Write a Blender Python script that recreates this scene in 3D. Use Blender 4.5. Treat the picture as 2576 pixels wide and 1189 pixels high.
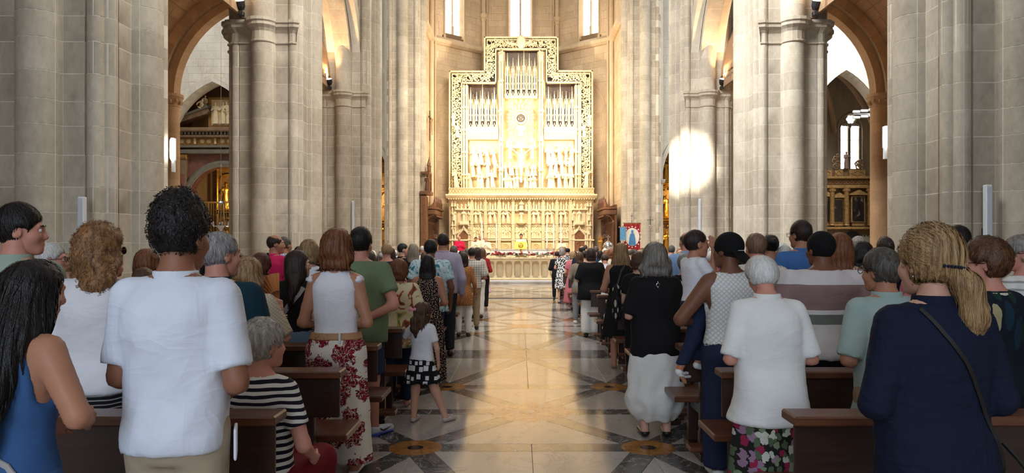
import bpy, math, random
import numpy as np
from mathutils import Vector, Matrix
for _o in list(bpy.data.objects): bpy.data.objects.remove(_o)
sc = bpy.context.scene
COL = sc.collection
RN = random.Random(11)
pi = math.pi

# ------------------------------------------------------------------ camera
EYE = 1.62          # eye height of the photographer
FPX = 1800.0        # focal length in pixels of the 2576 px frame
cam = bpy.data.cameras.new('camera'); cam_o = bpy.data.objects.new('camera', cam); COL.objects.link(cam_o)
cam_o.location = (0, 0, EYE); cam_o.rotation_euler = (pi/2, 0, 0)
cam.sensor_width = 36.0; cam.lens = FPX/2576*36.0
cam.shift_x = -20/2576.0; cam.shift_y = 26.5/2576.0
cam.clip_start = 0.05; cam.clip_end = 300
sc.camera = cam_o
# ------------------------------------------------------------------ light
W = bpy.data.worlds.new('world'); sc.world = W; W.use_nodes = True
W.node_tree.nodes['Background'].inputs[0].default_value = (0.97, 0.98, 1.0, 1)
W.node_tree.nodes['Background'].inputs[1].default_value = 0.36
def area_light(name, loc, target, size, size_y, energy, col):
    l = bpy.data.lights.new(name, 'AREA'); l.shape = 'RECTANGLE'; l.size = size; l.size_y = size_y
    l.energy = energy; l.color = col
    o = bpy.data.objects.new(name, l); COL.objects.link(o); o.location = loc
    o.rotation_euler = (Vector(target)-Vector(loc)).to_track_quat('-Z', 'Y').to_euler()
    return o
def spot_light(name, loc, target, energy, col, ang, blend=0.5, size=0.1):
    l = bpy.data.lights.new(name, 'SPOT'); l.energy = energy; l.color = col
    l.spot_size = math.radians(ang); l.spot_blend = blend; l.shadow_soft_size = size
    o = bpy.data.objects.new(name, l); COL.objects.link(o); o.location = loc
    o.rotation_euler = (Vector(target)-Vector(loc)).to_track_quat('-Z', 'Y').to_euler()
    return o
# daylight of the west door and rose window behind the photographer
area_light('west_door_daylight', (-2.0, -8, 4.8), (0.5, 12, 1.2), 4.0, 6.0, 540, (0.66, 0.81, 1.0))
# unseen area lights added inside the nave, one per side, to brighten the piers
area_light('nave_pier_fill', (4.6, 11, 13.0), (-6.4, 19, 5.5), 12, 3, 800, (1.0, 0.97, 0.92)).data.spread = math.radians(95)
area_light('nave_pier_fill', (-4.6, 12, 13.0), (6.4, 20.5, 5.5), 12, 3, 1700, (0.96, 0.98, 1.0)).data.spread = math.radians(95)
# warm floodlights hung at the crossing, aimed at the altarpiece
spot_light('altar_floodlight', (-4.4, 33.0, 9.5), (0.4, 41.5, 4.6), 2000, (1.0, 0.74, 0.42), 46, 0.7, 0.12)
spot_light('altar_floodlight', (4.6, 33.0, 9.5), (-0.2, 41.5, 4.6), 2000, (1.0, 0.74, 0.42), 46, 0.7, 0.12)
spot_light('altar_floodlight', (-4.2, 36.5, 2.6), (-0.6, 43.5, 12.0), 550, (1.0, 0.76, 0.48), 85, 0.8, 0.12)
spot_light('altar_floodlight', (4.4, 36.5, 2.6), (0.6, 43.5, 12.0), 550, (1.0, 0.76, 0.48), 85, 0.8, 0.12)
spot_light('altar_table_light', (0.1, 31.5, 12.0), (0.1, 37.5, 1.4), 2600, (1.0, 0.80, 0.52), 44, 0.6, 0.15)
# two added area lights without any fixture, put in to wash the apse walls
for _s in (-1, 1):
    area_light('apse_wall_fill', (.1+_s*4.2, 37.6, 8.0), (.1-_s*3.6, 43.5, 9.5), .8, 1.6, 420, (1.0, 0.82, 0.60)).data.spread = math.radians(120)
# one area light added above the frame to brighten the crossing, no lamp modelled
area_light('crossing_fill', (0.2, 30.0, 14.5), (0.2, 33.0, 3.0), 4, 4, 2200, (1.0, 0.89, 0.73))
# a sunbeam that falls from a south window onto the crossing pier
spot_light('sunbeam', (-3.5, 5.0, 13.5), (5.62, 24.2, 4.55), 110000, (1.0, 0.95, 0.84), 5.8, 0.9, 0.05)
# transept windows
area_light('transept_daylight', (18.0, 31, 15.5), (18.0, 38.2, 10.5), 5, 3, 1400, (0.97, 0.98, 1.0))
area_light('transept_daylight', (-17.0, 31, 16), (-16.5, 38.2, 10.5), 5, 3, 380, (1.0, 0.97, 0.92))
vs = sc.view_settings
vs.view_transform = 'Standard'; vs.look = 'None'; vs.gamma = 1.0; vs.use_curve_mapping = False
vs.exposure = 0.13
cy = sc.cycles
cy.max_bounces = 5; cy.diffuse_bounces = 3; cy.glossy_bounces = 3; cy.transmission_bounces = 3; cy.transparent_max_bounces = 6
cy.caustics_reflective = False; cy.caustics_refractive = False
cy.use_adaptive_sampling = True; cy.adaptive_threshold = 0.03
cy.use_denoising = True
cy.sample_clamp_indirect = 4.0

# ------------------------------------------------------------------ helpers
def at(px, py, d):
    """the point that stands at depth d behind the pixel of the photograph"""
    return Vector(((px-1308)*d/FPX, d, EYE-(py-621)*d/FPX))
def tag(o, label=None, cat=None, group=None, kind=None):
    if label: o['label'] = label
    if cat: o['category'] = cat
    if group: o['group'] = group
    if kind: o['kind'] = kind
    return o
def link(name, data, mat=None, parent=None, loc=None, rot=None, scale=None):
    o = bpy.data.objects.new(name, data); COL.objects.link(o)
    if mat is not None and data is not None and not data.materials: data.materials.append(mat)
    if parent is not None: o.parent = parent
    if loc is not None: o.location = loc
    if rot is not None: o.rotation_euler = rot
    if scale is not None: o.scale = scale
    return o
def empty(name, loc=(0, 0, 0), rz=0.0):
    o = bpy.data.objects.new(name, None); COL.objects.link(o); o.location = loc; o.rotation_euler = (0, 0, rz)
    o.empty_display_size = 0.2
    return o
class MB:
    """collects shapes into one mesh"""
    def __init__(s): s.v = []; s.f = []; s.m = []; s.mi = 0
    def add(s, vs, fs):
        n = len(s.v); s.v += [tuple(q) for q in vs]; s.f += [tuple(i+n for i in f) for f in fs]; s.m += [s.mi]*len(fs)
        return s
    def box(s, c, d, rz=0.0, bev=0.0, M=None):
        x, y, z = d[0]/2, d[1]/2, d[2]/2
        if bev <= 0:
            vs = [Vector((a*x, b*y, e*z)) for a in (-1, 1) for b in (-1, 1) for e in (-1, 1)]
            fs = [(0, 1, 3, 2), (4, 6, 7, 5), (0, 4, 5, 1), (2, 3, 7, 6), (0, 2, 6, 4), (1, 5, 7, 3)]
        else:
            b_ = min(bev, x*.9, y*.9, z*.9); vs = []; fs = []
            def vid(i, j, k, ax): return ((i*2+j)*2+k)*3+ax
            for i in (-1, 1):
                for j in (-1, 1):
                    for k in (-1, 1):
                        vs += [Vector((i*x, j*(y-b_), k*(z-b_))), Vector((i*(x-b_), j*y, k*(z-b_))), Vector((i*(x-b_), j*(y-b_), k*z))]
            q = lambda i, j, k, ax: vid((i+1)//2, (j+1)//2, (k+1)//2, ax)
            for sgn in (-1, 1):
                fs.append([q(sgn, -1, -1, 0), q(sgn, 1, -1, 0), q(sgn, 1, 1, 0), q(sgn, -1, 1, 0)][::sgn])
                fs.append([q(-1, sgn, -1, 1), q(-1, sgn, 1, 1), q(1, sgn, 1, 1), q(1, sgn, -1, 1)][::sgn])
                fs.append([q(-1, -1, sgn, 2), q(1, -1, sgn, 2), q(1, 1, sgn, 2), q(-1, 1, sgn, 2)][::sgn])
            for i in (-1, 1):
                for j in (-1, 1):
                    fs.append([q(i, j, -1, 0), q(i, j, -1, 1), q(i, j, 1, 1), q(i, j, 1, 0)][::i*j])
                    fs.append([q(i, -1, j, 0), q(i, 1, j, 0), q(i, 1, j, 2), q(i, -1, j, 2)][::i*j])
                    fs.append([q(-1, i, j, 1), q(-1, i, j, 2), q(1, i, j, 2), q(1, i, j, 1)][::i*j])
                    for k in (-1, 1):
                        fs.append([q(i, j, k, 0), q(i, j, k, 1), q(i, j, k, 2)][::i*j*k])
        c = Vector(c)
        if rz: rm = Matrix.Rotation(rz, 3, 'Z'); vs = [rm @ q_ for q_ in vs]
        if M is not None: vs = [M @ q_ for q_ in vs]
        return s.add([q_+c for q_ in vs], fs)
    def prism(s, poly, y0, y1, axis='y', c=(0, 0, 0)):
        """polygon of (a,b) extruded along an axis: 'y' -> (a,y,b), 'z' -> (a,b,z), 'x' -> (x,a,b)"""
        mk = {'y': lambda a, b, t: (a+c[0], t+c[1], b+c[2]), 'z': lambda a, b, t: (a+c[0], b+c[1], t+c[2]), 'x': lambda a, b, t: (t+c[0], a+c[1], b+c[2])}[axis]
        n = len(poly)
        vs = [mk(a, b, y0) for a, b in poly]+[mk(a, b, y1) for a, b in poly]
        fs = [tuple(range(n)), tuple(range(2*n-1, n-1, -1))]+[(i, i+n, (i+1) % n+n, (i+1) % n) for i in range(n)]
        return s.add(vs, fs)
    def tube(s, pts, rad, n=8, caps=True, flat=1.0):
        pts = [Vector(p) for p in pts]; m = len(pts)
        if not hasattr(rad, '__len__'): rad = [rad]*m
        up = None; vs = []; fs = []
        for i, p in enumerate(pts):
            t = (pts[min(i+1, m-1)]-pts[max(i-1, 0)])
            if t.length < 1e-9: t = Vector((0, 0, 1))
            t.normalize()
            if up is None:
                up = Vector((0, 0, 1)) if abs(t.z) < .9 else Vector((0, 1, 0))
            a = t.cross(up)
            if a.length < 1e-6: a = t.orthogonal()
            a.normalize(); b = a.cross(t).normalized(); up = b
            for k in range(n):
                w = 2*pi*k/n
                vs.append(p+a*math.cos(w)*rad[i]+b*math.sin(w)*rad[i]*flat)
        for i in range(m-1):
            for k in range(n):
                fs.append((i*n+k, (i+1)*n+k, (i+1)*n+(k+1) % n, i*n+(k+1) % n))
        if caps: fs += [tuple(range(n)), tuple(range(m*n-1, (m-1)*n-1, -1))]
        return s.add(vs, fs)
    def lathe(s, prof, n=16, c=(0, 0, 0), axis='z'):
        vs = []; fs = []; m = len(prof)
        for r, z in prof:
            for k in range(n):
                w = 2*pi*k/n; x, y = r*math.cos(w), r*math.sin(w)
                p = (x, y, z) if axis == 'z' else ((x, z, y) if axis == 'y' else (z, x, y))
                vs.append((p[0]+c[0], p[1]+c[1], p[2]+c[2]))
        for i in range(m-1):
            for k in range(n):
                fs.append((i*n+k, i*n+(k+1) % n, (i+1)*n+(k+1) % n, (i+1)*n+k))
        fs += [tuple(range(n-1, -1, -1)), tuple(range((m-1)*n, m*n))]
        return s.add(vs, fs)
    def ball(s, c, r, n=8, m=6):
        r = r if hasattr(r, '__len__') else (r, r, r); vs = [(c[0], c[1], c[2]-r[2])]; fs = []
        for i in range(1, m):
            ph = -pi/2+pi*i/m
            for k in range(n):
                w = 2*pi*k/n
                vs.append((c[0]+r[0]*math.cos(ph)*math.cos(w), c[1]+r[1]*math.cos(ph)*math.sin(w), c[2]+r[2]*math.sin(ph)))
        vs.append((c[0], c[1], c[2]+r[2])); t = len(vs)-1
        for k in range(n):
            fs.append((0, 1+(k+1) % n, 1+k)); fs.append((t, 1+(m-2)*n+k, 1+(m-2)*n+(k+1) % n))
            for i in range(m-2):
                a = 1+i*n+k; b = 1+i*n+(k+1) % n
                fs.append((a, b, b+n, a+n))
        return s.add(vs, fs)
    def torus(s, c, R_, r, n=14, m=6, axis='y', a0=0, a1=2*pi):
        pts = []
        full = abs(a1-a0-2*pi) < 1e-6
        for i in range(n+1):
            w = a0+(a1-a0)*i/n; x, z = R_*math.cos(w), R_*math.sin(w)
            pts.append((c[0]+x, c[1], c[2]+z) if axis == 'y' else ((c[0]+x, c[1]+z, c[2]) if axis == 'z' else (c[0], c[1]+x, c[2]+z)))
        return s.tube(pts, r, m, caps=not full)
    def mesh(s, name, smooth=None):
        me = bpy.data.meshes.new(name); me.from_pydata([tuple(q) for q in s.v], [], s.f)
        if any(s.m): me.polygons.foreach_set('material_index', s.m)
        if smooth is not None:
            me.polygons.foreach_set('use_smooth', [True]*len(me.polygons))
            if smooth < 180: me.set_sharp_from_angle(angle=math.radians(smooth))
        me.update()
        return me
    def build(s, name, mat, parent=None, loc=None, rot=None, smooth=None):
        me = s.mesh(name, smooth)
        for q in (mat if isinstance(mat, (list, tuple)) else [mat]): me.materials.append(q)
        return link(name, me, None, parent, loc, rot)
def srgb(r, g, b):
    f = lambda c: (c/255/12.92) if c <= 10.3 else ((c/255+.055)/1.055)**2.4
    return (f(r), f(g), f(b), 1.0)

# ------------------------------------------------------------------ materials
class NT:
    def __init__(s, name):
        s.m = bpy.data.materials.new(name); s.m.use_nodes = True; s.t = s.m.node_tree; s.n = s.t.nodes
        s.b = s.n['Principled BSDF']
    def node(s, typ, **kw):
        q = s.n.new(typ)
        for k, v in kw.items():
            if k.startswith('i_'):
                key = k[2:]; q.inputs[int(key) if key.isdigit() else key.replace('_', ' ')].default_value = v
            else: setattr(q, k, v)
        return q
    def l(s, a, b):
        s.t.links.new(a, b)
    def coord(s, which='Object', scale=(1, 1, 1), rot=(0, 0, 0), loc=(0, 0, 0)):
        c = s.node('ShaderNodeTexCoord'); m = s.node('ShaderNodeMapping')
        m.inputs['Scale'].default_value = scale; m.inputs['Rotation'].default_value = rot; m.inputs['Location'].default_value = loc
        s.l(c.outputs[which], m.inputs[0]); return m.outputs[0]
    def noise(s, vec, scale, detail=3, rough=.55, dist=0.0):
        q = s.node('ShaderNodeTexNoise'); q.inputs['Scale'].default_value = scale; q.inputs['Detail'].default_value = detail
        q.inputs['Roughness'].default_value = rough; q.inputs['Distortion'].default_value = dist
        if vec is not None: s.l(vec, q.inputs['Vector'])
        return q
    def ramp(s, fac, stops, interp='LINEAR'):
        q = s.node('ShaderNodeValToRGB'); q.color_ramp.interpolation = interp
        e = q.color_ramp.elements
        while len(e) < len(stops): e.new(0.5)
        for el, (p, c) in zip(e, stops): el.position = p; el.color = c if len(c) == 4 else (*c, 1)
        s.l(fac, q.inputs[0]); return q.outputs[0]
    def math(s, op, a, b=None, clamp=False):
        q = s.node('ShaderNodeMath', operation=op, use_clamp=clamp)
        for i, v in enumerate((a, b)):
            if v is None: continue
            if isinstance(v, (int, float)): q.inputs[i].default_value = v
            else: s.l(v, q.inputs[i])
        return q.outputs[0]
    def mix(s, fac, a, b, mode='MIX'):
        q = s.node('ShaderNodeMix', data_type='RGBA', blend_type=mode)
        for i, v in ((0, fac), (6, a), (7, b)):
            if isinstance(v, (int, float)): q.inputs[i].default_value = v
            elif isinstance(v, tuple): q.inputs[i].default_value = v
            else: s.l(v, q.inputs[i])
        return q.outputs[2]
    def xz(s, sx=1.0, sz=1.0, rot=0.0, which='Object'):
        """flat coordinates (x, z) of the piece of cloth"""
        c = s.node('ShaderNodeTexCoord'); sp = s.node('ShaderNodeSeparateXYZ'); cb = s.node('ShaderNodeCombineXYZ')
        s.l(c.outputs[which], sp.inputs[0]); s.l(sp.outputs[0], cb.inputs[0]); s.l(sp.outputs[2], cb.inputs[1])
        m = s.node('ShaderNodeMapping'); m.inputs['Scale'].default_value = (sx, sz, 1); m.inputs['Rotation'].default_value = (0, 0, rot)
        s.l(cb.outputs[0], m.inputs[0]); return m.outputs[0]
    def col(s, c):
        if isinstance(c, tuple): s.b.inputs['Base Color'].default_value = c
        else: s.l(c, s.b.inputs['Base Color'])
    def bump(s, h, strength=.3, dist=.01):
        q = s.node('ShaderNodeBump'); q.inputs['Strength'].default_value = strength; q.inputs['Distance'].default_value = dist
        s.l(h, q.inputs['Height']); s.l(q.outputs[0], s.b.inputs['Normal'])
    def set(s, **kw):
        for k, v in kw.items(): s.b.inputs[k.replace('_', ' ')].default_value = v
        return s
def c3(r, g, b): return srgb(r, g, b)
def mul(c, k): return (min(c[0]*k, 1), min(c[1]*k, 1), min(c[2]*k, 1), 1)
def m_plain(name, c, rough=.6, metal=0.0, var=.12, scale=6.0, bump=0.0, spec=.5, coat=0.0):
    t = NT(name); v = t.noise(t.coord(), scale, 4)
    t.col(t.ramp(v.outputs[0], [(.3, mul(c, 1-var)), (.7, mul(c, 1+var))]))
    t.set(Roughness=rough, Metallic=metal, Specular_IOR_Level=spec, Coat_Weight=coat)
    if bump: t.bump(v.outputs[0], bump, .01)
    return t.m
def m_stone(name, c, c2, var=.10, soot=.25, warm=None, world=True):
    """dressed limestone: cloudy tone, streaks, fine pitting; every block a slightly different tone"""
    t = NT(name); g = t.coord('Object')
    geo = t.node('ShaderNodeNewGeometry'); oi = t.node('ShaderNodeObjectInfo')
    mp = t.node('ShaderNodeMapping'); mp.inputs['Scale'].default_value = (1, 1, .55); t.l(geo.outputs['Position'], mp.inputs[0])
    n1 = t.noise(mp.outputs[0], 1.1, 5, .6, .4); n2 = t.noise(mp.outputs[0], 14, 4, .65); n3 = t.noise(geo.outputs['Position'], 70, 2)
    base = t.ramp(n1.outputs[0], [(.32, c2), (.62, c)])
    base = t.mix(t.math('MULTIPLY', oi.outputs['Random'], .55), base, mul(c2, .92))
    k = t.ramp(n2.outputs[0], [(.25, (1-var, 1-var, 1-var, 1)), (.75, (1+var, 1+var, 1+var, 1))])
    base = t.mix(1.0, base, k, 'MULTIPLY')
    st = t.ramp(t.noise(mp.outputs[0], 2.3, 6, .7, 1.2).outputs[0], [(.60, (1, 1, 1, 1)), (.78, (1-soot, 1-soot, 1-soot, 1))])
    base = t.mix(1.0, base, st, 'MULTIPLY')
    t.col(base); t.set(Roughness=.88, Specular_IOR_Level=.25)
    h = t.math('ADD', t.math('MULTIPLY', n2.outputs[0], .7), t.math('MULTIPLY', n3.outputs[0], .3))
    t.bump(h, .28, .012)
    return t.m
def m_marble(name, c, vein, rough=.16, vs=2.2, vw=.05):
    t = NT(name); geo = t.node('ShaderNodeNewGeometry'); oi = t.node('ShaderNodeObjectInfo')
    ad = t.node('ShaderNodeVectorMath', operation='ADD'); sc_ = t.node('ShaderNodeVectorMath', operation='SCALE'); sc_.inputs['Scale'].default_value = 37
    cb = t.node('ShaderNodeCombineXYZ')
    for i in range(3): t.l(oi.outputs['Random'], cb.inputs[i])
    t.l(cb.outputs[0], sc_.inputs[0]); t.l(geo.outputs['Position'], ad.inputs[0]); t.l(sc_.outputs[0], ad.inputs[1])
    p = ad.outputs[0]
    n1 = t.noise(p, vs, 6, .6, 1.6); v = t.math('ABSOLUTE', t.math('SUBTRACT', n1.outputs[0], .5))
    f = t.ramp(v, [(0.0, (1, 1, 1, 1)), (vw, (0, 0, 0, 1))])
    cl = t.ramp(t.noise(p, 1.2, 3).outputs[0], [(.3, mul(c, .88)), (.7, mul(c, 1.08))])
    cl = t.mix(t.math('MULTIPLY', oi.outputs['Random'], .22), cl, mul(c, .75))
    b = t.mix(f, cl, vein); t.col(b)
    t.set(Roughness=rough, Specular_IOR_Level=.8)
    r = t.ramp(t.noise(geo.outputs['Position'], 3.5, 4).outputs[0], [(.3, (rough*.8,)*3), (.7, (rough*1.5,)*3)]); t.l(r, t.b.inputs['Roughness'])
    return t.m
def m_wood(name, c, c2, rough=.38, axis=(1.2, 14, 14)):
    t = NT(name); p = t.coord('Object', axis); oi = t.node('ShaderNodeObjectInfo')
    n = t.noise(p, 2.0, 5, .6, .6); w = t.noise(p, 9, 3)
    b = t.ramp(n.outputs[0], [(.28, c2), (.72, c)])
    b = t.mix(t.math('MULTIPLY', oi.outputs['Random'], .35), b, mul(c2, .8))
    t.col(b); t.set(Roughness=rough, Specular_IOR_Level=.5, Coat_Weight=.15, Coat_Roughness=.25); t.bump(w.outputs[0], .08, .004)
    return t.m
def m_emit(name, c, e):
    t = NT(name); t.set(Emission_Color=c, Emission_Strength=e, Base_Color=c); return t.m
S_L = m_stone('limestone', c3(205, 194, 175), c3(166, 154, 135), .13, .32)
S_W = m_stone('warm_limestone', c3(236, 212, 178), c3(210, 184, 148), soot=.15)
S_T = m_stone('pale_limestone', c3(214, 210, 200), c3(190, 184, 172), soot=.12)
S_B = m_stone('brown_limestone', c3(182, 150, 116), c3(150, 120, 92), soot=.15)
M_MORT = m_plain('mortar', c3(214, 205, 188), .95, var=.08)
M_MORTW = m_plain('warm_mortar', c3(150, 126, 98), .95, var=.08)
M_WM = m_marble('white_marble', c3(186, 177, 167), c3(160, 151, 143), .11, 1.4, .016)
M_GM = m_marble('grey_marble', c3(88, 84, 80), c3(170, 165, 158), .13, 3.2, .016)
M_OM = m_marble('ochre_marble', c3(176, 122, 62), c3(140, 92, 44), .14, 4, .06)
M_BM = m_plain('black_marble', c3(38, 34, 32), .15)
M_PM = m_marble('rose_marble', c3(190, 150, 122), c3(160, 120, 96), .14, 4, .05)
M_ALA = m_plain('alabaster', c3(232, 214, 176), .55, var=.10, scale=3, bump=.1)
M_ALAD = m_plain('aged_alabaster', c3(214, 186, 140), .6, var=.12, scale=3)
M_GOLD = m_plain('gilding', c3(212, 158, 62), .30, .85, var=.25, scale=9, bump=.3)
M_GOLDD = m_plain('dull_gilding', c3(150, 112, 58), .45, .5, var=.3, scale=8, bump=.3)
M_BENCH = m_wood('bench_wood', c3(122, 72, 44), c3(76, 42, 27), .36)
M_BENCHD = m_wood('dark_bench_wood', c3(66, 39, 28), c3(42, 25, 19), .36, (1.2, 14, 14))
M_STALL = m_wood('choir_wood', c3(124, 80, 48), c3(84, 52, 30), .5, (6, 6, 2))
M_DARKW = m_wood('dark_wood', c3(84, 60, 42), c3(52, 36, 26), .5, (6, 6, 2))
M_BLACK = m_plain('black_metal', c3(30, 30, 32), .5)
M_WHITE = m_plain('white_plastic', c3(226, 228, 232), .4, var=.02)
M_SILVER = m_plain('silver', c3(205, 205, 205), .22, 1.0, var=.05)
M_BRASS = m_plain('brass', c3(200, 160, 80), .25, 1.0, var=.08)
M_TUBE = m_emit('lamp_tube', (1, .98, .94, 1), 14)
M_BULB = m_emit('lamp_face', (1, .86, .62, 1), 30)
M_PANE = m_emit('window_daylight', (.92, .96, 1.0, 1), 5.0)
M_LEAD = m_plain('lead', c3(90, 90, 92), .6)
# ================================================================== smooth solids from distance fields
def V3(*a): return np.array(a, dtype=np.float32)
def cap(p, a, b, ra, rb=None):
    rb = ra if rb is None else rb
    a = np.asarray(a, np.float32); ba = np.asarray(b, np.float32)-a; L = float(ba@ba)+1e-9
    t = np.clip(((p-a)@ba)/L, 0, 1); d = p-a-t[:, None]*ba
    return np.sqrt((d*d).sum(1))-(ra+(rb-ra)*t)
def ell(p, c, r):
    r = np.asarray(r, np.float32); q = (p-np.asarray(c, np.float32))/r
    k0 = np.sqrt((q*q).sum(1)); k1 = np.sqrt(((q/r)**2).sum(1))+1e-9
    return k0*(k0-1)/k1
def rbox(p, c, h, r, rz=0.0):
    q = p-np.asarray(c, np.float32)
    if rz: ca, sa = math.cos(rz), math.sin(rz); q = np.stack([q[:, 0]*ca+q[:, 1]*sa, -q[:, 0]*sa+q[:, 1]*ca, q[:, 2]], 1)
    q = np.abs(q)-(np.asarray(h, np.float32)-r); o = np.maximum(q, 0)
    return np.sqrt((o*o).sum(1))+np.minimum(q.max(1), 0)-r
def smin(a, b, k):
    h = np.maximum(k-np.abs(a-b), 0)/k
    return np.minimum(a, b)-h*h*k*.25
def smax(a, b, k): return -smin(-a, -b, k)
def un(ds, k):
    d = ds[0]
    for e in ds[1:]: d = smin(d, e, k)
    return d
def spline_tab(tab, n=64):
    """rows (z, cx, cy, a, b) -> dense smooth table"""
    tab = np.array(sorted(tab), float); z = tab[:, 0]; zz = np.linspace(z[0], z[-1], n); out = [zz]
    for c in range(1, tab.shape[1]):
        y = tab[:, c]; m = np.gradient(y, z) if len(z) > 2 else np.full(len(z), (y[-1]-y[0])/(z[-1]-z[0]))
        i = np.clip(np.searchsorted(z, zz)-1, 0, len(z)-2); h = z[i+1]-z[i]; t = (zz-z[i])/h
        out.append((2*t**3-3*t**2+1)*y[i]+(t**3-2*t**2+t)*h*m[i]+(-2*t**3+3*t**2)*y[i+1]+(t**3-t**2)*h*m[i+1])
    return np.array(out)
def loft(p, T, n=2.3):
    z = p[:, 2]; f = [np.interp(z, T[0], T[i]) for i in range(1, 5)]
    x = np.abs(p[:, 0]-f[0])/np.maximum(f[2], .005); y = np.abs(p[:, 1]-f[1])/np.maximum(f[3], .005)
    k = (x**n+y**n)**(1/n); d = (k-1)*np.minimum(f[2], f[3])
    return np.maximum(d, np.maximum(T[0][0]-z, z-T[0][-1]))
_nr = np.random.RandomState(5)
_ND = _nr.randn(40, 3); _NP = _nr.rand(40)*6.28
def wob(p, f, k=0, sc=(1, 1, 1), n=5):
    """cheap smooth noise in -1..1"""
    q = p*np.asarray(sc, np.float32); s = 0
    for i in range(n):
        j = (k*5+i) % 40; s = s+np.sin(f*(1+.35*i)*(q@_ND[j].astype(np.float32))+_NP[j]+k)
    return s/n
def sdf_mesh(fn, lo, hi, h):
    """naive surface nets; blocks far from the surface are skipped. Returns (verts, quads)"""
    lo = np.asarray(lo, float)-2*h; hi = np.asarray(hi, float)+2*h; B = 4
    nb = np.maximum(np.ceil((hi-lo)/(h*B)).astype(int), 1); n = nb*B+1
    cb = [lo[i]+(np.arange(nb[i])+.5)*h*B for i in range(3)]
    G = np.stack(np.meshgrid(*cb, indexing='ij'), -1).reshape(-1, 3).astype(np.float32)
    dc = fn(G).reshape(nb); near = np.abs(dc) < h*B*1.45
    vals = np.empty(n, np.float32)
    big = np.repeat(np.repeat(np.repeat(np.where(dc < 0, -1., 1.), B, 0), B, 1), B, 2)
    vals[:-1, :-1, :-1] = big; vals[-1] = vals[-2]; vals[:, -1] = vals[:, -2]; vals[:, :, -1] = vals[:, :, -2]
    m = np.zeros(n, bool); nm = np.repeat(np.repeat(np.repeat(near, B, 0), B, 1), B, 2)
    m[:-1, :-1, :-1] |= nm
    for a in range(3):
        s1 = [slice(None)]*3; s0 = [slice(None)]*3; s1[a] = slice(1, None); s0[a] = slice(None, -1); c = m.copy(); m[tuple(s1)] |= c[tuple(s0)]
    I = np.argwhere(m); vals[m] = fn((lo+I*h).astype(np.float32))
    vals = np.where(vals == 0, 1e-6, vals); S = vals < 0
    C = [S[i:n[0]-1+i, j:n[1]-1+j, k:n[2]-1+k] for i in (0, 1) for j in (0, 1) for k in (0, 1)]
    cnt = sum(c.astype(np.int8) for c in C); act = (cnt > 0) & (cnt < 8)
    A = np.argwhere(act)
    if len(A) == 0: return np.zeros((0, 3)), np.zeros((0, 4), int)
    idx = np.full(act.shape, -1, np.int64); idx[act] = np.arange(len(A))
    cor = [(i, j, k) for i in (0, 1) for j in (0, 1) for k in (0, 1)]
    cv = np.stack([vals[A[:, 0]+i, A[:, 1]+j, A[:, 2]+k] for i, j, k in cor], 1)
    acc = np.zeros((len(A), 3)); w = np.zeros(len(A))
    for e in range(8):
        for f in range(e+1, 8):
            if sum(abs(cor[e][q]-cor[f][q]) for q in range(3)) != 1: continue
            a, b = cv[:, e], cv[:, f]; x = (a < 0) != (b < 0); t = np.where(x, a/np.where(x, a-b, 1), 0)
            P = np.array(cor[e])+t[:, None]*(np.array(cor[f])-np.array(cor[e])); acc += np.where(x[:, None], P, 0); w += x
    V = lo+(A+acc/w[:, None])*h; F = []
    for a in range(3):
        b, c = (a+1) % 3, (a+2) % 3
        s0 = [slice(None)]*3; s1 = [slice(None)]*3; s0[a] = slice(None, -1); s1[a] = slice(1, None)
        X = np.argwhere(S[tuple(s0)] != S[tuple(s1)])
        X = X[(X[:, b] > 0) & (X[:, c] > 0) & (X[:, b] < n[b]-1) & (X[:, c] < n[c]-1)]
        if len(X) == 0: continue
        def g(db, dc_):
            Y = X.copy(); Y[:, b] -= db; Y[:, c] -= dc_; return idx[Y[:, 0], Y[:, 1], Y[:, 2]]
        q = np.stack([g(1, 1), g(0, 1), g(0, 0), g(1, 0)], 1); fl_ = ~S[X[:, 0], X[:, 1], X[:, 2]]
        q[fl_] = q[fl_][:, ::-1]; F.append(q)
    F = np.concatenate(F); F = F[(F >= 0).all(1)]
    return V, F
def np_mesh(name, V, F, smooth=True):
    me = bpy.data.meshes.new(name); V = np.asarray(V, np.float32); F = np.asarray(F, np.int32)
    me.vertices.add(len(V)); me.vertices.foreach_set('co', V.ravel())
    me.loops.add(F.size); me.loops.foreach_set('vertex_index', F.ravel())
    me.polygons.add(len(F)); me.polygons.foreach_set('loop_start', np.arange(0, F.size, F.shape[1], dtype=np.int32))
    try: me.polygons.foreach_set('loop_total', np.full(len(F), F.shape[1], np.int32))
    except Exception: pass
    me.update(calc_edges=True)
    if smooth: me.polygons.foreach_set('use_smooth', [True]*len(F))
    return me
def sdf_obj(name, fn, lo, hi, h, mat, parent=None, scale=1.0, extra=None):
    V, F = sdf_mesh(fn, lo, hi, h)
    for q in (extra or []):
        V2, F2 = sdf_mesh(*q); F = np.concatenate([F, F2+len(V)]); V = np.concatenate([V, V2])
    me = np_mesh(name, V*scale, F)
    for q in (mat if isinstance(mat, (list, tuple)) else [mat]): me.materials.append(q)
    return link(name, me, None, parent)
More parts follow.
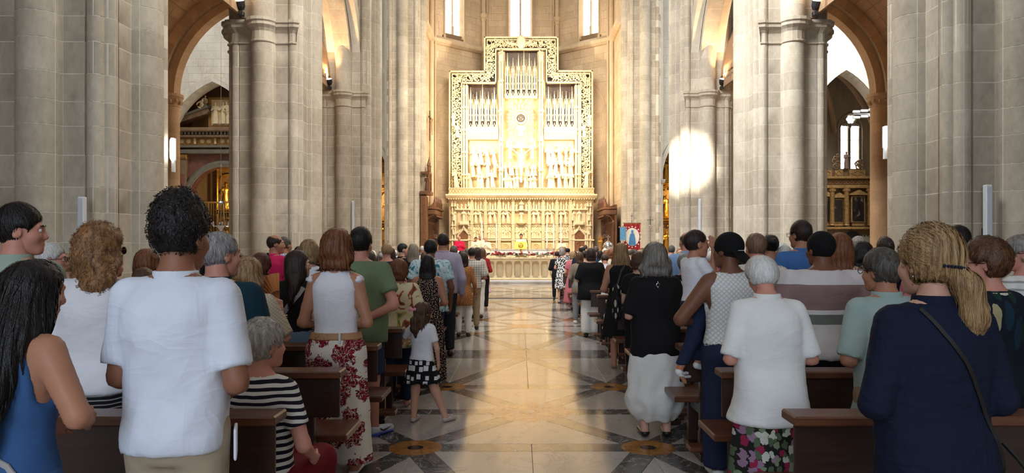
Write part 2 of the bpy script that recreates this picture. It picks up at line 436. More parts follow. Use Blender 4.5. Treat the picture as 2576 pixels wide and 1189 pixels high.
# ================================================================== cloth, hair and skin
def m_cloth(name, c, var=.06, wr=.16, rough=.85, sheen=.0):
    t = NT(name); p = t.coord(); n = t.noise(p, 5, 4); t.col(t.ramp(n.outputs[0], [(.3, mul(c, 1-var)), (.7, mul(c, 1+var))]))
    t.set(Roughness=rough, Sheen_Weight=sheen, Specular_IOR_Level=.2); cloth_bump(t, wr); return t.m
def cloth_bump(t, wr=.25):
    # soft creases: ridges of two stretched noises, plus a fine weave
    def ridge(sc_, rot, f):
        n = t.noise(t.coord('Object', sc_, rot), f, 2, .5, .8); v = t.math('SUBTRACT', 1.0, t.math('MULTIPLY', t.math('ABSOLUTE', t.math('SUBTRACT', n.outputs[0], .5)), 3.2), True)
        return t.math('POWER', v, 2.2)
    a = ridge((3, 3, 9), (.35, .5, 0), 1.1); b = ridge((8, 8, 3), (-.3, .35, 0), 1.0); c = t.noise(t.coord(), 260, 2)
    t.bump(t.math('ADD', t.math('ADD', t.math('MULTIPLY', a, .5), t.math('MULTIPLY', b, .35)), t.math('MULTIPLY', c.outputs[0], .02)), wr*.5, .03)
def m_stripes(name, c1, c2, period, duty=.5, axis=2, wr=.2, wav=.03):
    t = NT(name); c = t.node('ShaderNodeTexCoord'); s = t.node('ShaderNodeSeparateXYZ'); t.l(c.outputs['Object'], s.inputs[0])
    w = t.noise(c.outputs['Object'], 5, 2); z = t.math('ADD', s.outputs[axis], t.math('MULTIPLY', w.outputs[0], wav))
    f = t.math('FRACT', t.math('DIVIDE', z, period)); k = t.math('LESS_THAN', f, duty)
    t.col(t.mix(k, c2, c1)); t.set(Roughness=.85, Specular_IOR_Level=.2); cloth_bump(t, wr); return t.m
def m_bands(name, stops, wr=.25):
    """broad horizontal bands by height: [(z, colour), ...]"""
    t = NT(name); c = t.node('ShaderNodeTexCoord'); s = t.node('ShaderNodeSeparateXYZ'); t.l(c.outputs['Object'], s.inputs[0])
    w = t.noise(c.outputs['Object'], 4, 2); z = t.math('ADD', s.outputs[2], t.math('MULTIPLY', w.outputs[0], .02))
    t.col(t.ramp(t.math('DIVIDE', z, 2.0), [(a/2.0, b) for a, b in stops], 'CONSTANT')); t.set(Roughness=.85, Specular_IOR_Level=.2); cloth_bump(t, wr); return t.m
def m_spots(name, base, cols, scale, thr, rnd=1.0, metric='EUCLIDEAN', sx=1.0, sz=1.0, dist=0.0, wr=.2, rot=0.0, stretch=None):
    """scattered motifs on plain cloth"""
    t = NT(name); v = t.xz(sx, sz, rot)
    if dist:
        n = t.noise(v, scale*1.3, 3); a = t.node('ShaderNodeMix', data_type='VECTOR'); a.inputs[0].default_value = dist
        t.l(v, a.inputs[4]); t.l(n.outputs['Color'], a.inputs[5]); v = a.outputs[1]
    q = t.node('ShaderNodeTexVoronoi', voronoi_dimensions='2D', distance=metric); q.inputs['Scale'].default_value = scale; q.inputs['Randomness'].default_value = rnd; t.l(v, q.inputs['Vector'])
    sp = t.node('ShaderNodeSeparateColor'); t.l(q.outputs['Color'], sp.inputs[0])
    k = t.math('LESS_THAN', q.outputs['Distance'], t.math('MULTIPLY', t.math('ADD', t.math('MULTIPLY', sp.outputs[1], .5), .6), thr))
    n = len(cols); pc = t.ramp(sp.outputs[0], [(i/max(n, 1), c) for i, c in enumerate(cols)], 'CONSTANT') if n > 1 else cols[0]
    t.col(t.mix(k, base, pc)); t.set(Roughness=.85, Specular_IOR_Level=.2); cloth_bump(t, wr); return t.m
def m_floral(name, base, c1, c2, scale=8.0, cover=.5, wr=.2):
    """big ragged leaves and blossoms printed on pale cloth"""
    t = NT(name); v = t.xz(1, .8); n = t.noise(v, scale*2.6, 3, .6); a = t.node('ShaderNodeMix', data_type='VECTOR'); a.inputs[0].default_value = .12
    t.l(v, a.inputs[4]); t.l(n.outputs['Color'], a.inputs[5])
    q = t.node('ShaderNodeTexVoronoi', voronoi_dimensions='2D'); q.inputs['Scale'].default_value = scale; t.l(a.outputs[1], q.inputs['Vector'])
    q2 = t.node('ShaderNodeTexVoronoi', voronoi_dimensions='2D', feature='DISTANCE_TO_EDGE'); q2.inputs['Scale'].default_value = scale*4.2; t.l(a.outputs[1], q2.inputs['Vector'])
    big = t.math('LESS_THAN', q.outputs['Distance'], cover); gap = t.math('GREATER_THAN', q2.outputs['Distance'], .045); k = t.math('MULTIPLY', big, gap)
    m = t.noise(v, scale*5, 2); t.col(t.mix(k, base, t.ramp(m.outputs[0], [(.42, c1), (.58, c2)]))); t.set(Roughness=.8, Specular_IOR_Level=.2); cloth_bump(t, wr); return t.m
def m_water(name, stops, scale=7, wr=.2, dist=1.5):
    """loose painterly print"""
    t = NT(name); v = t.xz(1, .8, .5); n = t.noise(v, scale, 2, .45, dist); t.col(t.ramp(n.outputs[0], stops, 'CONSTANT')); t.set(Roughness=.8, Specular_IOR_Level=.2); cloth_bump(t, wr); return t.m
def m_plaid(name, base, line, period=.05):
    t = NT(name); c = t.node('ShaderNodeTexCoord'); s = t.node('ShaderNodeSeparateXYZ'); t.l(c.outputs['Object'], s.inputs[0]); ks = []
    for ax in (0, 2):
        f = t.math('FRACT', t.math('DIVIDE', s.outputs[ax], period)); ks.append(t.math('LESS_THAN', f, .38))
    k = t.math('MULTIPLY', t.math('ADD', ks[0], ks[1]), .5); t.col(t.mix(k, base, line)); t.set(Roughness=.85); cloth_bump(t, .2); return t.m
def m_knit(name, c, scale=26):
    t = NT(name); v = t.xz(1, 1, pi/4); q = t.node('ShaderNodeTexBrick'); q.offset = 0; q.inputs['Scale'].default_value = scale; q.inputs['Mortar Size'].default_value = .13; q.inputs['Brick Width'].default_value = 1; q.inputs['Row Height'].default_value = 1
    t.l(v, q.inputs['Vector']); gap = t.math('MULTIPLY', q.outputs['Fac'], .8)
    t.col(t.mix(gap, c, mul(c, .62))); t.set(Roughness=.9, Specular_IOR_Level=.15); w = t.noise(t.coord(), 160, 2); t.bump(t.math('SUBTRACT', t.math('MULTIPLY', w.outputs[0], .2), gap), .35, .01); return t.m
def m_hair(name, c, c2, rough=.42, str_=(46, 46, 5), grey=0.0):
    t = NT(name); p = t.coord('Object', str_); n = t.noise(p, 1.5, 4, .6, .5); f = t.noise(p, 6, 2)
    b = t.ramp(n.outputs[0], [(.3, c2), (.68, c)]); t.col(b); t.set(Roughness=rough, Specular_IOR_Level=.35); t.bump(t.math('ADD', n.outputs[0], t.math('MULTIPLY', f.outputs[0], .5)), .5, .012); return t.m
def m_skin(name, c):
    t = NT(name); n = t.noise(t.coord(), 9, 3); t.col(t.ramp(n.outputs[0], [(.3, mul(c, .90)), (.7, mul(c, 1.06))])); t.set(Roughness=.52, Subsurface_Weight=.12, Subsurface_Radius=(.012, .005, .003), Specular_IOR_Level=.35); t.bump(t.noise(t.coord(), 90, 2).outputs[0], .06, .004); return t.m
SK_F = m_skin('skin_fair', c3(206, 156, 132)); SK_M = m_skin('skin_tan', c3(180, 126, 98)); SK_B = m_skin('skin_brown', c3(122, 78, 56)); SK_T = m_skin('skin_olive', c3(150, 100, 76)); SK_P = m_skin('skin_rosy', c3(204, 142, 122))
SKINS = [SK_F, SK_M, SK_P, SK_F, SK_M]
H_BLK = m_hair('black_hair', c3(34, 28, 27), c3(14, 12, 12)); H_DBR = m_hair('dark_brown_hair', c3(60, 42, 34), c3(28, 20, 17)); H_BRN = m_hair('brown_hair', c3(104, 72, 50), c3(58, 40, 30))
H_AUB = m_hair('auburn_hair', c3(146, 92, 56), c3(92, 54, 34)); H_BLD = m_hair('blond_hair', c3(186, 150, 104), c3(112, 84, 56)); H_GRY = m_hair('grey_hair', c3(176, 170, 162), c3(106, 100, 94)); H_WHT = m_hair('white_hair', c3(238, 235, 230), c3(206, 201, 195)); H_DGR = m_hair('pepper_hair', c3(104, 96, 88), c3(52, 48, 44))
HAIRS = {'black': H_BLK, 'dark brown': H_DBR, 'brown': H_BRN, 'auburn': H_AUB, 'blond': H_BLD, 'grey': H_GRY, 'white': H_WHT, 'dark grey': H_DGR}
# ================================================================== the figure
MALE = [(.80, 0, .15, .10), (.88, -.012, .168, .118), (.96, -.008, .165, .112), (1.06, 0, .150, .100), (1.18, .002, .160, .106), (1.30, -.004, .178, .116), (1.38, -.012, .180, .108), (1.43, -.016, .158, .086), (1.465, -.018, .105, .068), (1.50, -.016, .06, .058)]
FEM = [(.80, 0, .16, .10), (.88, -.02, .180, .125), (.96, -.012, .170, .115), (1.06, 0, .138, .092), (1.18, .004, .144, .100), (1.30, .004, .160, .112), (1.38, -.008, .160, .098), (1.43, -.014, .138, .078), (1.465, -.016, .09, .062), (1.50, -.014, .055, .052)]
HC = np.array((0, .022, 1.628)); NECK = np.array((0, -.01, 1.50))
def rotm(yaw, pitch, roll=0.0):
    a = Matrix.Rotation(math.radians(yaw), 3, 'Z') @ Matrix.Rotation(math.radians(pitch), 3, 'X') @ Matrix.Rotation(math.radians(roll), 3, 'Y')
    return np.array(a)
def hand_sdf(p, w, f, n, side, curl=.5, k=1.0):
    """palm, four unequal bent fingers, thumb from the side of the palm"""
    w = np.array(w, float); f = np.array(f, float); f /= np.linalg.norm(f); n = np.array(n, float); n -= f*(n@f); n /= np.linalg.norm(n); s = np.cross(f, n)*side
    ds = []; fr = []
    for i, L in enumerate((.068, .078, .073, .058)):
        o = w+f*.088*k+s*(.030-.020*i)*k-f*.004*abs(i-1)*k; ds.append(cap(p, w+f*.015*k+s*(.018-.012*i)*k, o, .016*k, .0125*k))
        d1 = f*math.cos(curl)+n*math.sin(curl); d2 = f*math.cos(curl*2.2)+n*math.sin(curl*2.2); m = o+d1*L*.52*k; e = m+d2*L*.48*k
        fr.append(smin(cap(p, o, m, .0095*k, .0085*k), cap(p, m, e, .0085*k, .007*k), .004))
    d = un(ds, .012*k)
    for q in fr: d = smin(d, q, .006*k)
    a = w+f*.025*k+s*.024*k; b = a+(f*.6+s*.62+n*.35)*.042*k; c = b+(f*.85+s*.15+n*.45)*.036*k
    d = smin(d, smin(cap(p, a, b, .014*k, .0105*k), cap(p, b, c, .0105*k, .008*k), .005), .012*k)
    return smin(d, cap(p, w-f*.04*k, w+f*.02*k, .026*k, .024*k), .015*k)
def head_sdf(q):
    d = ell(q, (0, -.018, .03), (.076, .095, .092))
    d = smin(d, ell(q, (0, .030, -.035), (.062, .066, .088)), .04)
    d = smin(d, ell(q, (0, .073, -.098), (.028, .022, .022)), .03)                       # chin
    d = smin(d, ell(q, (0, .084, .028), (.050, .016, .014)), .02)                        # brow
    for s in (-1, 1):
        d = smax(d, -ell(q, (s*.031, .104, .006), (.017, .012, .008)), .012)             # eye sockets
        d = smin(d, ell(q, (s*.042, .062, -.030), (.020, .022, .020)), .03)              # cheeks
        e = ell(q, (s*.080, -.008, -.008), (.011, .024, .034)); e = smax(e, -ell(q, (s*.092, .002, -.004), (.010, .012, .020)), .006)
        d = smin(d, e, .008)                                                             # ears
    d = smin(d, cap(q, (0, .090, .018), (0, .108, -.030), .008, .0125), .014)            # nose
    d = smin(d, ell(q, (0, .101, -.034), (.016, .012, .009)), .008)
    d = smin(d, ell(q, (0, .092, -.062), (.024, .010, .006)), .006); d = smin(d, ell(q, (0, .090, -.074), (.021, .010, .007)), .006)   # lips
    return d
def hair_fn(st, o):
    """hair as a field in head space (face towards +y)"""
    vol = o.get('vol', .012); curl = o.get('curl', 0.0); L = o.get('len', .15); cf = o.get('cf', 70); top = o.get('top', 0.0)
    def short(q):
        d = ell(q, (0, -.018, .03+top*.5), (.077+vol, .096+vol, .093+vol+top))
        d = smax(d, -(-.74*q[:, 1]+.58*q[:, 2]+o.get('line', .026)), .012); d = smax(d, -(q[:, 2]+o.get('nape', .072)), .01)
        for s in (-1, 1): d = smax(d, -ell(q, (s*.092, .018, -.022), (.034, .036, .048)), .01)
        return d
    def f(q):
        if st in ('short', 'bald', 'afro'):
            d = short(q)
            if st == 'bald': d = smax(d, -ell(q, (0, .02, .125), (.088+o.get('bw', 0), .10, .075)), .01)
        else:
            d = ell(q, (0, -.02, .034+top*.5), (.080+vol, .098+vol, .093+vol+top)); d = smax(d, -(-.80*q[:, 1]+.50*q[:, 2]+.036), .012)
            if st in ('bob', 'long', 'wavy'):
                e = min(L, .20); w = o.get('w', .0)
                bk = o.get('bk', 0)
                T = [(-L, 0, -bk-.05-.10*min(max(L-.15, 0), .35), .062+w+.03*(st == 'bob'), .05-.02*(L > .3)), (-L*.85, 0, -bk-.05-.08*min(max(L-.15, 0), .35), .088+w, .07-.03*(L > .3)), (-L*.5, 0, -bk-.035, .094+w+vol*.6, .080), (-.02, 0, -.022, .086+vol, .092+vol), (.05, 0, -.02, .07, .08)]
                h = loft(q, spline_tab(T), 2.2)
                h = smax(h, -ell(q, (0, .10, -.045), (.072+o.get('fw', 0), .105, .135)), .012)
                if L > .16: h = smax(h, -ell(q, (0, .02, -.30), (.10, .085, .21)), .012)
                d = smin(d, h, .03)
            if st in ('pony', 'halfup'):
                if st == 'pony':
                    d = smax(d, -(q[:, 2]+.065), .015)
                    for s in (-1, 1): d = smax(d, -ell(q, (s*.09, .03, -.035), (.032, .034, .045)), .012)
                ox = o.get('ox', .02)
                t = cap(q, (ox*.3, -.098, -.022), (ox, -.140, -.075), .030, .042); t = smin(t, cap(q, (ox, -.140, -.075), (ox*1.6, -.140, -L*.65), .042, .046), .03); t = smin(t, cap(q, (ox*1.6, -.140, -L*.65), (ox*2.0, -.125, -L), .044, .012), .03)
                d = smin(d, t, .02)
                if st == 'halfup':
                    h = loft(q, spline_tab([(-L, 0, -.06, .055, .03), (-L*.6, 0, -.05, .075, .06), (-.02, 0, -.022, .085, .095), (.04, 0, -.02, .07, .08)]), 2.2); h = smax(h, -ell(q, (0, .10, -.045), (.072, .105, .135)), .012); d = smin(d, h, .02)
            if st == 'bun':
                d = smax(d, -(q[:, 2]+.07), .015); d = smin(d, ell(q, (0, -.125, .05), (.048, .045, .048)), .01)
                for s in (-1, 1): d = smax(d, -ell(q, (s*.09, .03, -.035), (.032, .034, .045)), .012)
        if curl: d = d+curl*wob(q, cf, 2, n=6)
        elif st not in ('short', 'bald'):
            ph = np.arctan2(q[:, 0], -q[:, 1]-.0); d = d+o.get('strand', .0035)*np.sin(ph*24+5*wob(q, 14, 1)+q[:, 2]*8)
        else: d = d+.0015*wob(q, 120, 3)
        return d
    return f
def hair_box(st, o):
    L = o.get('len', .15); v = o.get('vol', .012)+o.get('curl', 0)+.01; t = o.get('top', 0)
    lo = -.10
    if st in ('bob', 'long', 'wavy', 'pony', 'halfup'): lo = -L-.03
    w = .12+v+o.get('w', 0)
    return (-w, -.22-v-o.get('bk', 0), lo), (w, .12+v, .16+v+t)
ARMS = {'front': ((.262, -.035, 1.115), (.085, .20, 1.06)), 'down': ((.262, -.035, 1.105), (.262, .045, .855)), 'back': ((.285, -.115, 1.12), (.06, -.175, 1.0)), 'chest': ((.25, .02, 1.12), (.08, .19, 1.25))}
def strand_mesh(fh, me, post, NK, RM, hs, s, st, o, n, dy, lean, zo):
    """fine locks lying on the hair, combed down from the crown"""
    rs = np.random.RandomState(len(me.vertices) % 1000); bl, bh = hair_box(st, o); bl = np.array(bl); bh = np.array(bh)
    q = (bl+rs.rand(n*30, 3)*(bh-bl)).astype(np.float32); d = fh(q); q = q[np.abs(d) < .012][:n]; n = len(q)
    if n == 0: return np.zeros((0, 3)), np.zeros((0, 4), int)
    def grad(p):
        e = .003; return np.stack([fh(p+np.array(v, np.float32)*e)-fh(p-np.array(v, np.float32)*e) for v in ((1, 0, 0), (0, 1, 0), (0, 0, 1))], 1)/(2*e)
    curly = st in ('afro',) or o.get('curl', 0) > .008; k = 5 if curly else 8; stp = .006 if curly else (.011 if st in ('short', 'bald') else .020)
    off = rs.rand(n, 1)*(.010 if curly else .005)+.0005; pts = []; p = q.copy(); nr = []; ph = rs.rand(n)*6.28; dirn = rs.randn(n, 3).astype(np.float32)
    for i in range(k):
        g_ = grad(p); g_ /= np.linalg.norm(g_, axis=1, keepdims=True)+1e-6; dd = fh(p)[:, None]; p = (p-g_*(dd-off)).astype(np.float32); pts.append(p.copy()); nr.append(g_)
        if curly: dirn = dirn+rs.randn(n, 3).astype(np.float32)*.9; t = dirn
        else:
            crown = np.array((.015, -.06, .125)); t = (p-crown)*np.array((1, 1, .6))/.12; t[:, 2] -= np.clip(.09-p[:, 2], 0, .2)*9; t = t+np.array((0, 0, -.35)); t = t+dirn*.16
            if st in ('pony',): t = np.where((p[:, 2:3] > -.0) & (p[:, 1:2] > -.10), np.array((0, -.1, .0))-p*np.array((1, 1, .7)), np.array((0, 0, -1))+dirn*.1)
            if o.get('curl'): t = t+np.stack([np.sin(ph+i*1.3), np.cos(ph+i*1.1), 0*ph], 1)*.9
        t = t-g_*(t*g_).sum(1, keepdims=True); t /= np.linalg.norm(t, axis=1, keepdims=True)+1e-6; p = (p+t*stp).astype(np.float32)
    P_ = np.stack(pts, 1); N_ = np.stack(nr, 1); T_ = np.gradient(P_, axis=1); S_ = np.cross(T_, N_); S_ /= np.linalg.norm(S_, axis=2, keepdims=True)+1e-6
    wd = (np.sin(np.linspace(.35, pi-.02, k))*.0017)[None, :, None]*(.6+rs.rand(n, 1, 1))
    A = P_-S_*wd; B = P_+S_*wd; V = np.stack([A, B], 2).reshape(-1, 3); base = (np.arange(n)*k*2)[:, None]+(np.arange(k-1)*2)[None, :]
    F = np.stack([base, base+1, base+3, base+2], 2).reshape(-1, 4)
    W_ = (V*hs+(HC-NECK))@RM.T+NK
    return post(W_), F
def person(sp):
    """one figure: Empty at the feet; body is one mesh, hair, clothes and things worn are its parts"""
    g = sp.get; H = g('H', 1.7); s = H/1.75; fem = g('fem', True); w = g('w', 1.0); fat = g('fat', 1.0); Yd = g('Y'); q = g('q') or (1.0 if Yd < 4.6 else 1.12 if Yd < 7 else 1.35 if Yd < 11 else 1.8)
    fineh = Yd < 10.8 and q < 2
    TB = FEM if fem else MALE; zo = g('zo', 0.0); sw = (.152 if fem else .176)*w*g('sw', 1.0); ar = (.046 if fem else .053)*g('ar', 1.0); hs = g('hs', 1.0)
    def tb(ea, eb, lo=None, hi=None):
        A = np.array(TB); rows = [tuple(r_) for r_ in TB if (lo is None or r_[0] >= lo-1e-6) and (hi is None or r_[0] < hi-.005)]
        if hi is not None: rows.append((hi,)+tuple(np.interp(hi, A[:, 0], A[:, i]) for i in (1, 2, 3)))
        return spline_tab([(z+zo, 0, c*fat, a*w+ea, b*fat*.5+b*.5+eb) for z, c, a, b in rows])
    RN.seed(int(abs(g('X'))*1000)+int(g('Y')*10))
    root = tag(empty('person', (g('X'), g('Y'), g('Z', 0.0)), math.radians(g('yaw', 0))), g('label'), 'person', g('group'))
    arms = {}
    for side, sg in (('L', -1), ('R', 1)):
        a = g('arm'+side, g('arms', 'front')); e, wr = ARMS[a] if isinstance(a, str) else a
        e = np.array(e, float); wr = np.array(wr, float)
        if isinstance(a, str): e = e*np.array((sg*w*(.9 if fem else 1.0), 1, 1)); wr = wr*np.array((sg, 1, 1))
        sh = np.array((sg*sw, -.012, 1.405)); off = np.array((0, 0, zo)); arms[side] = (sh+off, e+off, wr+off, sg)
    LEG = g('legs') or {'L': ((-.088*w, 0, .90), (-.095, .012, .49), (-.10, -.025, .085)), 'R': ((.088*w, 0, .90), (.095, .012, .49), (.10, -.025, .085))}
    lw = g('lw', 1.0)*(1.05 if fem else 1.0); RM = rotm(g('hyaw', 0), g('hpitch', 0), g('hroll', 0)); hoff = np.array((0, 0, zo)); NK = NECK+hoff
    def to_head(p): return ((p-NK)@RM-(HC-NECK))/hs
    Ttor = tb(0, 0)
    def legs_sdf(p, e, hem=None, r=(.086, .060, .040), k=.03):
        d = None
        for sd in ('L', 'R'):
            h, kn, an = [np.array(v) for v in LEG[sd]]; r0, r1, r2 = (x*lw+e for x in r)
            a = smin(cap(p, h, kn, r0, r1), cap(p, kn, an, r1, r2), .03); d = a if d is None else smin(d, a, k)
        return d
    def f_body(p):
        d = loft(p, Ttor); d = smin(d, legs_sdf(p, 0), .04)
        for sd in ('L', 'R'):
            sh, e, wr, sg = arms[sd]
            d = smin(d, cap(p, (0, -.02, 1.475+zo), sh+np.array((-sg*.02, 0, .012)), .040, .050), .03)
            d = smin(d, smin(cap(p, sh, e, ar*1.12, ar*.86), cap(p, e, wr, ar*.84, ar*.56), .02), .03)
            if not fineh:
                fd = wr-e; fd = fd/np.linalg.norm(fd); d = smin(d, ell(p, wr+fd*.07, (.032, .032, .032)), .03); d = smin(d, cap(p, wr, wr+fd*.12, .028, .016), .02)
            an = np.array(LEG[sd][2]); kn = np.array(LEG[sd][1])
            fdv = np.array(g('foot'+sd, (.012*sg, .17, 0.0))); d = smin(d, cap(p, an+np.array((0, -.012, -.035)), an+fdv+np.array((0, 0, -.052)), .036, .026), .03)
        nk = .056 if not fem else .050
        d = smin(d, cap(p, (0, -.018, 1.44+zo), NK+RM@(HC-NECK)*.75+np.array((0, -.02, 0)), nk+.008, nk), .03)
        return d
    def f_head(p):
        x = to_head(p); d = head_sdf(x)*hs
        nk = .056 if not fem else .050; d = smin(d, cap(p, (0, -.016, 1.46+zo), NK+RM@((0, .0, .06)), nk, nk), .02); return d
    dy = g('stoop', 0.0); lean = g('lean', 0.0)
    def post(V):
        V = V.copy(); t = np.maximum(V[:, 2]-(.95+zo), 0); V[:, 1] += dy*t*t; V[:, 0] += lean*t; V[:, 2] -= dy*t*t*.35
        return V*s
    def build(nm, fn, lo, hi, h, mat, extra=(), parent=None):
        V, F = sdf_mesh(fn, lo, hi, h)
        for ex in extra:
            V2, F2 = sdf_mesh(*ex); F = np.concatenate([F, F2+len(V)]); V = np.concatenate([V, V2])
        if len(V) == 0: return None
        me = np_mesh(nm, post(V), F); me.materials.append(mat); return link(nm, me, None, parent or root)
    top_z = 1.50+zo; xs = [abs(v[0]) for a in arms.values() for v in a[1:3]]+[.24*w]; ys = [v[1] for a in arms.values() for v in a[1:3]]
    leg_pts = np.array([v for sd in 'LR' for v in LEG[sd]])
    lo = (min(-max(xs)-.13, leg_pts[:, 0].min()-.13), min(min(ys)-.14, -.22*fat, leg_pts[:, 1].min()-.14), min(leg_pts[:, 2].min()-.1, g('lowz', 0))); hi = (max(max(xs)+.13, leg_pts[:, 0].max()+.13), max(max(ys)+.14, .2*fat, leg_pts[:, 1].max()+.2), max(top_z+.1, max(v[2] for a in arms.values() for v in a[1:3])+.14))
    hcen = NK+RM@(HC-NECK); ex = [(f_head, hcen-.155*hs, hcen+.155*hs, .0105*q*hs)]
    if fineh and g('hands', True):
        for sd in ('L', 'R'):
            sh, e, wr, sg = arms[sd]; f = g('hf'+sd, None); f = (wr-e) if f is None else np.array(f, float)
            nn = g('hn'+sd, None); nn = np.array((-sg, .3, .0)) if nn is None else np.array(nn, float)
            kk = (.92 if fem else 1.0)*g('hk', 1.0)
            fn = lambda p, wr=wr, f=f, nn=nn, sg=sg, kk=kk: hand_sdf(p, wr, f, nn, sg, g('curl', .55), kk)
            c = wr+f/np.linalg.norm(f)*.07; ex.append((fn, c-.13, c+.13, .0075))
    if g('body', True): build('body', f_body, lo, hi, .023*q, sp['skin'], ex)
    # ---------------------------------------------------------------- clothes
    def clothes(kind, o, nm):
        mat = o['mat']; k = o.get('k', RN.randrange(30)); am = o.get('fold', .0045)
        fold = lambda p: am*wob(p, 17, k, (1, 1, .4))+am*.55*wob(p, 26, k+3, (.35, .35, 1.1))
        if kind == 'top':
            hem = o.get('hem', .86); ea = o.get('ease', .014); box = o.get('box', 0.0)*w; nkw, nkd = o.get('neck', (.058, .018) if o.get('collar') else (.066, .03)); sl = o.get('sleeve', 'short')
            rows = [(z+zo, 0, c*fat, max(a*w+ea*(1 if z < 1.4 else .6), box if z < 1.34 else 0), (b*fat*.5+b*.5)+ea*(1 if z < 1.4 else .6)+o.get('back', 0)*(z < 1.34)) for z, c, a, b in TB]
            if hem < .8:
                a0 = rows[0]; rows = [(hem+zo, 0, 0, max(a0[3]+o.get('flare', .02), .0), a0[4]+o.get('flare', .02)+.015)]+rows[1:]
            T = spline_tab(rows); zt = 1.485+zo
            def f(p):
                d = loft(p, T); d = np.maximum(d, hem+zo-p[:, 2])
                if sl != 'none':
                    for sd in ('L', 'R'):
                        sh, e, wr, sg = arms[sd]; d = smin(d, cap(p, (0, -.02, 1.468+zo), sh+np.array((-sg*.02, 0, .012)), .044, .058), .03)
                        u = (e-sh)/np.linalg.norm(e-sh); sr = o.get('sr', .016)*.75
                        if sl == 'long':
                            v = (wr-e)/np.linalg.norm(wr-e); a = smin(cap(p, sh, e, ar*1.12+sr, ar*.86+sr), np.maximum(cap(p, e, wr, ar*.84+sr, ar*.56+sr), (p-(wr-v*.02))@v), .02)
                        else:
                            t = o.get('st') or {'short': .66, 'elbow': .95, 'cap': .28}[sl]; end = sh+(e-sh)*t; a = np.maximum(cap(p, sh, e, ar*1.12+sr, ar*.95+sr*o.get('sflare', 1.35)), (p-end)@u)
                        d = smin(d, a, o.get('sk', .012))
                else:
                    for sd in ('L', 'R'):
                        sh, e, wr, sg = arms[sd]; d = smin(d, cap(p, (sg*nkw*.9, -.02, 1.455+zo), sh+np.array((-sg*(.055+o.get('strap', 0)), 0, .02)), .036, .036), .03)
                        d = smax(d, -cap(p, sh+np.array((sg*.03, 0, .05)), sh+np.array((sg*.028, 0, -.16)), .062+o.get('strap', 0)*.6, .05), .01)
                d = np.maximum(d, p[:, 2]-zt)
                d = smax(d, -ell(p, (0, -.005, 1.50+zo), (nkw, .085, nkd)), .006)
                return d+fold(p)
            ob = build(nm, f, (lo[0], lo[1], hem+zo-.02), (hi[0], hi[1], hi[2]+.02), .0165*q, mat)
            if o.get('collar'):
                def fc(p):
                    r = np.sqrt((p[:, 0])**2+((p[:, 1]+.012)*1.05)**2); z = p[:, 2]-(1.47+zo); rr = .068+(.006 if not fem else 0)-.12*(z-.02)
                    return np.maximum(np.abs(r-rr-.006)-.007, np.abs(z-.012)-.030)
                build('collar', fc, (-.12, -.12, 1.42+zo), (.12, .12, 1.53+zo), .007*q, mat, parent=ob)
            return ob
        if kind == 'dress' or kind == 'skirt':
            wz = o.get('waist', 1.0); hem = o.get('hem', .5); fl_ = o.get('flare', .08); rows = [(z, 0, c*fat, a*w+.020, b*fat*.5+b*.5+.020) for z, c, a, b in TB if .88 <= z <= wz]
            a0 = rows[0]; zk = [(hem, 0, 0, a0[3]+fl_, a0[4]+fl_*.9), ((hem+.88)/2, 0, -.01, a0[3]+fl_*.55, a0[4]+fl_*.5)]
            if o.get('balloon'): zk = [(hem, 0, 0, a0[3]*.80, a0[4]*.95), (hem+.10, 0, 0, a0[3]+fl_*.8, a0[4]+fl_), ((hem+.88)/2, 0, -.01, a0[3]+fl_, a0[4]+fl_)]
            T = spline_tab([(z+zo, a, b, c, d) for z, a, b, c, d in zk+rows]); npl = o.get('pleats', 9); pa = o.get('pa', .010)
            def f(p):
                th = np.arctan2(p[:, 1], p[:, 0]); z = np.clip((.95+zo-p[:, 2])/(.95-hem), 0, 1)
                return loft(p, T, 2.0)+fold(p)+pa*z*np.sin(npl*th+k+3*wob(p, 5, k))
            R_ = a0[3]+fl_+.05
            return build(nm, f, (-R_, -R_, hem+zo-.02), (R_, R_, wz+zo+.03), .018*q, mat)
        if kind in ('pants', 'shorts'):
            wz = o.get('waist', 1.02); hem = o.get('hem', .09 if kind == 'pants' else .48); e = o.get('ease', .016); rr = (.088, .064+o.get('wide', 0)*.6, .046+o.get('wide', 0))
            T = tb(e*.9, e*.9, .80, wz)
            def f(p):
                d = smin(loft(p, T), legs_sdf(p, e, None, rr, .02), .03); d = np.maximum(d, np.maximum(hem-p[:, 2] if not o.get('nohem') else -1, p[:, 2]-wz-zo)); return d+fold(p)*.8
            lz = hem if not o.get('nohem') else leg_pts[:, 2].min()
            return build(nm, f, (lo[0], lo[1], lz-.03), (hi[0], hi[1], wz+zo+.03), .021*q, mat)
    res = {'root': root, 's': s, 'arms': arms, 'hc': hcen, 'RM': RM, 'post': post, 'build': build, 'hs': hs}
    for kind, o, nm in g('wear', []): res[nm] = clothes(kind, o, nm)
    if g('hair'):
        st, o, mat = sp['hair']; fh = hair_fn(st, o); bl, bh = hair_box(st, o)
        bl, bh = np.array(bl)*hs, np.array(bh)*hs
        cs = np.array([(x, y, z) for x in (bl[0], bh[0]) for y in (bl[1], bh[1]) for z in (bl[2], bh[2])])@RM.T+hcen
        ho = res['hair'] = build('hair', lambda p: fh(to_head(p))*hs, cs.min(0), cs.max(0), .0105*q*g('hres', 1.0), mat)
        ns = g('strands', 1900 if Yd < 3.2 else 1100 if Yd < 5.2 else 600 if Yd < 8 else 300 if Yd < 11 else 0)*(q < 2)
        if ns and ho is not None:
            V, F = strand_mesh(lambda p: fh(p), ho.data, post, NK, RM, hs, s, st, o, ns, dy, lean, zo)
            me = np_mesh('hair_strands', V, F); me.materials.append(mat); tag(link('hair_strands', me, None, ho), kind='stuff')
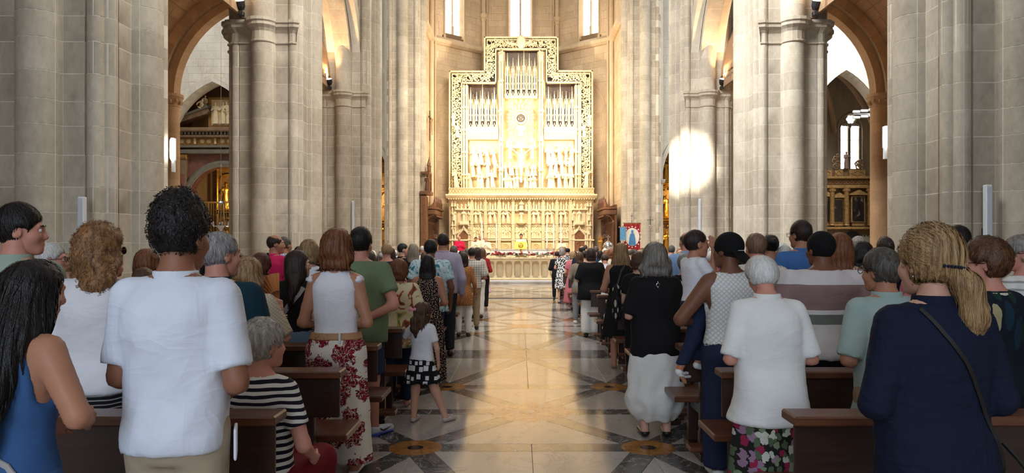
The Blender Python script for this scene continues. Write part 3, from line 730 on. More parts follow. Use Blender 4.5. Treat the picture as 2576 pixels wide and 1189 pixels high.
    if g('shoes'):
        mat, low = sp['shoes']
        for sd, sg in (('L', -1), ('R', 1)):
            an = np.array(LEG[sd][2]); fdv = np.array(g('foot'+sd, (.012*sg, .17, 0.0)))
            def f(p, an=an, fdv=fdv):
                d = cap(p, an+np.array((0, -.014, -.036)), an+fdv+np.array((0, .012, -.050)), .044, .034); d = smax(d, p[:, 2]-(an[2]-low), .008); return smax(d, (an[2]-.088)-p[:, 2], .004)
            build('shoe', f, an+np.minimum(fdv, 0)-.09, an+np.maximum(fdv, 0)+.09, .008, mat)
    return res
def on_head(r, pts):
    """points given in head space -> person space"""
    P = (np.array(pts, float)*r['hs'])@r['RM'].T+r['hc']; return [tuple(v) for v in r['post'](P)]
def on_body(r, pts): return [tuple(v) for v in r['post'](np.array(pts, float))]
M_EYEW = m_plain('eye_white', c3(226, 220, 212), .3, var=.02); M_IRIS = m_plain('iris', c3(48, 32, 24), .2); M_FRAME = m_plain('spectacle_frame', c3(40, 30, 28), .35); M_LENS = m_plain('dark_lens', c3(40, 30, 30), .08); M_LIP = m_plain('lips', c3(168, 96, 88), .5)
def face(r, brow=None):
    for s in (-1, 1):
        b = MB(); c = on_head(r, [(s*.031, .0835, .006)])[0]; b.ball(c, .0115*r['s']*r['hs'], 10, 8); b.build('eye', M_EYEW, r['root'])
        b = MB(); c = on_head(r, [(s*.031, .0915, .006)])[0]; b.ball(c, .0048*r['s']*r['hs'], 8, 6); b.build('iris', M_IRIS, r['root'])
        if brow:
            b = MB(); b.tube(on_head(r, [(s*.014, .099, .026), (s*.032, .098, .032), (s*.050, .088, .027)]), [.003, .004, .002], 6); b.build('eyebrow', brow, r['root'])
def glasses(r, lens=None, up=0.0, frame=None):
    o = MB(); fr = frame or M_FRAME; L = MB()
    for s in (-1, 1):
        pts = [(s*(.032+.024*math.cos(w)), .108-.05*up+.012*(0), .006+.02*math.sin(w)+up*.11) for w in [2*pi*i/14 for i in range(15)]]
        o.tube(on_head(r, pts), .0022, 5, False); o.tube(on_head(r, [(s*.056, .104-.05*up, .010+up*.11), (s*.078, .06-.05*up, .010+up*.10), (s*.083, -.005-.05*up, .006+up*.09)]), .0022, 5)
        if lens:
            c = on_head(r, pts[:-1]); n = len(c); L.add(c+on_head(r, [(a, b-.003, d) for a, b, d in pts[:-1]]), [tuple(range(n)), tuple(range(2*n-1, n-1, -1))]+[(i, (i+1) % n, (i+1) % n+n, i+n) for i in range(n)])
    o.tube(on_head(r, [(-.009, .110-.05*up, .010+up*.11), (.009, .110-.05*up, .010+up*.11)]), .0022, 5)
    ob = o.build('glasses' if not lens else 'sunglasses', fr, r['root'])
    if lens: L.build('lens', lens, ob)
def at_p(px, py, d):
    return (px-1308)*d/FPX, d, EYE+(621-py)*d/FPX
# ================================================================== the church
XL, XR = -5.95, 6.33             # centre lines of the two arcades
PY = (9.95, 17.45, 25.0)         # nave piers
ARC_Z = 6.75                     # springing of the arcade
TE = 38.0                        # east wall of the transept
BLOCK = {}
def block_mesh(mat, bev=.02):
    """a unit dressed block with worn edges, shared by all blocks of one stone"""
    k = mat.name
    if k not in BLOCK:
        b = MB(); b.box((0, 0, 0), (1, 1, 1), bev=bev); me = b.mesh('stone'); me.materials.append(mat); BLOCK[k] = me
    return BLOCK[k]
def masonry(parent, u0, u1, z0, z1, mat, hole=None, ch=(.32, .44), ln=(.45, 1.0), depth=.16, proud=.012, gap=.006, limit=300, key=None, rn=None, name='stone'):
    """courses of single blocks standing in the frame (u, into the wall, z) of the parent"""
    rn = rn or random.Random(hash((round(u0, 2), round(z0, 2))) & 0xffff)
    pcs = []; z = z0
    while z < z1-.05:
        h = min(rn.uniform(*ch), z1-z)
        if z1-z-h < .15: h = z1-z
        u = u0-(rn.uniform(0, ln[0]))
        while u < u1-.02:
            w = rn.uniform(*ln); a, b = max(u, u0), min(u+w, u1); u += w
            if b-a < .06: continue
            if hole:
                c = hole(a, b, z, z+h)
                if c is None: continue
                a, b = c
                if b-a < .05: continue
            pcs.append(((a+b)/2, z+h/2, b-a-gap, h-gap, rn.uniform(-.004, .006)))
        z += h
    if key: pcs.sort(key=key)
    me = block_mesh(mat)
    for (u, zc, w, h, q) in pcs[:limit]:
        link(name, me, None, parent, (u, depth/2-proud-q, zc), None, (w, depth, h))
    if len(pcs) > limit:
        b = MB()
        for (u, zc, w, h, q) in pcs[limit:]: b.box((u, depth/2-proud-q, zc), (w, depth, h), bev=.008)
        tag(b.build('stonework', mat, parent), kind='stuff')
def arc_pts(cx, zs, half, R_, n=16):
    """pointed arch intrados from left springing to right springing"""
    c = R_-half; ap = math.acos(c/R_); L = []
    for i in range(n+1):
        ph = pi-ap*i/n; L.append((cx+c+R_*math.cos(ph), zs+R_*math.sin(ph)))
    return L+[(2*cx-x, z) for x, z in L[-2::-1]]
def arch_h(x, cx, zs, half, R_):
    d = abs(x-cx)
    if d >= half: return None
    c = R_-half
    return zs+math.sqrt(max(R_*R_-(d+c)**2, 0))
def voussoirs(parent, cx, zs, half, R_, t, y0, y1, n, mat, gap=.006, sides=(0, 1), name='voussoir'):
    c = R_-half; ap = math.acos(c/R_)
    bk = MB(); Li = arc_pts(0, 0, half+.004, R_+.004, n); Lo = arc_pts(0, 0, half+t-.004, R_+t-.004, n)
    for i in range(len(Li)-1):
        a, b_, e, f = Li[i], Li[i+1], Lo[i+1], Lo[i]
        bk.prism([a, b_, e, f], y0+.004, y1-.004, 'y', (cx, 0, zs))
    bk.build('joint_mortar', M_MORT if mat in (S_L, S_T) else M_MORTW, parent)
    for s in sides:
        for i in range(n):
            a0, a1 = pi-ap*i/n, pi-ap*(i+1)/n
            q = []
            for (r, a) in ((R_, a0), (R_, a1), (R_+t, a1), (R_+t, a0)):
                x = c+r*math.cos(a); z = r*math.sin(a); x = min(x, 0)
                q.append([x, z])
            mx = sum(p[0] for p in q)/4; mz = sum(p[1] for p in q)/4
            k = 1-gap/max(.12, abs(R_*ap/n)); q = [(mx+(p[0]-mx)*k, mz+(p[1]-mz)*k) for p in q]
            if s: q = [(-p[0], p[1]) for p in q][::-1]
            b = MB(); b.prism(q, y0, y1, 'y', (cx, 0, zs)); b.build(name, mat, parent)
def wall_arches(b, x0, x1, z1, arches, y0, y1, soffit=True):
    """wall slab with pointed openings: front, back and the reveals"""
    arches = sorted(arches, key=lambda a: a[0]); x = x0
    for (cx, zs, half, R_) in arches:
        b.box(((x+cx-half)/2, (y0+y1)/2, z1/2), (cx-half-x, y1-y0, z1))
        L = arc_pts(cx, zs, half, R_, 14)
        for (a, za), (c, zc) in zip(L[:-1], L[1:]):
            b.add([(a, y0, za), (c, y0, zc), (c, y0, z1), (a, y0, z1), (a, y1, za), (c, y1, zc), (c, y1, z1), (a, y1, z1)],
                  [(0, 1, 2, 3), (7, 6, 5, 4), (0, 4, 5, 1)])
        x = cx+half
    b.box(((x+x1)/2, (y0+y1)/2, z1/2), (x1-x, y1-y0, z1))
# ------------------------------------------------------------------ piers
def pier_r(th):
    dx, dy = math.cos(th), math.sin(th); r = 0
    for (a, b) in ((.56, .84), (.84, .56), (.75, .75)):
        r = max(r, min(a/max(abs(dx), 1e-9), b/max(abs(dy), 1e-9)))
    cs = [(.85, 0, .27), (-.85, 0, .27), (0, .85, .27), (0, -.85, .27)]
    for sx in (-1, 1):
        for sy in (-1, 1): cs += [(sx*.66, sy*.765, .105), (sx*.765, sy*.66, .105)]
    for cx, cy_, rr in cs:
        q = cx*dx+cy_*dy; dd = q*q-(cx*cx+cy_*cy_-rr*rr)
        if dd > 0: r = max(r, q+math.sqrt(dd))
    return r
def rdp(pts, eps):
    if len(pts) < 3: return pts
    a, b = np.array(pts[0]), np.array(pts[-1]); ab = b-a; L = np.hypot(*ab)+1e-9
    d = [abs(ab[0]*(p[1]-a[1])-ab[1]*(p[0]-a[0]))/L for p in pts[1:-1]]; i = int(np.argmax(d))+1
    if d[i-1] < eps: return [pts[0], pts[-1]]
    return rdp(pts[:i+1], eps)[:-1]+rdp(pts[i:], eps)
def pier_line(a0, a1, eps=.004):
    n = int((a1-a0)*180/pi*4)+2
    P = [(pier_r(a0+(a1-a0)*i/n)*math.cos(a0+(a1-a0)*i/n), pier_r(a0+(a1-a0)*i/n)*math.sin(a0+(a1-a0)*i/n)) for i in range(n+1)]
    return rdp(P, eps)
def strip_stone(line, h, mat, name='stone', g=.003, ch=.0035):
    """a pier block: the outline of the pier between two joints, rounded edges, returns into the core"""
    L = [Vector((p[0], p[1])) for p in line]
    def off(d):
        out = []
        for i, p in enumerate(L):
            t = (L[min(i+1, len(L)-1)]-L[max(i-1, 0)]).normalized(); out.append(p+Vector((-t.y, t.x))*d)
        return out
    full = off(0); ins = off(ch); deep = off(.07)
    def trim(Q, d):
        Q = [q.copy() for q in Q]
        Q[0] = Q[0]+(Q[1]-Q[0]).normalized()*d; Q[-1] = Q[-1]+(Q[-2]-Q[-1]).normalized()*d; return Q
    rows = [(trim(deep, g), g), (trim(ins, g), g), (trim(full, g), g+ch), (trim(full, g), h-g-ch), (trim(ins, g), h-g), (trim(deep, g), h-g)]
    b = MB(); n = len(L); vs = []
    for Q, z in rows: vs += [(q.x, q.y, z) for q in Q]
    fs = [(i*n+j, i*n+j+1, (i+1)*n+j+1, (i+1)*n+j) for i in range(5) for j in range(n-1)]
    fs += [tuple(i*n for i in range(5, -1, -1)), tuple(i*n+n-1 for i in range(6))]
    b.add(vs, fs); me = b.mesh(name, 40); me.materials.append(mat); return me
A1 = math.radians(18.6); A2 = math.radians(33.5); Q4 = pi/2
H0 = .36
PIERM = {}
def pier_meshes(mat):
    if mat.name not in PIERM:
        PIERM[mat.name] = {'drum': strip_stone(pier_line(-A1, A1), H0, mat), 'corner': strip_stone(pier_line(A1, Q4-A1), H0, mat),
                           'half': strip_stone(pier_line(A1, pi/4), H0, mat), 'half2': strip_stone(pier_line(pi/4, Q4-A1), H0, mat),
                           'flat': strip_stone(pier_line(A1, A2), H0, mat), 'rest': strip_stone(pier_line(A2, Q4-A1), H0, mat)}
    return PIERM[mat.name]
CORE = [(.9992*p[0], .9992*p[1]) for q in range(4) for p in pier_line(q*pi/2, (q+1)*pi/2, .006)[:-1]]
CAPL = [p for q in range(4) for p in pier_line(q*pi/2, (q+1)*pi/2, .012)[:-1]]
def pier(name, label, x, y, top, vis, dirs, mat, nave, capital=True, seed=0):
    root = tag(empty(name, (x, y, 0)), label, None, None, 'structure')
    b = MB(); b.prism(CORE, 0, top, 'z'); b.build('pier_core', M_MORT if mat is not S_W else M_MORTW, root)
    rn = random.Random(seed+5); PM = pier_meshes(mat); z = .5; far = MB()
    # base plinth
    for k, (z0, z1, e) in enumerate(((0, .28, 1.16), (.28, .42, 1.10), (.42, .5, 1.04))):
        b = MB(); b.prism([(p[0]*e, p[1]*e) for p in CAPL], z0, z1, 'z'); b.build('plinth', mat, root)
    cnt = 0
    while z < top-.2:
        h = rn.uniform(.31, .42); kind = rn.choice((0, 1, 1, 2)); pcs = []
        for q in range(4):
            pcs.append(('drum', q))
            pcs += [[('corner', q)], [('half', q), ('half2', q)], [('flat', q), ('rest', q)]][kind]
        for nm, q in pcs:
            a = {'drum': 0, 'corner': pi/4, 'half': .55, 'half2': 1.0, 'flat': .45, 'rest': 1.0}[nm]+q*Q4
            seen = any(math.cos(a-d) > .55 for d in dirs)
            me = PM[nm]
            if z < vis and seen and cnt < 300:
                link('stone', me, None, root, (0, 0, z), (0, 0, q*Q4), (1, 1, h/H0)); cnt += 1
            elif z >= vis and seen:
                if True:
                    ca, sa = math.cos(q*Q4), math.sin(q*Q4); n = len(far.v)
                    far.v += [(v.co.x*ca-v.co.y*sa, v.co.x*sa+v.co.y*ca, z+v.co.z*h/H0) for v in me.vertices]
                    far.f += [tuple(i+n for i in p.vertices) for p in me.polygons]; far.m += [0]*len(me.polygons)
        z += h
    tag(far.build('stonework', mat, root), kind='stuff')
    if capital:
        # moulded capital band round the arcade shafts, not on the nave side
        prof = [(.0, -.44), (.035, -.42), (.035, -.39), (.0, -.37), (.0, -.18), (.05, -.12), (.13, -.06), (.13, .0), (.17, .03), (.17, .10), (.05, .11)]
        N = len(CAPL); pts = [Vector(p) for p in CAPL]
        keep = [not (math.cos(math.atan2(p.y, p.x)-nave) > math.cos(math.radians(48))) for p in pts]
        nm = []
        for i in range(N):
            t = (pts[(i+1) % N]-pts[i-1]).normalized(); nrm = Vector((t.y, -t.x))
            rad = pts[i].normalized(); nm.append((nrm*.5+rad*.5))
        b = MB(); m = len(prof); vs = []
        for i in range(N):
            for d, zz in prof:
                q = pts[i]+nm[i]*(d+.006); vs.append((q.x, q.y, ARC_Z+zz))
        fs = []
        for i in range(N):
            j = (i+1) % N
            if keep[i] and keep[j]:
                fs += [(i*m+k, j*m+k, j*m+k+1, i*m+k+1) for k in range(m-1)]
            elif keep[i] != keep[j]:
                e = i if keep[i] else j; fs.append(tuple(e*m+k for k in range(m)))
        used = sorted({i for f in fs for i in f}); mp = {o: n for n, o in enumerate(used)}
        b.add([vs[o] for o in used], [tuple(mp[i] for i in f) for f in fs])
        tag(b.build('capital', mat, root), 'moulded stone capital')
    return root
D = {'cam': -pi/2, 'east': pi/2, 'px': 0.0, 'mx': pi}
names = (('nearest the photographer', 5.6), ('between the first and the crossing pier', 8.6), ('at the crossing', 11.2))
for i, y in enumerate(PY):
    pier('trim_%d' % (i+1), 'clustered limestone pier left of the aisle, %s' % names[i][0], XL-(.15 if i == 0 else 0), y, 13.0, names[i][1], (D['cam'], D['px'], -.6, -2.2), S_L, 0.0, seed=i)
    pier('trim_%d' % (i+4), 'clustered limestone pier right of the aisle, %s' % names[i][0], XR, y, 13.0, names[i][1], (D['cam'], D['mx'], -2.5, -.9), S_L, pi, seed=i+10)
pier('trim_7', 'tall shafted limestone pier beside the left choir stalls', -6.1, 38.1, 17.0, 15.5, (D['cam'], D['px']), S_L, 0.0, False, 21)
pier('trim_8', 'tall shafted limestone pier behind the red banner', 6.5, 38.1, 17.0, 15.5, (D['cam'], D['mx']), S_L, pi, False, 22)
# ------------------------------------------------------------------ arcades between the piers (run along the nave)
n_tr = 9
for side, X in (('left', XL), ('right', XR)):
    for i, (ya, yb) in enumerate(((PY[0]-7.5, PY[0]), (PY[0], PY[1]), (PY[1], PY[2]))):
        half = (yb-ya)/2-.80; mid = (ya+yb)/2; Rr = half*1.24
        root = tag(empty('trim_%d' % n_tr, (X, mid, 0), pi/2), None, None, None, 'structure'); n_tr += 1
        root['label'] = 'pointed stone arcade arch of the %s side aisle, bay %s' % (side, ('over the photographer', 'after the first pier', 'before the crossing')[i])
        b = MB(); L = arc_pts(0, ARC_Z+.1, half+.27, Rr+.28, 14)
        for (a, za), (c, zc) in zip(L[:-1], L[1:]):
            b.add([(a, -.5, za), (c, -.5, zc), (c, -.5, 13), (a, -.5, 13), (a, .5, za), (c, .5, zc), (c, .5, 13), (a, .5, 13)], [(0, 1, 2, 3), (7, 6, 5, 4), (0, 4, 5, 1)])
        b.build('arcade_wall', S_L, root)
        if i:
            voussoirs(root, 0, ARC_Z+.1, half, Rr, .36, -.26, .26, 13, S_L, .008)
            voussoirs(root, 0, ARC_Z+.1, half+.2, Rr+.2, .42, -.56, -.28, 13, S_L, .008)
            voussoirs(root, 0, ARC_Z+.1, half+.2, Rr+.2, .42, .28, .56, 13, S_L, .008)
# ------------------------------------------------------------------ side aisles: outer wall, vault, arch to the transept
for side, sx, X in (('left', -1, XL), ('right', 1, XR)):
    x_in = X+sx*.75; x_out = -12.3 if sx < 0 else 12.65; cx = (x_in+x_out)/2; half = abs(x_out-x_in)/2; Rr = half*1.28
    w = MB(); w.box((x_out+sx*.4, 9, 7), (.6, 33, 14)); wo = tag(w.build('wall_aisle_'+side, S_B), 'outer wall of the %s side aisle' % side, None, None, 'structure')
    fr = link('stone_facing', None, None, wo)
    fr.location = (x_out+sx*.1, 24.4 if sx > 0 else 6, 0); fr.rotation_euler = (0, 0, pi/2 if sx < 0 else -pi/2)
    masonry(fr, 0, 18.4, 0, 7, S_B, limit=120, ch=(.5, .6), ln=(.9, 1.5))
    # barrel of the vault
    v = MB(); L = arc_pts(cx, ARC_Z+.15, half+.3, Rr+.3, 12)
    for (a, za), (c, zc) in zip(L[:-1], L[1:]):
        v.add([(a, -2, za), (c, -2, zc), (c, 25.1, zc), (a, 25.1, za), (a, -2, za+.3), (c, -2, zc+.3), (c, 25.1, zc+.3), (a, 25.1, za+.3)], [(0, 3, 2, 1), (4, 5, 6, 7)])
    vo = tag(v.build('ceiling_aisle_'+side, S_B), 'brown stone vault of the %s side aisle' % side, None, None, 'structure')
    st = MB(); rn = random.Random(4)
    for (a, za), (c, zc) in zip(L[:-1], L[1:]):
        y = 14+rn.uniform(-.5, 0)
        while y < 24.4:
            l = rn.uniform(.6, 1.2); t = Vector((c-a, 0, zc-za)).normalized(); nn = Vector((t.z, 0, -t.x))*.02
            q = [Vector((a, y+.01, za))+t*.012, Vector((c, y+.01, zc))-t*.012, Vector((c, y+l-.01, zc))-t*.012, Vector((a, y+l-.01, za))+t*.012]
            st.add([p+nn for p in q]+[p-nn*2 for p in q], [(0, 3, 2, 1), (0, 1, 5, 4), (1, 2, 6, 5), (2, 3, 7, 6), (3, 0, 4, 7)]); y += l
    tag(st.build('vault_stonework', S_B, vo), kind='stuff')
    # transverse arches, one at each pier line; the last opens to the transept
    for k, (yy, thick) in enumerate(((17.45, .7), (25.0, .9))):
        root = tag(empty('trim_%d' % n_tr, (cx, yy, 0)), 'round stone arch across the %s side aisle, %s' % (side, ('second pier', 'opening to the transept')[k]), None, None, 'structure'); n_tr += 1
        voussoirs(root, 0, ARC_Z+.15, half-.32, Rr-.32, .28, -thick/2+.22, thick/2-.22, 14, S_B, .008)
        voussoirs(root, 0, ARC_Z+.15, half-.06, Rr-.06, .34, -thick/2, thick/2, 14, S_B, .008)
        # respond on the outer wall
        rx = sx*(abs(x_out-cx)-.05)
        rs = MB()
        nz = 17; z = 0
        for q in range(nz):
            h = ARC_Z/nz; b = MB(); b.lathe([(.28, .004), (.34, .012), (.34, h-.012), (.28, h-.004)], 20, (rx, 0, z)); b.build('drum', S_B, root, smooth=40); z += h
        c = MB(); c.lathe([(.34, -.02), (.36, .0), (.36, .04), (.34, .05), (.36, .16), (.44, .30), (.47, .33), (.47, .42), (.3, .43)], 20, (rx, 0, ARC_Z-.24))
        for a in range(12):
            w = 2*pi*a/12; c.ball((rx+.39*math.cos(w), .39*math.sin(w), ARC_Z-.1+.04*(a % 2)), (.06, .06, .08), 6, 4)
        c.build('carved_capital', S_B, root)
        c = MB(); c.lathe([(.335, 0), (.335, ARC_Z)], 20, (rx, 0, 0)); c.box((rx+sx*.25, 0, 4.5), (.5, .6, 9)); c.build('respond', S_B, root)
# ------------------------------------------------------------------ transept east wall, left and right of the choir
for side, sx in (('left', -1), ('right', 1)):
    if sx < 0: arches = [(-16.3, 6.5, 2.6, 4.2), (-9.05, 5.0, 2.1, 3.2)]; xa, xb = -22, -6.3
    else: arches = [(9.75, 5.2, 2.2, 3.3), (17.3, 7.5, 2.05, 4.0)]; xa, xb = 6.7, 22
    b = MB(); wall_arches(b, xa, xb, 17, arches, TE, TE+.9)
    wo = tag(b.build('wall_transept_'+side, M_MORT), 'pale ashlar wall of the %s transept with pointed chapel arches' % side, None, None, 'structure')
    fr = link('stone_facing', None, None, wo); fr.location = (0, TE, 0)
    def hole(a, b_, z0, z1, arches=arches):
        for (cx, zs, half, R_) in arches:
            hh = half+.42; RR = R_+.42
            for edge in (0, 1):
                pass
            za = (z0+z1)/2
            if za < zs: ext = hh
            else:
                c = R_-half; q = RR*RR-(za-zs)**2
                if q <= c*c: continue
                ext = math.sqrt(q)-c
            l, r = cx-ext, cx+ext
            if b_ <= l or a >= r: continue
            if a < l and b_ > l: b_ = l
            elif b_ > r and a < r: a = r
            else: return None
        return a, b_
    ctr = arches[0][0] if sx < 0 else arches[1][0]
    masonry(fr, xa, xb, 0, 17, S_T, hole, limit=300, ch=(.36, .46), ln=(.6, 1.2), key=lambda p, c=ctr: abs(p[0]-c)+abs(p[1]-11)*1.0)
    for k, (cx, zs, half, R_) in enumerate(arches):
        voussoirs(fr, cx, zs, half, R_, .21, -.10, .5, 11, S_T, .008)
        voussoirs(fr, cx, zs, half+.22, R_+.22, .20, -.02, .4, 11, S_T, .008)
        for s in (-1, 1):
            for q in range(14):
                h = zs/14; bb = MB(); bb.box((cx+s*(half+.21), .2, h*(q+.5)), (.42, .5, h-.012), bev=.015); bb.build('jamb_stone', S_T, fr)
            bb = MB(); bb.box((cx+s*(half+.16), .12, zs-.14), (.56, .62, .10), bev=.03); bb.box((cx+s*(half+.18), .14, zs-.05), (.66, .7, .1), bev=.02); bb.build('impost', S_T, fr)
        # chapel behind: walls, back wall, floor step
        ch = MB(); d = 5.0
        wide = 2.6 if (sx > 0 and k == 1) else .5
        ch.box((cx-half-.5, TE+.9+d/2, 6), (.3, d, 12)); ch.box((cx+half+wide, TE+.9+d/2, 6), (.3, d, 12))
        if not (sx > 0 and k == 1): ch.box((cx, TE+.9+d, 6), (2*half+1.3, .3, 12))
        ch.box((cx+(wide-.5)/2, TE+.9+d/2, 12.1), (2*half+.8+wide, d+.3, .3))
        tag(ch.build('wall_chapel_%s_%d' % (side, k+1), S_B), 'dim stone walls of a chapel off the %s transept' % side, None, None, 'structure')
    o = MB(); o.box((sx*22.3, 31.5, 8.5), (.6, 14, 17)); tag(o.build('wall_transept_end_'+side, S_T), 'end wall of the %s transept' % side, None, None, 'structure')
# ------------------------------------------------------------------ the apse
def apse_panel(name, label, p0, p1, win, cornice=True, top=19.0, blind=None, floor_z=0.0, limit=300, key=None):
    p0 = Vector(p0); p1 = Vector(p1); L = (p1-p0).length; rz = math.atan2(p1.y-p0.y, p1.x-p0.x)
    b = MB()
    if win:
        u0, u1, zs = win
        b.box((u0/2, .45, top/2), (u0, .7, top)); b.box(((u1+L)/2, .45, top/2), (L-u1, .7, top)); b.box(((u0+u1)/2, .45, zs/2), (u1-u0, .7, zs))
    else: b.box((L/2, .45, top/2), (L, .7, top))
    wo = tag(b.build(name, M_MORTW, None, (p0.x, p0.y, 0), (0, 0, rz)), label, None, None, 'structure')
    def hole(a, b_, z0, z1):
        if not win: return a, b_
        l, r = win[0]-.16, win[1]+.16
        if z1 <= win[2]-.25 or b_ <= l or a >= r: return a, b_
        if a < l and b_ > l: return a, l
        if b_ > r and a < r: return r, b_
        return None
    masonry(wo, 0, L, 0, top, S_W, hole, limit=limit, ch=(.36, .48), ln=(.5, 1.1), key=key or (lambda p: -p[1]))
    if cornice:
        for k in range(6):
            c = MB(); c.prism([(-.30, 13.72), (-.33, 13.8), (-.33, 13.9), (-.05, 14.12), (.1, 14.12), (.1, 13.6), (-.12, 13.6)], L*k/6+.004, L*(k+1)/6-.004, 'x'); c.build('cornice_stone', S_W, wo)
    if win:
        u0, u1, zs = win; wd = u1-u0; h = top-zs
        wr = link('window_frame', None, None, wo)
        for (a, s) in ((u0, 1), (u1, -1)):
            c = MB(); c.prism([(a-s*.16, -.02), (a, -.02), (a+s*.12, .22), (a+s*.12, .5), (a-s*.16, .5)][::s], zs-.2, top, 'z'); c.build('jamb', S_W, wo)
            c = MB(); c.tube([(a-s*.03, -.05, zs-.35), (a-s*.03, -.05, top)], .05, 8); c.lathe([(.08, 0), (.08, .3), (.05, .34)], 8, (a-s*.03, -.05, zs-.5)); c.build('window_shaft', S_W, wo)
        c = MB(); c.prism([(-.05, zs-.45), (.35, zs-.02), (.5, zs-.02), (.5, zs-.5), (-.05, zs-.5)], u0-.1, u1+.1, 'x'); c.build('sloping_sill', S_W, wo)
        c = MB(); c.box(((u0+u1)/2, .3, (zs+top)/2), (.11, .2, h)); c.tube([((u0+u1)/2, .19, zs), ((u0+u1)/2, .19, top)], .045, 8); c.lathe([(.09, 0), (.09, .5), (.05, .56)], 8, ((u0+u1)/2, .19, zs)); c.build('mullion', S_W, wo)
        # leaded panes
        rn = random.Random(3); nr = 9
        for s in (0, 1):
            a = (u0+.11 if s == 0 else (u0+u1)/2+.05); bb = ((u0+u1)/2-.05 if s == 0 else u1-.11)
            for i in range(nr):
                for j in range(2):
                    m = a+(bb-a)*j/2; e = a+(bb-a)*(j+1)/2; z0 = zs+h*i/nr; z1 = zs+h*(i+1)/nr
                    p = MB(); p.box(((m+e)/2, .34, (z0+z1)/2), (e-m-.016, .01, z1-z0-.02)); p.build('pane', M_PANE, wo)
            ld = MB()
            for i in range(nr): ld.box(((a+bb)/2, .33, zs+h*i/nr), (bb-a, .02, .022))
            ld.box(((a+bb)/2, .33, zs+h/2), (.018, .02, h)); ld.build('leading', M_LEAD, wo)
    if blind:
        cx, zs, half, R_ = blind
        for (o_, r_) in ((0, .05), (.16, .035)):
            c = MB(); c.tube([(x, -.03, z) for x, z in [(cx-half-o_, 4.0)]+arc_pts(cx, zs, half+o_, R_+o_, 10)+[(cx+half+o_, 4.0)]], r_, 6); c.build('blind_arch_moulding', S_W, wo)
        for s in (-1, 1):
            c = MB(); c.tube([(x, -.02, z) for x, z in arc_pts(cx+s*half*.5, zs-.6, half*.42, half*.55, 6)], .035, 6); c.build('tracery', S_W, wo)
    return wo
apse_panel('wall_apse_left', 'warm lit apse wall left of the altarpiece with tall lancet window', (-5.3, 42.0, 0), (-2.26, 44.7, 0), (1.06, 2.48, 14.45), blind=(1.65, 9.6, 1.15, 2.1))
apse_panel('wall_apse_centre', 'warm lit apse wall behind the altarpiece with tall central window', (-2.26, 44.7, 0), (2.3, 44.7, 0), (1.55, 3.02, 14.2), key=lambda p: -p[1])
apse_panel('wall_apse_right', 'warm lit apse wall right of the altarpiece with tall lancet window', (2.3, 44.7, 0), (5.5, 42.0, 0), (1.74, 3.16, 14.45), blind=(2.35, 9.6, 1.15, 2.1))
apse_panel('wall_choir_left', 'warm lit choir wall behind the left stalls', (-5.3, 38.6, 0), (-5.3, 42.0, 0), None, limit=200)
apse_panel('wall_choir_right', 'warm lit choir wall behind the right stalls', (5.5, 42.0, 0), (5.5, 38.6, 0), None, limit=200)
for k, (x, y, capz) in enumerate(((-2.26, 44.55, 15.6), (2.3, 44.55, 15.4), (-5.15, 41.9, 16.2), (5.35, 41.9, 16.2))):
    root = tag(empty('trim_%d' % n_tr, (x, y, 0)), 'slender stone rib shaft with carved capital in the apse, %s' % ('left of the central window', 'right of the central window', 'left corner', 'right corner')[k], None, None, 'structure'); n_tr += 1
    for (dx, r) in ((-.2, .06), (0, .13), (.2, .06)):
        b = MB(); b.tube([(dx, .05 if dx else -.08, 0), (dx, .05 if dx else -.08, 19)], r, 10); b.build('shaft', S_W, root, smooth=40)
    b = MB(); b.lathe([(.14, 0), (.16, .03), (.14, .06), (.15, .2), (.21, .38), (.22, .48), (.14, .5)], 12, (0, -.08, capz))
    for a in range(8): w = 2*pi*a/8; b.ball((.18*math.cos(w), -.08+.18*math.sin(w), capz+.22+.05*(a % 2)), .045, 6, 4)
    b.build('carved_capital', S_W, root)
# ------------------------------------------------------------------ floor
XC = .095
fl = MB(); fl.box((0, 22, -.055), (50, 64, .09)); FLOOR = tag(fl.build('floor', M_MORT), 'polished church floor of white and grey marble slabs', None, None, 'structure')
def clip_poly(P, a, b, c):
    """part of a convex polygon where a*x+b*y+c >= 0"""
    out = []
    for i in range(len(P)):
        p, q = P[i], P[(i+1) % len(P)]; dp = a*p[0]+b*p[1]+c; dq = a*q[0]+b*q[1]+c
        if dp >= 0: out.append(p)
        if dp*dq < 0: t = dp/(dp-dq); out.append((p[0]+(q[0]-p[0])*t, p[1]+(q[1]-p[1])*t))
    return out
def parea(P): return abs(sum(P[i][0]*P[(i+1) % len(P)][1]-P[(i+1) % len(P)][0]*P[i][1] for i in range(len(P))))/2
def inset_poly(P, g):
    A = sum(P[i][0]*P[(i+1) % len(P)][1]-P[(i+1) % len(P)][0]*P[i][1] for i in range(len(P)))
    if A < 0: P = P[::-1]
    Q = P
    for i in range(len(P)):
        p, q = P[i], P[(i+1) % len(P)]; dx, dy = q[0]-p[0], q[1]-p[1]; L = math.hypot(dx, dy)
        if L < 1e-6: continue
        a, b = -dy/L, dx/L; Q = clip_poly(Q, a, b, -(a*p[0]+b*p[1])-g)
        if len(Q) < 3: return None
    return Q
def slab(P, mat, parent=None, name='marble_slab', lift=0.0, mb=None):
    P = inset_poly(P, .0012)
    if not P or parea(P) < .002: return
    T = inset_poly(P, .0016)
    if not T or len(T) != len(P): T = P
    n = len(P); b = mb or MB()
    b.add([(x, y, -.02) for x, y in P]+[(x, y, -.0012+lift) for x, y in P]+[(x, y, lift) for x, y in T],
          [(i, (i+1) % n, (i+1) % n+n, i+n) for i in range(n)]+[(i+n, (i+1) % n+n, (i+1) % n+2*n, i+2*n) for i in range(n)]+[tuple(range(2*n, 3*n))])
    if mb is None: b.build(name, mat, parent or FLOOR)
DX, DY, BW = .94, 1.255, .112
FW = 1.95
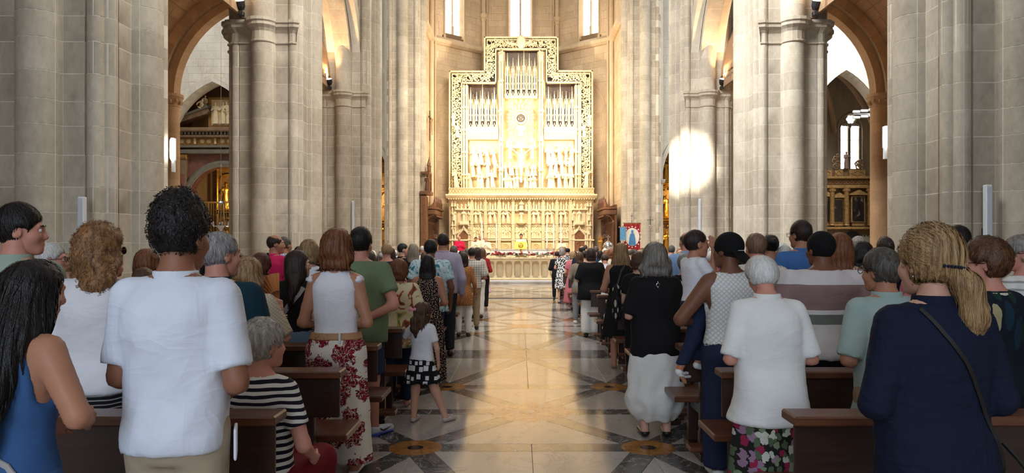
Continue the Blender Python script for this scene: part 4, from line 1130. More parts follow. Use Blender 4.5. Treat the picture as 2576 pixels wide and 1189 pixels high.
def strip(y0, y1, ylo, yhi, lines):
    """cells of a strip of pavement cut by the edges of slanting grey bands; lines = ((x0,y0),(x1,y1))"""
    cells = [[(XC-FW, y0), (XC+FW, y0), (XC+FW, y1), (XC-FW, y1)]]; eq = []
    for (p, q) in lines:
        dx, dy = q[0]-p[0], q[1]-p[1]; L = math.hypot(dx, dy); a, b = -dy/L, dx/L; c = -(a*p[0]+b*p[1]); eq.append((a, b, c))
        for s in (-1, 1):
            new = []
            for P in cells:
                A = clip_poly(P, a, b, c+s*BW*.9); B = clip_poly(P, -a, -b, -(c+s*BW*.9))
                for Q in (A, B):
                    if len(Q) >= 3 and parea(Q) > 1e-5: new.append(Q)
            cells = new
    for P in cells:
        mx = sum(p[0] for p in P)/len(P); my = sum(p[1] for p in P)/len(P)
        dark = any(abs(a*mx+b*my+c) < BW*.9 for a, b, c in eq)
        if dark or parea(P) < .7: slab(P, M_GM if dark else M_WM)
        else:
            xs = [p[0] for p in P]; n = max(1, round((max(xs)-min(xs))/1.0)); w = (max(xs)-min(xs))/n
            for i in range(n):
                Q = clip_poly(clip_poly(P, 1, 0, -(min(xs)+w*i)), -1, 0, min(xs)+w*(i+1))
                if len(Q) >= 3: slab(Q, M_WM)
PER = 7.6
for bay in range(-1, 4):
    c = 7.04+PER*bay
    if bay == -1: pass
    for s in (-1, 1):
        y0, y1 = sorted((c+s*BW, c+s*(DY-BW))); D0 = [(XC+q*DX, c+s*DY) for q in (-1, 1)]
        if y1 > 1.0:
            strip(y0, y1, 0, 0, [((XC, c), D0[0]), ((XC, c), D0[1]), ((XC-2*DX, c), D0[0]), ((XC+2*DX, c), D0[1])])
        yb = sorted((c+s*(DY-BW), c+s*(DY+BW)))
        if yb[1] > 1.0:
            for k in range(4): slab([(XC-FW+2*FW*k/4, yb[0]), (XC-FW+2*FW*(k+1)/4, yb[0]), (XC-FW+2*FW*(k+1)/4, yb[1]), (XC-FW+2*FW*k/4, yb[1])], M_GM)
        y0, y1 = sorted((c+s*(DY+BW), c+s*3.38))
        if y1 > 1.0:
            strip(y0, y1, 0, 0, [(D0[0], (XC, c+s*3.5)), (D0[1], (XC, c+s*3.5)), (D0[0], (XC-2*DX, c+s*3.5)), (D0[1], (XC+2*DX, c+s*3.5))])
        if c+s*DY > 1.0:
            for q in (-1, 1):
                b = MB(); b.lathe([(.215, -.01), (.215, .0003), (.2145, .0005)], 36, (XC+q*DX, c+s*DY, 0)); o = b.build('ochre_disc', M_OM, FLOOR)
                b = MB(); b.lathe([(.065, -.01), (.065, .0007), (.0645, .0009)], 24, (XC+q*DX, c+s*DY, 0)); b.build('black_disc', M_BM, FLOOR)
    if c > 1.0:
        for k in range(4): slab([(XC-FW+2*FW*k/4, c-BW), (XC-FW+2*FW*(k+1)/4, c-BW), (XC-FW+2*FW*(k+1)/4, c+BW), (XC-FW+2*FW*k/4, c+BW)], M_GM)
        b = MB(); P = []
        for k in range(72):
            w = 2*pi*k/72; r = .36+.055*abs(math.cos(w*6)); P.append((XC+r*math.cos(w)*1.0, c+r*math.sin(w)))
        b.prism(P, -.01, .0006, 'z'); b.build('rosette', M_PM, FLOOR)
        for k in range(12):
            w = 2*pi*(k+.5)/12; b = MB(); b.prism([(XC+.24*math.cos(w)+.06*math.cos(q)*math.cos(w)-.03*math.sin(q)*math.sin(w), c+.24*math.sin(w)+.06*math.cos(q)*math.sin(w)+.03*math.sin(q)*math.cos(w)) for q in [2*pi*i/12 for i in range(12)]], -.01, .0010, 'z'); b.build('rosette_petal', M_OM, FLOOR)
        b = MB(); b.lathe([(.10, -.01), (.10, .0011)], 24, (XC, c, 0)); b.build('rosette_ring', M_OM, FLOOR)
        b = MB(); b.lathe([(.05, -.01), (.05, .0015)], 18, (XC, c, 0)); b.build('rosette_heart', M_WM, FLOOR)
    yb = (c+3.38, c+PER-3.38)
    for k in range(4): slab([(XC-FW+2*FW*k/4, yb[0]), (XC-FW+2*FW*(k+1)/4, yb[0]), (XC-FW+2*FW*(k+1)/4, yb[1]), (XC-FW+2*FW*k/4, yb[1])], M_GM)
st = MB(); rn = random.Random(8)
for (xa, xb, ya, yb) in ((-12, XC-FW, -2, 31.5), (XC+FW, 12, -2, 31.5), (-22, -12, 25, 38), (12, 22, 25, 38), (-12, 12, 34.4, 38), (XC-FW, XC+FW, -2, 0.3)):
    y = ya
    while y < yb:
        x = xa; d = min(.8, yb-y)
        while x < xb:
            w = min(rn.uniform(.7, 1.1), xb-x); slab([(x, y), (x+w, y), (x+w, y+d), (x, y+d)], M_WM, mb=st); x += w
        y += d
tag(st.build('marble_paving', M_WM, FLOOR), kind='stuff')
# ================================================================== sanctuary
st = MB(); st.box((0.1, 33.55, .065), (12.5, 3.7, .13), bev=.015); st.box((0.1, 39.0, .25), (10.6, 11.0, .5), bev=.015)
FS = tag(st.build('floor_sanctuary', M_WM), 'raised pale marble floor of the sanctuary', None, None, 'structure')
st = MB(); st.box((0.1, 31.98, .06), (7.2, .30, .12), bev=.015); tag(st.build('trim_70', M_PM), 'low marble step in front of the altar rail', None, None, 'structure')
# ------------------------------------------------------------------ altar rail with small columns
root = tag(empty('altar_rail', (0.1, 32.45, .13)), 'long pale stone altar rail of small columns under the flower garland', 'altar rail')
b = MB(); b.box((0, .16, .48), (6.6, .10, .80)); b.build('back_panel', M_ALA, root)
b = MB(); b.box((0, 0, .05), (6.6, .46, .10), bev=.02); b.build('base', M_ALA, root)
b = MB(); b.box((0, 0, .985), (6.7, .5, .09), bev=.03); b.box((0, .02, .90), (6.6, .4, .08), bev=.02); b.build('top_rail', M_ALA, root)
cm = MB(); cm.box((0, 0, .04), (.17, .17, .08), bev=.01); cm.lathe([(.075, .08), (.075, .10), (.052, .13), (.048, .62), (.06, .63), (.06, .65), (.05, .66), (.085, .75)], 14); cm.box((0, 0, .77), (.19, .19, .05), bev=.01)
cme = cm.mesh('column', 40); cme.materials.append(M_ALA)
am = MB(); am.prism([(-.2, .06)]+[(-.2+.115-.115*math.cos(w), -.03+.11*math.sin(w)*.0) for w in ()]+[(.2*math.cos(pi-pi*i/10)*.52, .05*0-.04+.10*math.sin(pi*i/10)) for i in range(11)]+[(.2, .06), (.2, .08), (-.2, .08)], -.06, .06)
for i in range(17):
    link('column', cme, None, root, (-3.24+i*.405, -.06, .1))
amm = MB(); amm.prism([(-.2025, .10), (-.2025, -.02)]+[(-.15*math.cos(pi*i/8), -.02+.085*math.sin(pi*i/8)) for i in range(9)]+[(.2025, -.02), (.2025, .10)], -.05, .05); ame = amm.mesh('arch'); ame.materials.append(M_ALA)
for i in range(16): link('arch', ame, None, root, (-3.04+i*.405, -.06, .78))
# flowers along the rail: each bloom is a thing of its own piece in the garland
M_RED = m_plain('red_petals', c3(150, 16, 26), .6, var=.25, scale=30); M_PET = m_plain('white_petals', c3(238, 232, 220), .6, var=.05); M_PINK = m_plain('pink_petals', c3(214, 130, 140), .6)
M_LEAF = m_plain('leaves', c3(86, 112, 52), .6, var=.3, scale=20)
root = tag(empty('flower_garland', (0.1, 32.42, 1.17)), 'garland of red and white flowers lying along the altar rail', 'flowers')
def bloom(mat, nm):
    b = MB(); rn = random.Random(3)
    for ring, (n, r, z, s) in enumerate(((8, .075, .0, .05), (6, .05, .03, .042), (4, .02, .05, .03))):
        for k in range(n):
            w = 2*pi*k/n+ring*.4; b.ball((r*math.cos(w), r*math.sin(w), z), (s, s, s*.55), 6, 4)
    me = b.mesh(nm, 180); me.materials.append(mat); return me
BL = [bloom(M_RED, 'red_bloom'), bloom(M_PET, 'white_bloom'), bloom(M_PINK, 'pink_bloom')]
rn = random.Random(2)
for i in range(190):
    x = -3.2+6.4*i/189+rn.uniform(-.03, .03); k = 0 if rn.random() < .36 else (1 if rn.random() < .85 else 2)
    s = rn.uniform(.55, .9); me = BL[k]
    link(me.name.split('.')[0], me, None, root, (x, rn.uniform(-.18, .1), rn.uniform(.10, .2)), (rn.uniform(-.9, .3), rn.uniform(-.5, .5), rn.random()*6), (s, s, s))
lf = MB()
for i in range(800):
    x = rn.uniform(-3.25, 3.25); y = rn.uniform(-.27, .2); z = rn.uniform(.05, .16); w = rn.random()*6.28; l = rn.uniform(.06, .14)
    d = Vector((math.cos(w), math.sin(w), rn.uniform(-.3, .6))).normalized(); s = d.cross(Vector((0, 0, 1))).normalized()*l*.22; p = Vector((x, y, z)); n_ = Vector((0, 0, .006))
    lf.add([p, p+d*l*.5+s+n_, p+d*l, p+d*l*.5-s+n_, p+d*l*.5-n_], [(0, 1, 2, 3), (0, 4, 1), (1, 4, 2), (2, 4, 3), (3, 4, 0)])
tag(lf.build('foliage', M_LEAF, root), kind='stuff')
# ------------------------------------------------------------------ altarpiece
RD = 41.5; MPX = RD/FPX
def rx(px): return (px-1311)*MPX
def rz(py): return EYE+(621-py)*MPX
AP = tag(empty('altarpiece', (.07, RD, 0)), 'huge stepped alabaster altarpiece covered in carved figures and openwork', 'altarpiece')
def rect(px0, px1, py0, py1, y0, y1, nm, mat=M_ALA, bev=.03, parent=None):
    b = MB(); b.box(((rx(px0)+rx(px1))/2, (y0+y1)/2, (rz(py0)+rz(py1))/2), (rx(px1)-rx(px0), y1-y0, abs(rz(py0)-rz(py1))), bev=bev); return b.build(nm, mat, parent or AP)
# wooden backing and carved ground
b = MB(); b.prism([(rx(1130), rz(480)), (rx(1130), rz(178)), (rx(1218), rz(178)), (rx(1218), rz(92)), (rx(1404), rz(92)), (rx(1404), rz(177)), (rx(1491), rz(177)), (rx(1491), rz(480))], .55, .75); b.build('backing', M_DARKW, AP)
for (a, c, t, e) in ((1163, 1177, 212, 474), (1177, 1251, 316, 474), (1251, 1270, 126, 474), (1270, 1352, 240, 474), (1352, 1372, 126, 474), (1372, 1446, 316, 474), (1446, 1459, 212, 474)):
    rect(a, c, t, e, .30, .55, 'ground_panel', M_ALAD, .02)
# frame mouldings, outer and inner
FO = [(1131, 480), (1131, 179), (1219, 179), (1219, 93), (1403, 93), (1403, 178), (1490, 178), (1490, 480)]
FI = [(1161, 476), (1161, 207), (1247, 207), (1247, 122), (1375, 122), (1375, 206), (1461, 206), (1461, 476)]
def seg_bar(p, q, w, d, y, nm, mat=M_ALA):
    a = Vector((rx(p[0]), y, rz(p[1]))); c = Vector((rx(q[0]), y, rz(q[1]))); m = (a+c)/2; L = (c-a).length
    b = MB()
    if abs(a.x-c.x) > abs(a.z-c.z): b.box(m, (L+w, d, w), bev=.02)
    else: b.box(m, (w, d, L+w), bev=.02)
    return b.build(nm, mat, AP)
for P, w, y in ((FO, .10, .16), ([(x+(6 if i < 4 else -6), z+(6 if 1 < 2 else 0)) for i, (x, z) in enumerate(FO)], .05, .14), (FI, .08, .16)):
    for i in range(7): seg_bar(P[i], P[i+1], w, .3, y, 'frame_moulding')
# openwork foliage between the mouldings: scrolls and leaves
def scrolls(b, p, q, width, seed, y=.12, cell=.21):
    rn = random.Random(seed); a = Vector((rx(p[0]), y, rz(p[1]))); c = Vector((rx(q[0]), y, rz(q[1]))); L = (c-a).length; t = (c-a)/L; s = Vector((t.z, 0, -t.x)); n = max(1, int(L/cell))
    for i in range(n):
        for lane in (-.34, 0, .34):
            o = a+t*L*(i+.5+rn.uniform(-.1, .1))/n+s*lane*width
            r0 = width*.17; w0 = rn.random()*6.28; sg = rn.choice((-1, 1)); pts = []
            for k in range(7):
                w = w0+sg*k*.75; r = r0*(1.15-.13*k); pts.append(o+t*r*math.cos(w)+s*r*math.sin(w)+Vector((0, -.01*k, 0)))
            b.tube(pts, [.022, .028, .034, .036, .034, .032, .036], 4)
            for k in range(3):
                w = rn.random()*6.28; e = o+(t*math.cos(w)+s*math.sin(w))*r0*1.25
                b.ball((e.x, e.y, e.z), (.05, .03, .05), 5, 4)
        k0 = a+t*L*i/n
        b.tube([k0-s*width*.48, k0+t*L*.5/n+Vector((0, -.03, 0)), k0+t*L/n+s*width*.48], .018, 4)
MID = [(1147, 476), (1147, 193), (1233, 193), (1233, 108), (1389, 108), (1389, 192), (1475, 192), (1475, 476)]
for i in range(7):
    b = MB(); scrolls(b, MID[i], MID[i+1], .46, i); tag(b.build('openwork_border', M_ALA, AP), kind='stuff')
    # beaded strip of the outer frame
    b = MB(); p, q = Vector((rx(FO[i][0]), -.0, rz(FO[i][1]))), Vector((rx(FO[i+1][0]), 0, rz(FO[i+1][1]))); n = int((q-p).length/.12)
    for k in range(n): c = p+(q-p)*(k+.5)/n; b.ball((c.x, .0, c.z), (.035, .03, .035), 6, 4)
    tag(b.build('bead_strip', M_ALA, AP), kind='stuff')
# carved figures
def figure_mesh(nm, pose, h=.035):
    def f(p):
        x = np.abs(p[:, 0]); lean = pose.get('lean', 0); q = p.copy(); q[:, 0] = p[:, 0]-lean*p[:, 2]; q[:, 1] = p[:, 1]+pose.get('stoop', 0)*np.maximum(p[:, 2]-.7, 0)
        d = loft(q, spline_tab([(0, 0, 0, .24, .17), (.3, 0, 0, .21, .15), (.8, 0, 0, .19, .13), (1.1, 0, 0, .17, .12), (1.32, 0, 0, .21, .12), (1.42, 0, 0, .13, .09), (1.47, 0, 0, .06, .06)]))
        d = smin(d, ell(q, (0, -.02, 1.6), (.09, .105, .13)), .04)
        for s in (-1, 1):
            e = pose.get('el', (.30, -.08, 1.08)); w = pose.get('wr', (.08, -.2, 1.15)); e = (e[0]*s, e[1], e[2]); w = (w[0]*s, w[1], w[2])
            if s > 0 and 'wr2' in pose: w = pose['wr2']; e = pose['el2']
            d = smin(d, cap(q, (.2*s, 0, 1.36), e, .075, .065), .03); d = smin(d, cap(q, e, w, .065, .04), .03)
        d = d+.018*np.sin(26*np.arctan2(q[:, 1], q[:, 0]*1.0)*.45+6*q[:, 2])*np.clip(1.3-q[:, 2], 0, 1)
        return d
    V, F = sdf_mesh(f, (-.75, -.5, 0), (.75, .45, 1.95), h); me = np_mesh(nm, V, F); me.materials.append(M_ALA); return me
FIG = [figure_mesh('carved_figure', {}), figure_mesh('carved_figure', {'wr2': (.5, -.2, 1.75), 'el2': (.42, -.1, 1.38), 'lean': .06}), figure_mesh('carved_figure', {'stoop': .35, 'wr': (.1, -.42, .95), 'el': (.33, -.2, 1.0), 'lean': -.08}),
       figure_mesh('carved_figure', {'wr2': (.1, -.25, 1.45), 'el2': (.36, -.12, 1.2), 'lean': -.12})]
def fig(px, py_foot, hpx, y, k, rot=0, parent=None):
    s = hpx*MPX/1.73; link('carved_figure', FIG[k % 4], None, parent or AP, (rx(px), y, rz(py_foot)), (0, 0, rot), (s, s, s))
rn = random.Random(9)
def scene(x0, x1, yt, yb, rows, seed):
    rn = random.Random(seed)
    for r in range(rows):
        n = 5 if r % 2 == 0 else 4
        for i in range(n):
            t = (i+.5)/n+rn.uniform(-.05, .05); py = yb-(yb-yt)*r/rows*.86+rn.uniform(-2, 2)
            fig(x0+(x1-x0)*t, py, (yb-yt)*rn.uniform(.40, .47), .12-.11*(rows-r)/rows+(.05 if i % 2 else 0), rn.randrange(4), rn.uniform(-.9, .9))
scene(1179, 1251, 372, 473, 3, 1); scene(1372, 1444, 368, 473, 3, 2)
# centre scene: crucifix with mourners and angels
scene(1271, 1304, 400, 473, 2, 3); scene(1318, 1351, 400, 473, 2, 4)
cr = MB(); cr.box((0, 0, .95), (.13, .1, 2.3)); cr.box((0, .005, 1.85), (1.5, .1, .13)); co = cr.build('crucifix', M_ALA, AP, (rx(1311), -.05, rz(450)))
def cfix(p):
    d = un([cap(p, (0, 0, 1.35), (0, 0, .95), .11, .09), cap(p, (-.07, 0, .9), (-.03, -.03, .2), .075, .04), cap(p, (.07, 0, .9), (.03, -.03, .2), .075, .04), cap(p, (.1, 0, 1.38), (.62, 0, 1.8), .05, .03), cap(p, (-.1, 0, 1.38), (-.62, 0, 1.8), .05, .03), ell(p, (.03, -.06, 1.62), (.085, .09, .11))], .05)
    return d
V, F = sdf_mesh(cfix, (-.7, -.2, .1), (.7, .2, 1.9), .03); V[:, 1] -= .1; CFM = np_mesh('crucified_figure', V, F); CFM.materials.append(M_ALA); link('crucified_figure', CFM, None, co)
for s in (-1, 1):
    fig(1311+s*28, 400, 34, -.02, 1, s*.8); fig(1311+s*34, 372, 26, 0, 2, -s*.9)
# shelf bands under the canopies
for (a, c) in ((1172, 1254), (1368, 1450)):
    b = MB(); L = rx(c)-rx(a); b.prism([(.35, rz(352)), (-.05, rz(351)), (-.12, rz(344)), (-.25, rz(326)), (-.3, rz(322)), (.35, rz(322))][::-1], rx(a), rx(c), 'x'); b.build('console_shelf', M_ALAD, AP)
    b = MB()
    for i in range(9): b.torus((rx(a)+L*(i+.5)/9, -.2, rz(337)), .06, .018, 10, 4)
    for i in range(5): b.ball((rx(a)+L*(i+.5)/5, -.27, rz(327)), (.06, .04, .05), 6, 4)
    tag(b.build('carved_band', M_ALA, AP), kind='stuff')
# pinnacled canopies
def pinnacle(b, x, y, z0, z1, w):
    h = z1-z0; b.box((x, y, z0+h*.3), (w, w, h*.6)); b.box((x, y, z0+h*.6), (w*1.5, w*1.5, h*.03)); b.box((x, y, z0+h*.02), (w*1.4, w*1.4, h*.04))
    b.lathe([(w*.62, z0+h*.62), (w*.34, z0+h*.8), (w*.08, z0+h*.97), (.004, z1)], 4, (x, y, 0))
    for k in range(3):
        for s in (-1, 1): b.ball((x+s*w*(.55-.12*k), y, z0+h*(.68+.08*k)), w*.16, 4, 3)
    b.ball((x, y, z1), w*.2, 5, 4)
def canopy(px0, px1, pyt, pyb, n):
    L = rx(px1)-rx(px0); zt, zb = rz(pyt), rz(pyb); H = zt-zb
    rn = random.Random(int(px0))
    for i in range(n):
        x = rx(px0)+L*(i+.5)/n; g = MB(); big = 1.0 if i == n//2 else (.93 if i % 2 == 0 else .82); w = L/n
        pinnacle(g, x-w*.38, .02, zb, zb+H*big*.86, w*.20); pinnacle(g, x+w*.38, .02, zb, zb+H*big*.83, w*.20)
        pinnacle(g, x, -.12, zb+H*.12, zb+H*big, w*.26)
        # gablet arch over the niche
        for (zz, sc_) in ((zb+H*.20, 1.0), (zb+H*.55, .7)):
            g.tube([(x-w*.34*sc_, -.1, zz), (x-w*.3*sc_, -.12, zz+w*.35*sc_), (x, -.16, zz+w*.75*sc_), (x+w*.3*sc_, -.12, zz+w*.35*sc_), (x+w*.34*sc_, -.1, zz)], w*.05, 4)
            for s in (-1, 1): g.tube([(x+s*w*.36*sc_, -.08, zz-H*.12), (x+s*w*.36*sc_, -.08, zz+H*.1)], w*.045, 4)
        g.build('canopy_tower', M_ALA, AP)
    g = MB()
    for i in range(n*3):
        x = rx(px0)+L*(i+.5)/(n*3); g.tube([(x-.07, -.12, zb-.02), (x, -.16, zb+.14), (x+.07, -.12, zb-.02)], .018, 4); g.ball((x, -.16, zb+.17), .03, 5, 4)
        g.ball((x, -.14, zb-.08), (.05, .03, .06), 5, 4)
    tag(g.build('canopy_fringe', M_ALA, AP), kind='stuff')
    g = MB(); g.box((rx(px0)+L/2, .1, zb-.08), (L, .35, .14), bev=.03); g.build('canopy_sill', M_ALA, AP)
canopy(1177, 1251, 214, 318, 5); canopy(1372, 1446, 212, 318, 5); canopy(1270, 1352, 128, 240, 6)
# shafted buttresses between the fields
for (px, t) in ((1167, 214), (1174, 214), (1258, 130), (1263, 128), (1358, 128), (1364, 130), (1449, 214), (1456, 214)):
    g = MB(); x = rx(px); zb = rz(474)
    g.box((x, .12, (zb+rz(t))/2), (.13, .3, rz(t)-zb))
    g.tube([(x, -.08, zb), (x, -.08, rz(t+30))], .045, 6)
    for k in range(4): zz = zb+(rz(t)-zb)*(k+.6)/4.6; g.box((x, .0, zz), (.2, .34, .07), bev=.02); g.lathe([(.08, 0), (.02, .3), (.004, .42)], 5, (x, -.1, zz+.04)); g.tube([(x-.07, -.1, zz-.25), (x, -.14, zz-.05), (x+.07, -.1, zz-.25)], .02, 4)
    pinnacle(g, x, 0, rz(t+26), rz(t-3), .12); g.build('buttress', M_ALA, AP)
# round eye with glass, in a glory of leaves
g = MB(); g.torus((rx(1310), -.12, rz(298)), .30, .06, 24, 8); g.torus((rx(1310), -.1, rz(298)), .46, .05, 28, 6); g.build('eye_ring', M_ALA, AP)
g = MB(); g.lathe([(.01, -.16), (.14, -.14), (.24, -.06), (.25, 0)], 24, (rx(1310), 0, rz(298)), 'y'); tag(g.build('round_glass', m_plain('dark_glass', c3(96, 92, 86), .06, var=.05), AP, smooth=60), 'dark round glass eye')
g = MB(); rn = random.Random(12)
for i in range(22):
    w = 2*pi*i/22; c = Vector((rx(1310), 0, rz(298)))
    for (r0, r1, sz) in ((.52, .82, .07), (.84, 1.1, .06)):
        ww = w+(.14 if r0 > .6 else 0); p = [c+Vector((math.cos(ww)*r, -.12-.05*math.sin((r-r0)/(r1-r0)*pi), math.sin(ww)*r*1.02)) for r in (r0, (r0+r1)/2, r1)]
        if abs(p[2].x-rx(1310)) > .93: continue
        g.tube(p, [.02, sz, .03], 5, flat=.5)
g.build('leaf_glory', M_ALA, AP)
g = MB(); g.lathe([(.03, 0), (.13, .04), (.20, .2), (.16, .26), (.10, .30), (.16, .36), (.34, .52), (.30, .58), (.1, .62)], 12, (rx(1310), -.18, rz(346))); g.build('pedestal', M_ALA, AP)
# top: reclining figures and the carved shield between them
for s in (-1, 1):
    for k, (px, hp) in enumerate(((1311+s*20, 26), (1311+s*33, 22))):
        sca = hp*MPX/1.7; link('carved_figure', FIG[1 if k else 3], None, AP, (rx(px-s*14), -.03, rz(113)), (0, s*1.25, 0), (sca, sca, sca))
g = MB(); g.ball((rx(1311), -.1, rz(107)), (.26, .14, .40), 12, 8); g.ball((rx(1311), -.16, rz(96)), (.16, .1, .14), 8, 6); g.torus((rx(1311), -.16, rz(108)), .2, .04, 14, 5); g.build('carved_shield', M_ALA, AP)
# big figures on the sides of the frame
for (px, py, hp, k, r) in ((1141, 318, 34, 0, .5), (1152, 346, 34, 2, .3), (1149, 472, 48, 3, .4), (1483, 318, 34, 0, -.5), (1470, 346, 34, 2, -.3), (1474, 472, 48, 1, -.4)):
    fig(px, py, hp, -.06, k, r)
# pierced gallery and cornice of the lower body
g = MB(); x0, x1 = rx(1130), rx(1493); n = 46
for i in range(n):
    a = x0+(x1-x0)*i/n; c = x0+(x1-x0)*(i+1)/n; zt, zb = rz(475.5), rz(489)
    g.tube([(a, -.42, zb), (c, -.42, zt)], .016, 4); g.tube([(a, -.42, zt), (c, -.42, zb)], .016, 4); g.torus(((a+c)/2, -.42, zt-.06), .045, .014, 8, 4)
tag(g.build('pierced_gallery', M_ALA, AP), kind='stuff')
rect(1130, 1493, 473.5, 476, -.48, -.36, 'gallery_rail'); rect(1130, 1493, 488, 490, -.5, -.3, 'gallery_foot')
rect(1130, 1493, 476, 489, -.36, -.30, 'gallery_back', M_ALAD)
g = MB(); g.prism([(.4, rz(500)), (-.5, rz(500)), (-.62, rz(497)), (-.72, rz(493)), (-.72, rz(490)), (.4, rz(490))][::-1], rx(1124), rx(1499), 'x'); g.build('cornice', M_ALA, AP)
g = MB()
for i in range(60):
    x = rx(1128)+(rx(1495)-rx(1128))*(i+.5)/60; g.ball((x, -.56, rz(501.5)), (.05, .04, .04), 5, 4)
tag(g.build('cornice_leaves', M_ALA, AP), kind='stuff')
rect(1130, 1492, 500, 655, -.2, .4, 'lower_body', M_ALAD, .02)
rect(1128, 1494, 602, 606, -.36, -.1, 'ledge'); rect(1128, 1494, 636, 656, -.42, -.1, 'plinth')
# predella: pairs of statues under canopies, reliefs below, shafts between
bays = [(1191, 1217), (1227, 1253), (1260, 1286), (1336, 1362), (1370, 1396), (1404, 1430)]
for (a, c) in bays+[(1296, 1327)]:
    n = 2 if c-a < 30 else 1
    for i in range(n):
        fig(a+(c-a)*(i+.5)/n, 559, 30, -.30, i*3, rn.uniform(-.3, .3))
    g = MB(); L = rx(c)-rx(a)
    for i in range(n):
        x = rx(a)+L*(i+.5)/n; w = L/n
        pinnacle(g, x, -.33, rz(530), rz(505), w*.3)
        for s in (-1, 1): pinnacle(g, x+s*w*.4, -.28, rz(531), rz(511), w*.16)
        g.tube([(x-w*.42, -.3, rz(533)), (x-w*.3, -.34, rz(529)), (x, -.38, rz(525)), (x+w*.3, -.34, rz(529)), (x+w*.42, -.3, rz(533))], .025, 4)
        g.lathe([(w*.1, rz(566)), (w*.4, rz(562)), (w*.42, rz(559.5))], 8, (x, -.3, 0))
    g.build('niche_canopy', M_ALA, AP)
    rect(a, c, 568, 601, -.24, -.19, 'relief_ground', M_ALA, .01)
    for i in range(4): fig(a+(c-a)*(i+.5)/4, 600, 24+3*(i % 2), -.26, i, rn.uniform(-.6, .6))
    for i in range(3): fig(a+(c-a)*(i+1)/4, 590, 20, -.22, i+1, rn.uniform(-.6, .6))
    g = MB()
    for i in range(4): x = rx(a)+L*(i+.5)/4; g.torus((x, -.3, rz(570)), L/8.5, .022, 8, 4, 'y', 0, pi)
    g.build('relief_fringe', M_ALA, AP)
    g = MB(); g.box(((rx(a)+rx(c))/2, -.24, (rz(610)+rz(634))/2), (L, .1, rz(610)-rz(634)), bev=.03); g.torus(((rx(a)+rx(c))/2, -.30, rz(621)), L*.3, .03, 18, 5); g.torus(((rx(a)+rx(c))/2, -.30, rz(621)), L*.15, .025, 12, 5); g.build('base_panel', M_ALAD, AP)
for px in (1188, 1222, 1256.5, 1291, 1331.5, 1366, 1400, 1434):
    g = MB(); g.box((rx(px), -.24, (rz(502)+rz(636))/2), (.16, .22, rz(502)-rz(636)), bev=.02)
    for s in (-.06, 0, .06): g.tube([(rx(px)+s, -.37, rz(636)), (rx(px)+s, -.37, rz(512))], .026, 6)
    for py in (634, 603, 563, 530, 511): g.box((rx(px), -.26, rz(py)), (.23, .3, .06), bev=.02)
    g.build('predella_shaft', M_ALA, AP)
# side pavilions with carved doors
M_DOOR = m_wood('door_wood', c3(150, 98, 58), c3(110, 68, 38), .5, (8, 8, 2))
for (a, c, dx0, dx1, k) in ((1139, 1187, 1156, 1179, 0), (1436, 1484, 1443, 1469, 1)):
    m = (dx0+dx1)/2
    fig(m, 557, 29, -.34, 0, 0); g = MB()
    g.box((rx(m), -.32, rz(562)), (.55, .3, .22), bev=.05)
    for i in range(4): pinnacle(g, rx(m)+(-.36+.24*i), -.34, rz(527), rz(512), .1)
    g.box((rx(m), -.3, rz(527.5)), (1.0, .24, .08), bev=.02); g.box((rx(m), -.2, rz(545)), (.7, .06, 1.0))
    g.build('niche', M_ALA, AP)
    g = MB(); w = (rx(dx1)-rx(dx0))/2
    g.tube([(rx(m)-w-.07, -.28, rz(650)), (rx(m)-w-.07, -.28, rz(592)), (rx(m)-w*.7, -.32, rz(584)), (rx(m)-w*.25, -.34, rz(578)), (rx(m), -.36, rz(568)), (rx(m)+w*.25, -.34, rz(578)), (rx(m)+w*.7, -.32, rz(584)), (rx(m)+w+.07, -.28, rz(592)), (rx(m)+w+.07, -.28, rz(650))], .06, 6)
    for i in range(10):
        t = i/9; g.ball((rx(m)+(t-.5)*2*(w+.2), -.3, rz(576)-.5*abs(t-.5)), (.08, .06, .08), 6, 4)
    g.build('door_moulding', M_ALA, AP)
    g = MB(); P = [(rx(dx0), rz(655)), (rx(dx0), rz(592))]+[(rx(m)-w*math.cos(pi*i/10), rz(592)+w*.75*math.sin(pi*i/10)) for i in range(11)]+[(rx(dx1), rz(592)), (rx(dx1), rz(655))]
    g.prism(P, -.30, -.18); do = g.build('door', M_DOOR, AP); tag(do, 'arched brown wooden door with carved saint')
    fo = figure_mesh('carved_saint', {'wr2': (.1, -.25, 1.45), 'el2': (.36, -.12, 1.2)}); fo.materials.clear(); fo.materials.append(M_DOOR); s = 34*MPX/1.73
    link('carved_saint', fo, None, do, (rx(m), -.3, rz(632)), (0, 0, .3), (s, s*.5, s))
    for px in (a, a+7, c-7, c):
        g = MB(); g.tube([(rx(px), -.28, rz(655)), (rx(px), -.28, rz(506))], .05, 6)
        for py in (640, 605, 570, 540, 515): g.lathe([(.06, 0), (.1, .05), (.05, .12)], 8, (rx(px), -.28, rz(py)))
        pinnacle(g, rx(px), -.3, rz(520), rz(503), .12); g.build('pavilion_shaft', M_ALA, AP)
    for k2 in range(4): fig(a+3 if k2 % 2 else c-3, 555 if k2 < 2 else 590, 22, -.34, k2, 0)
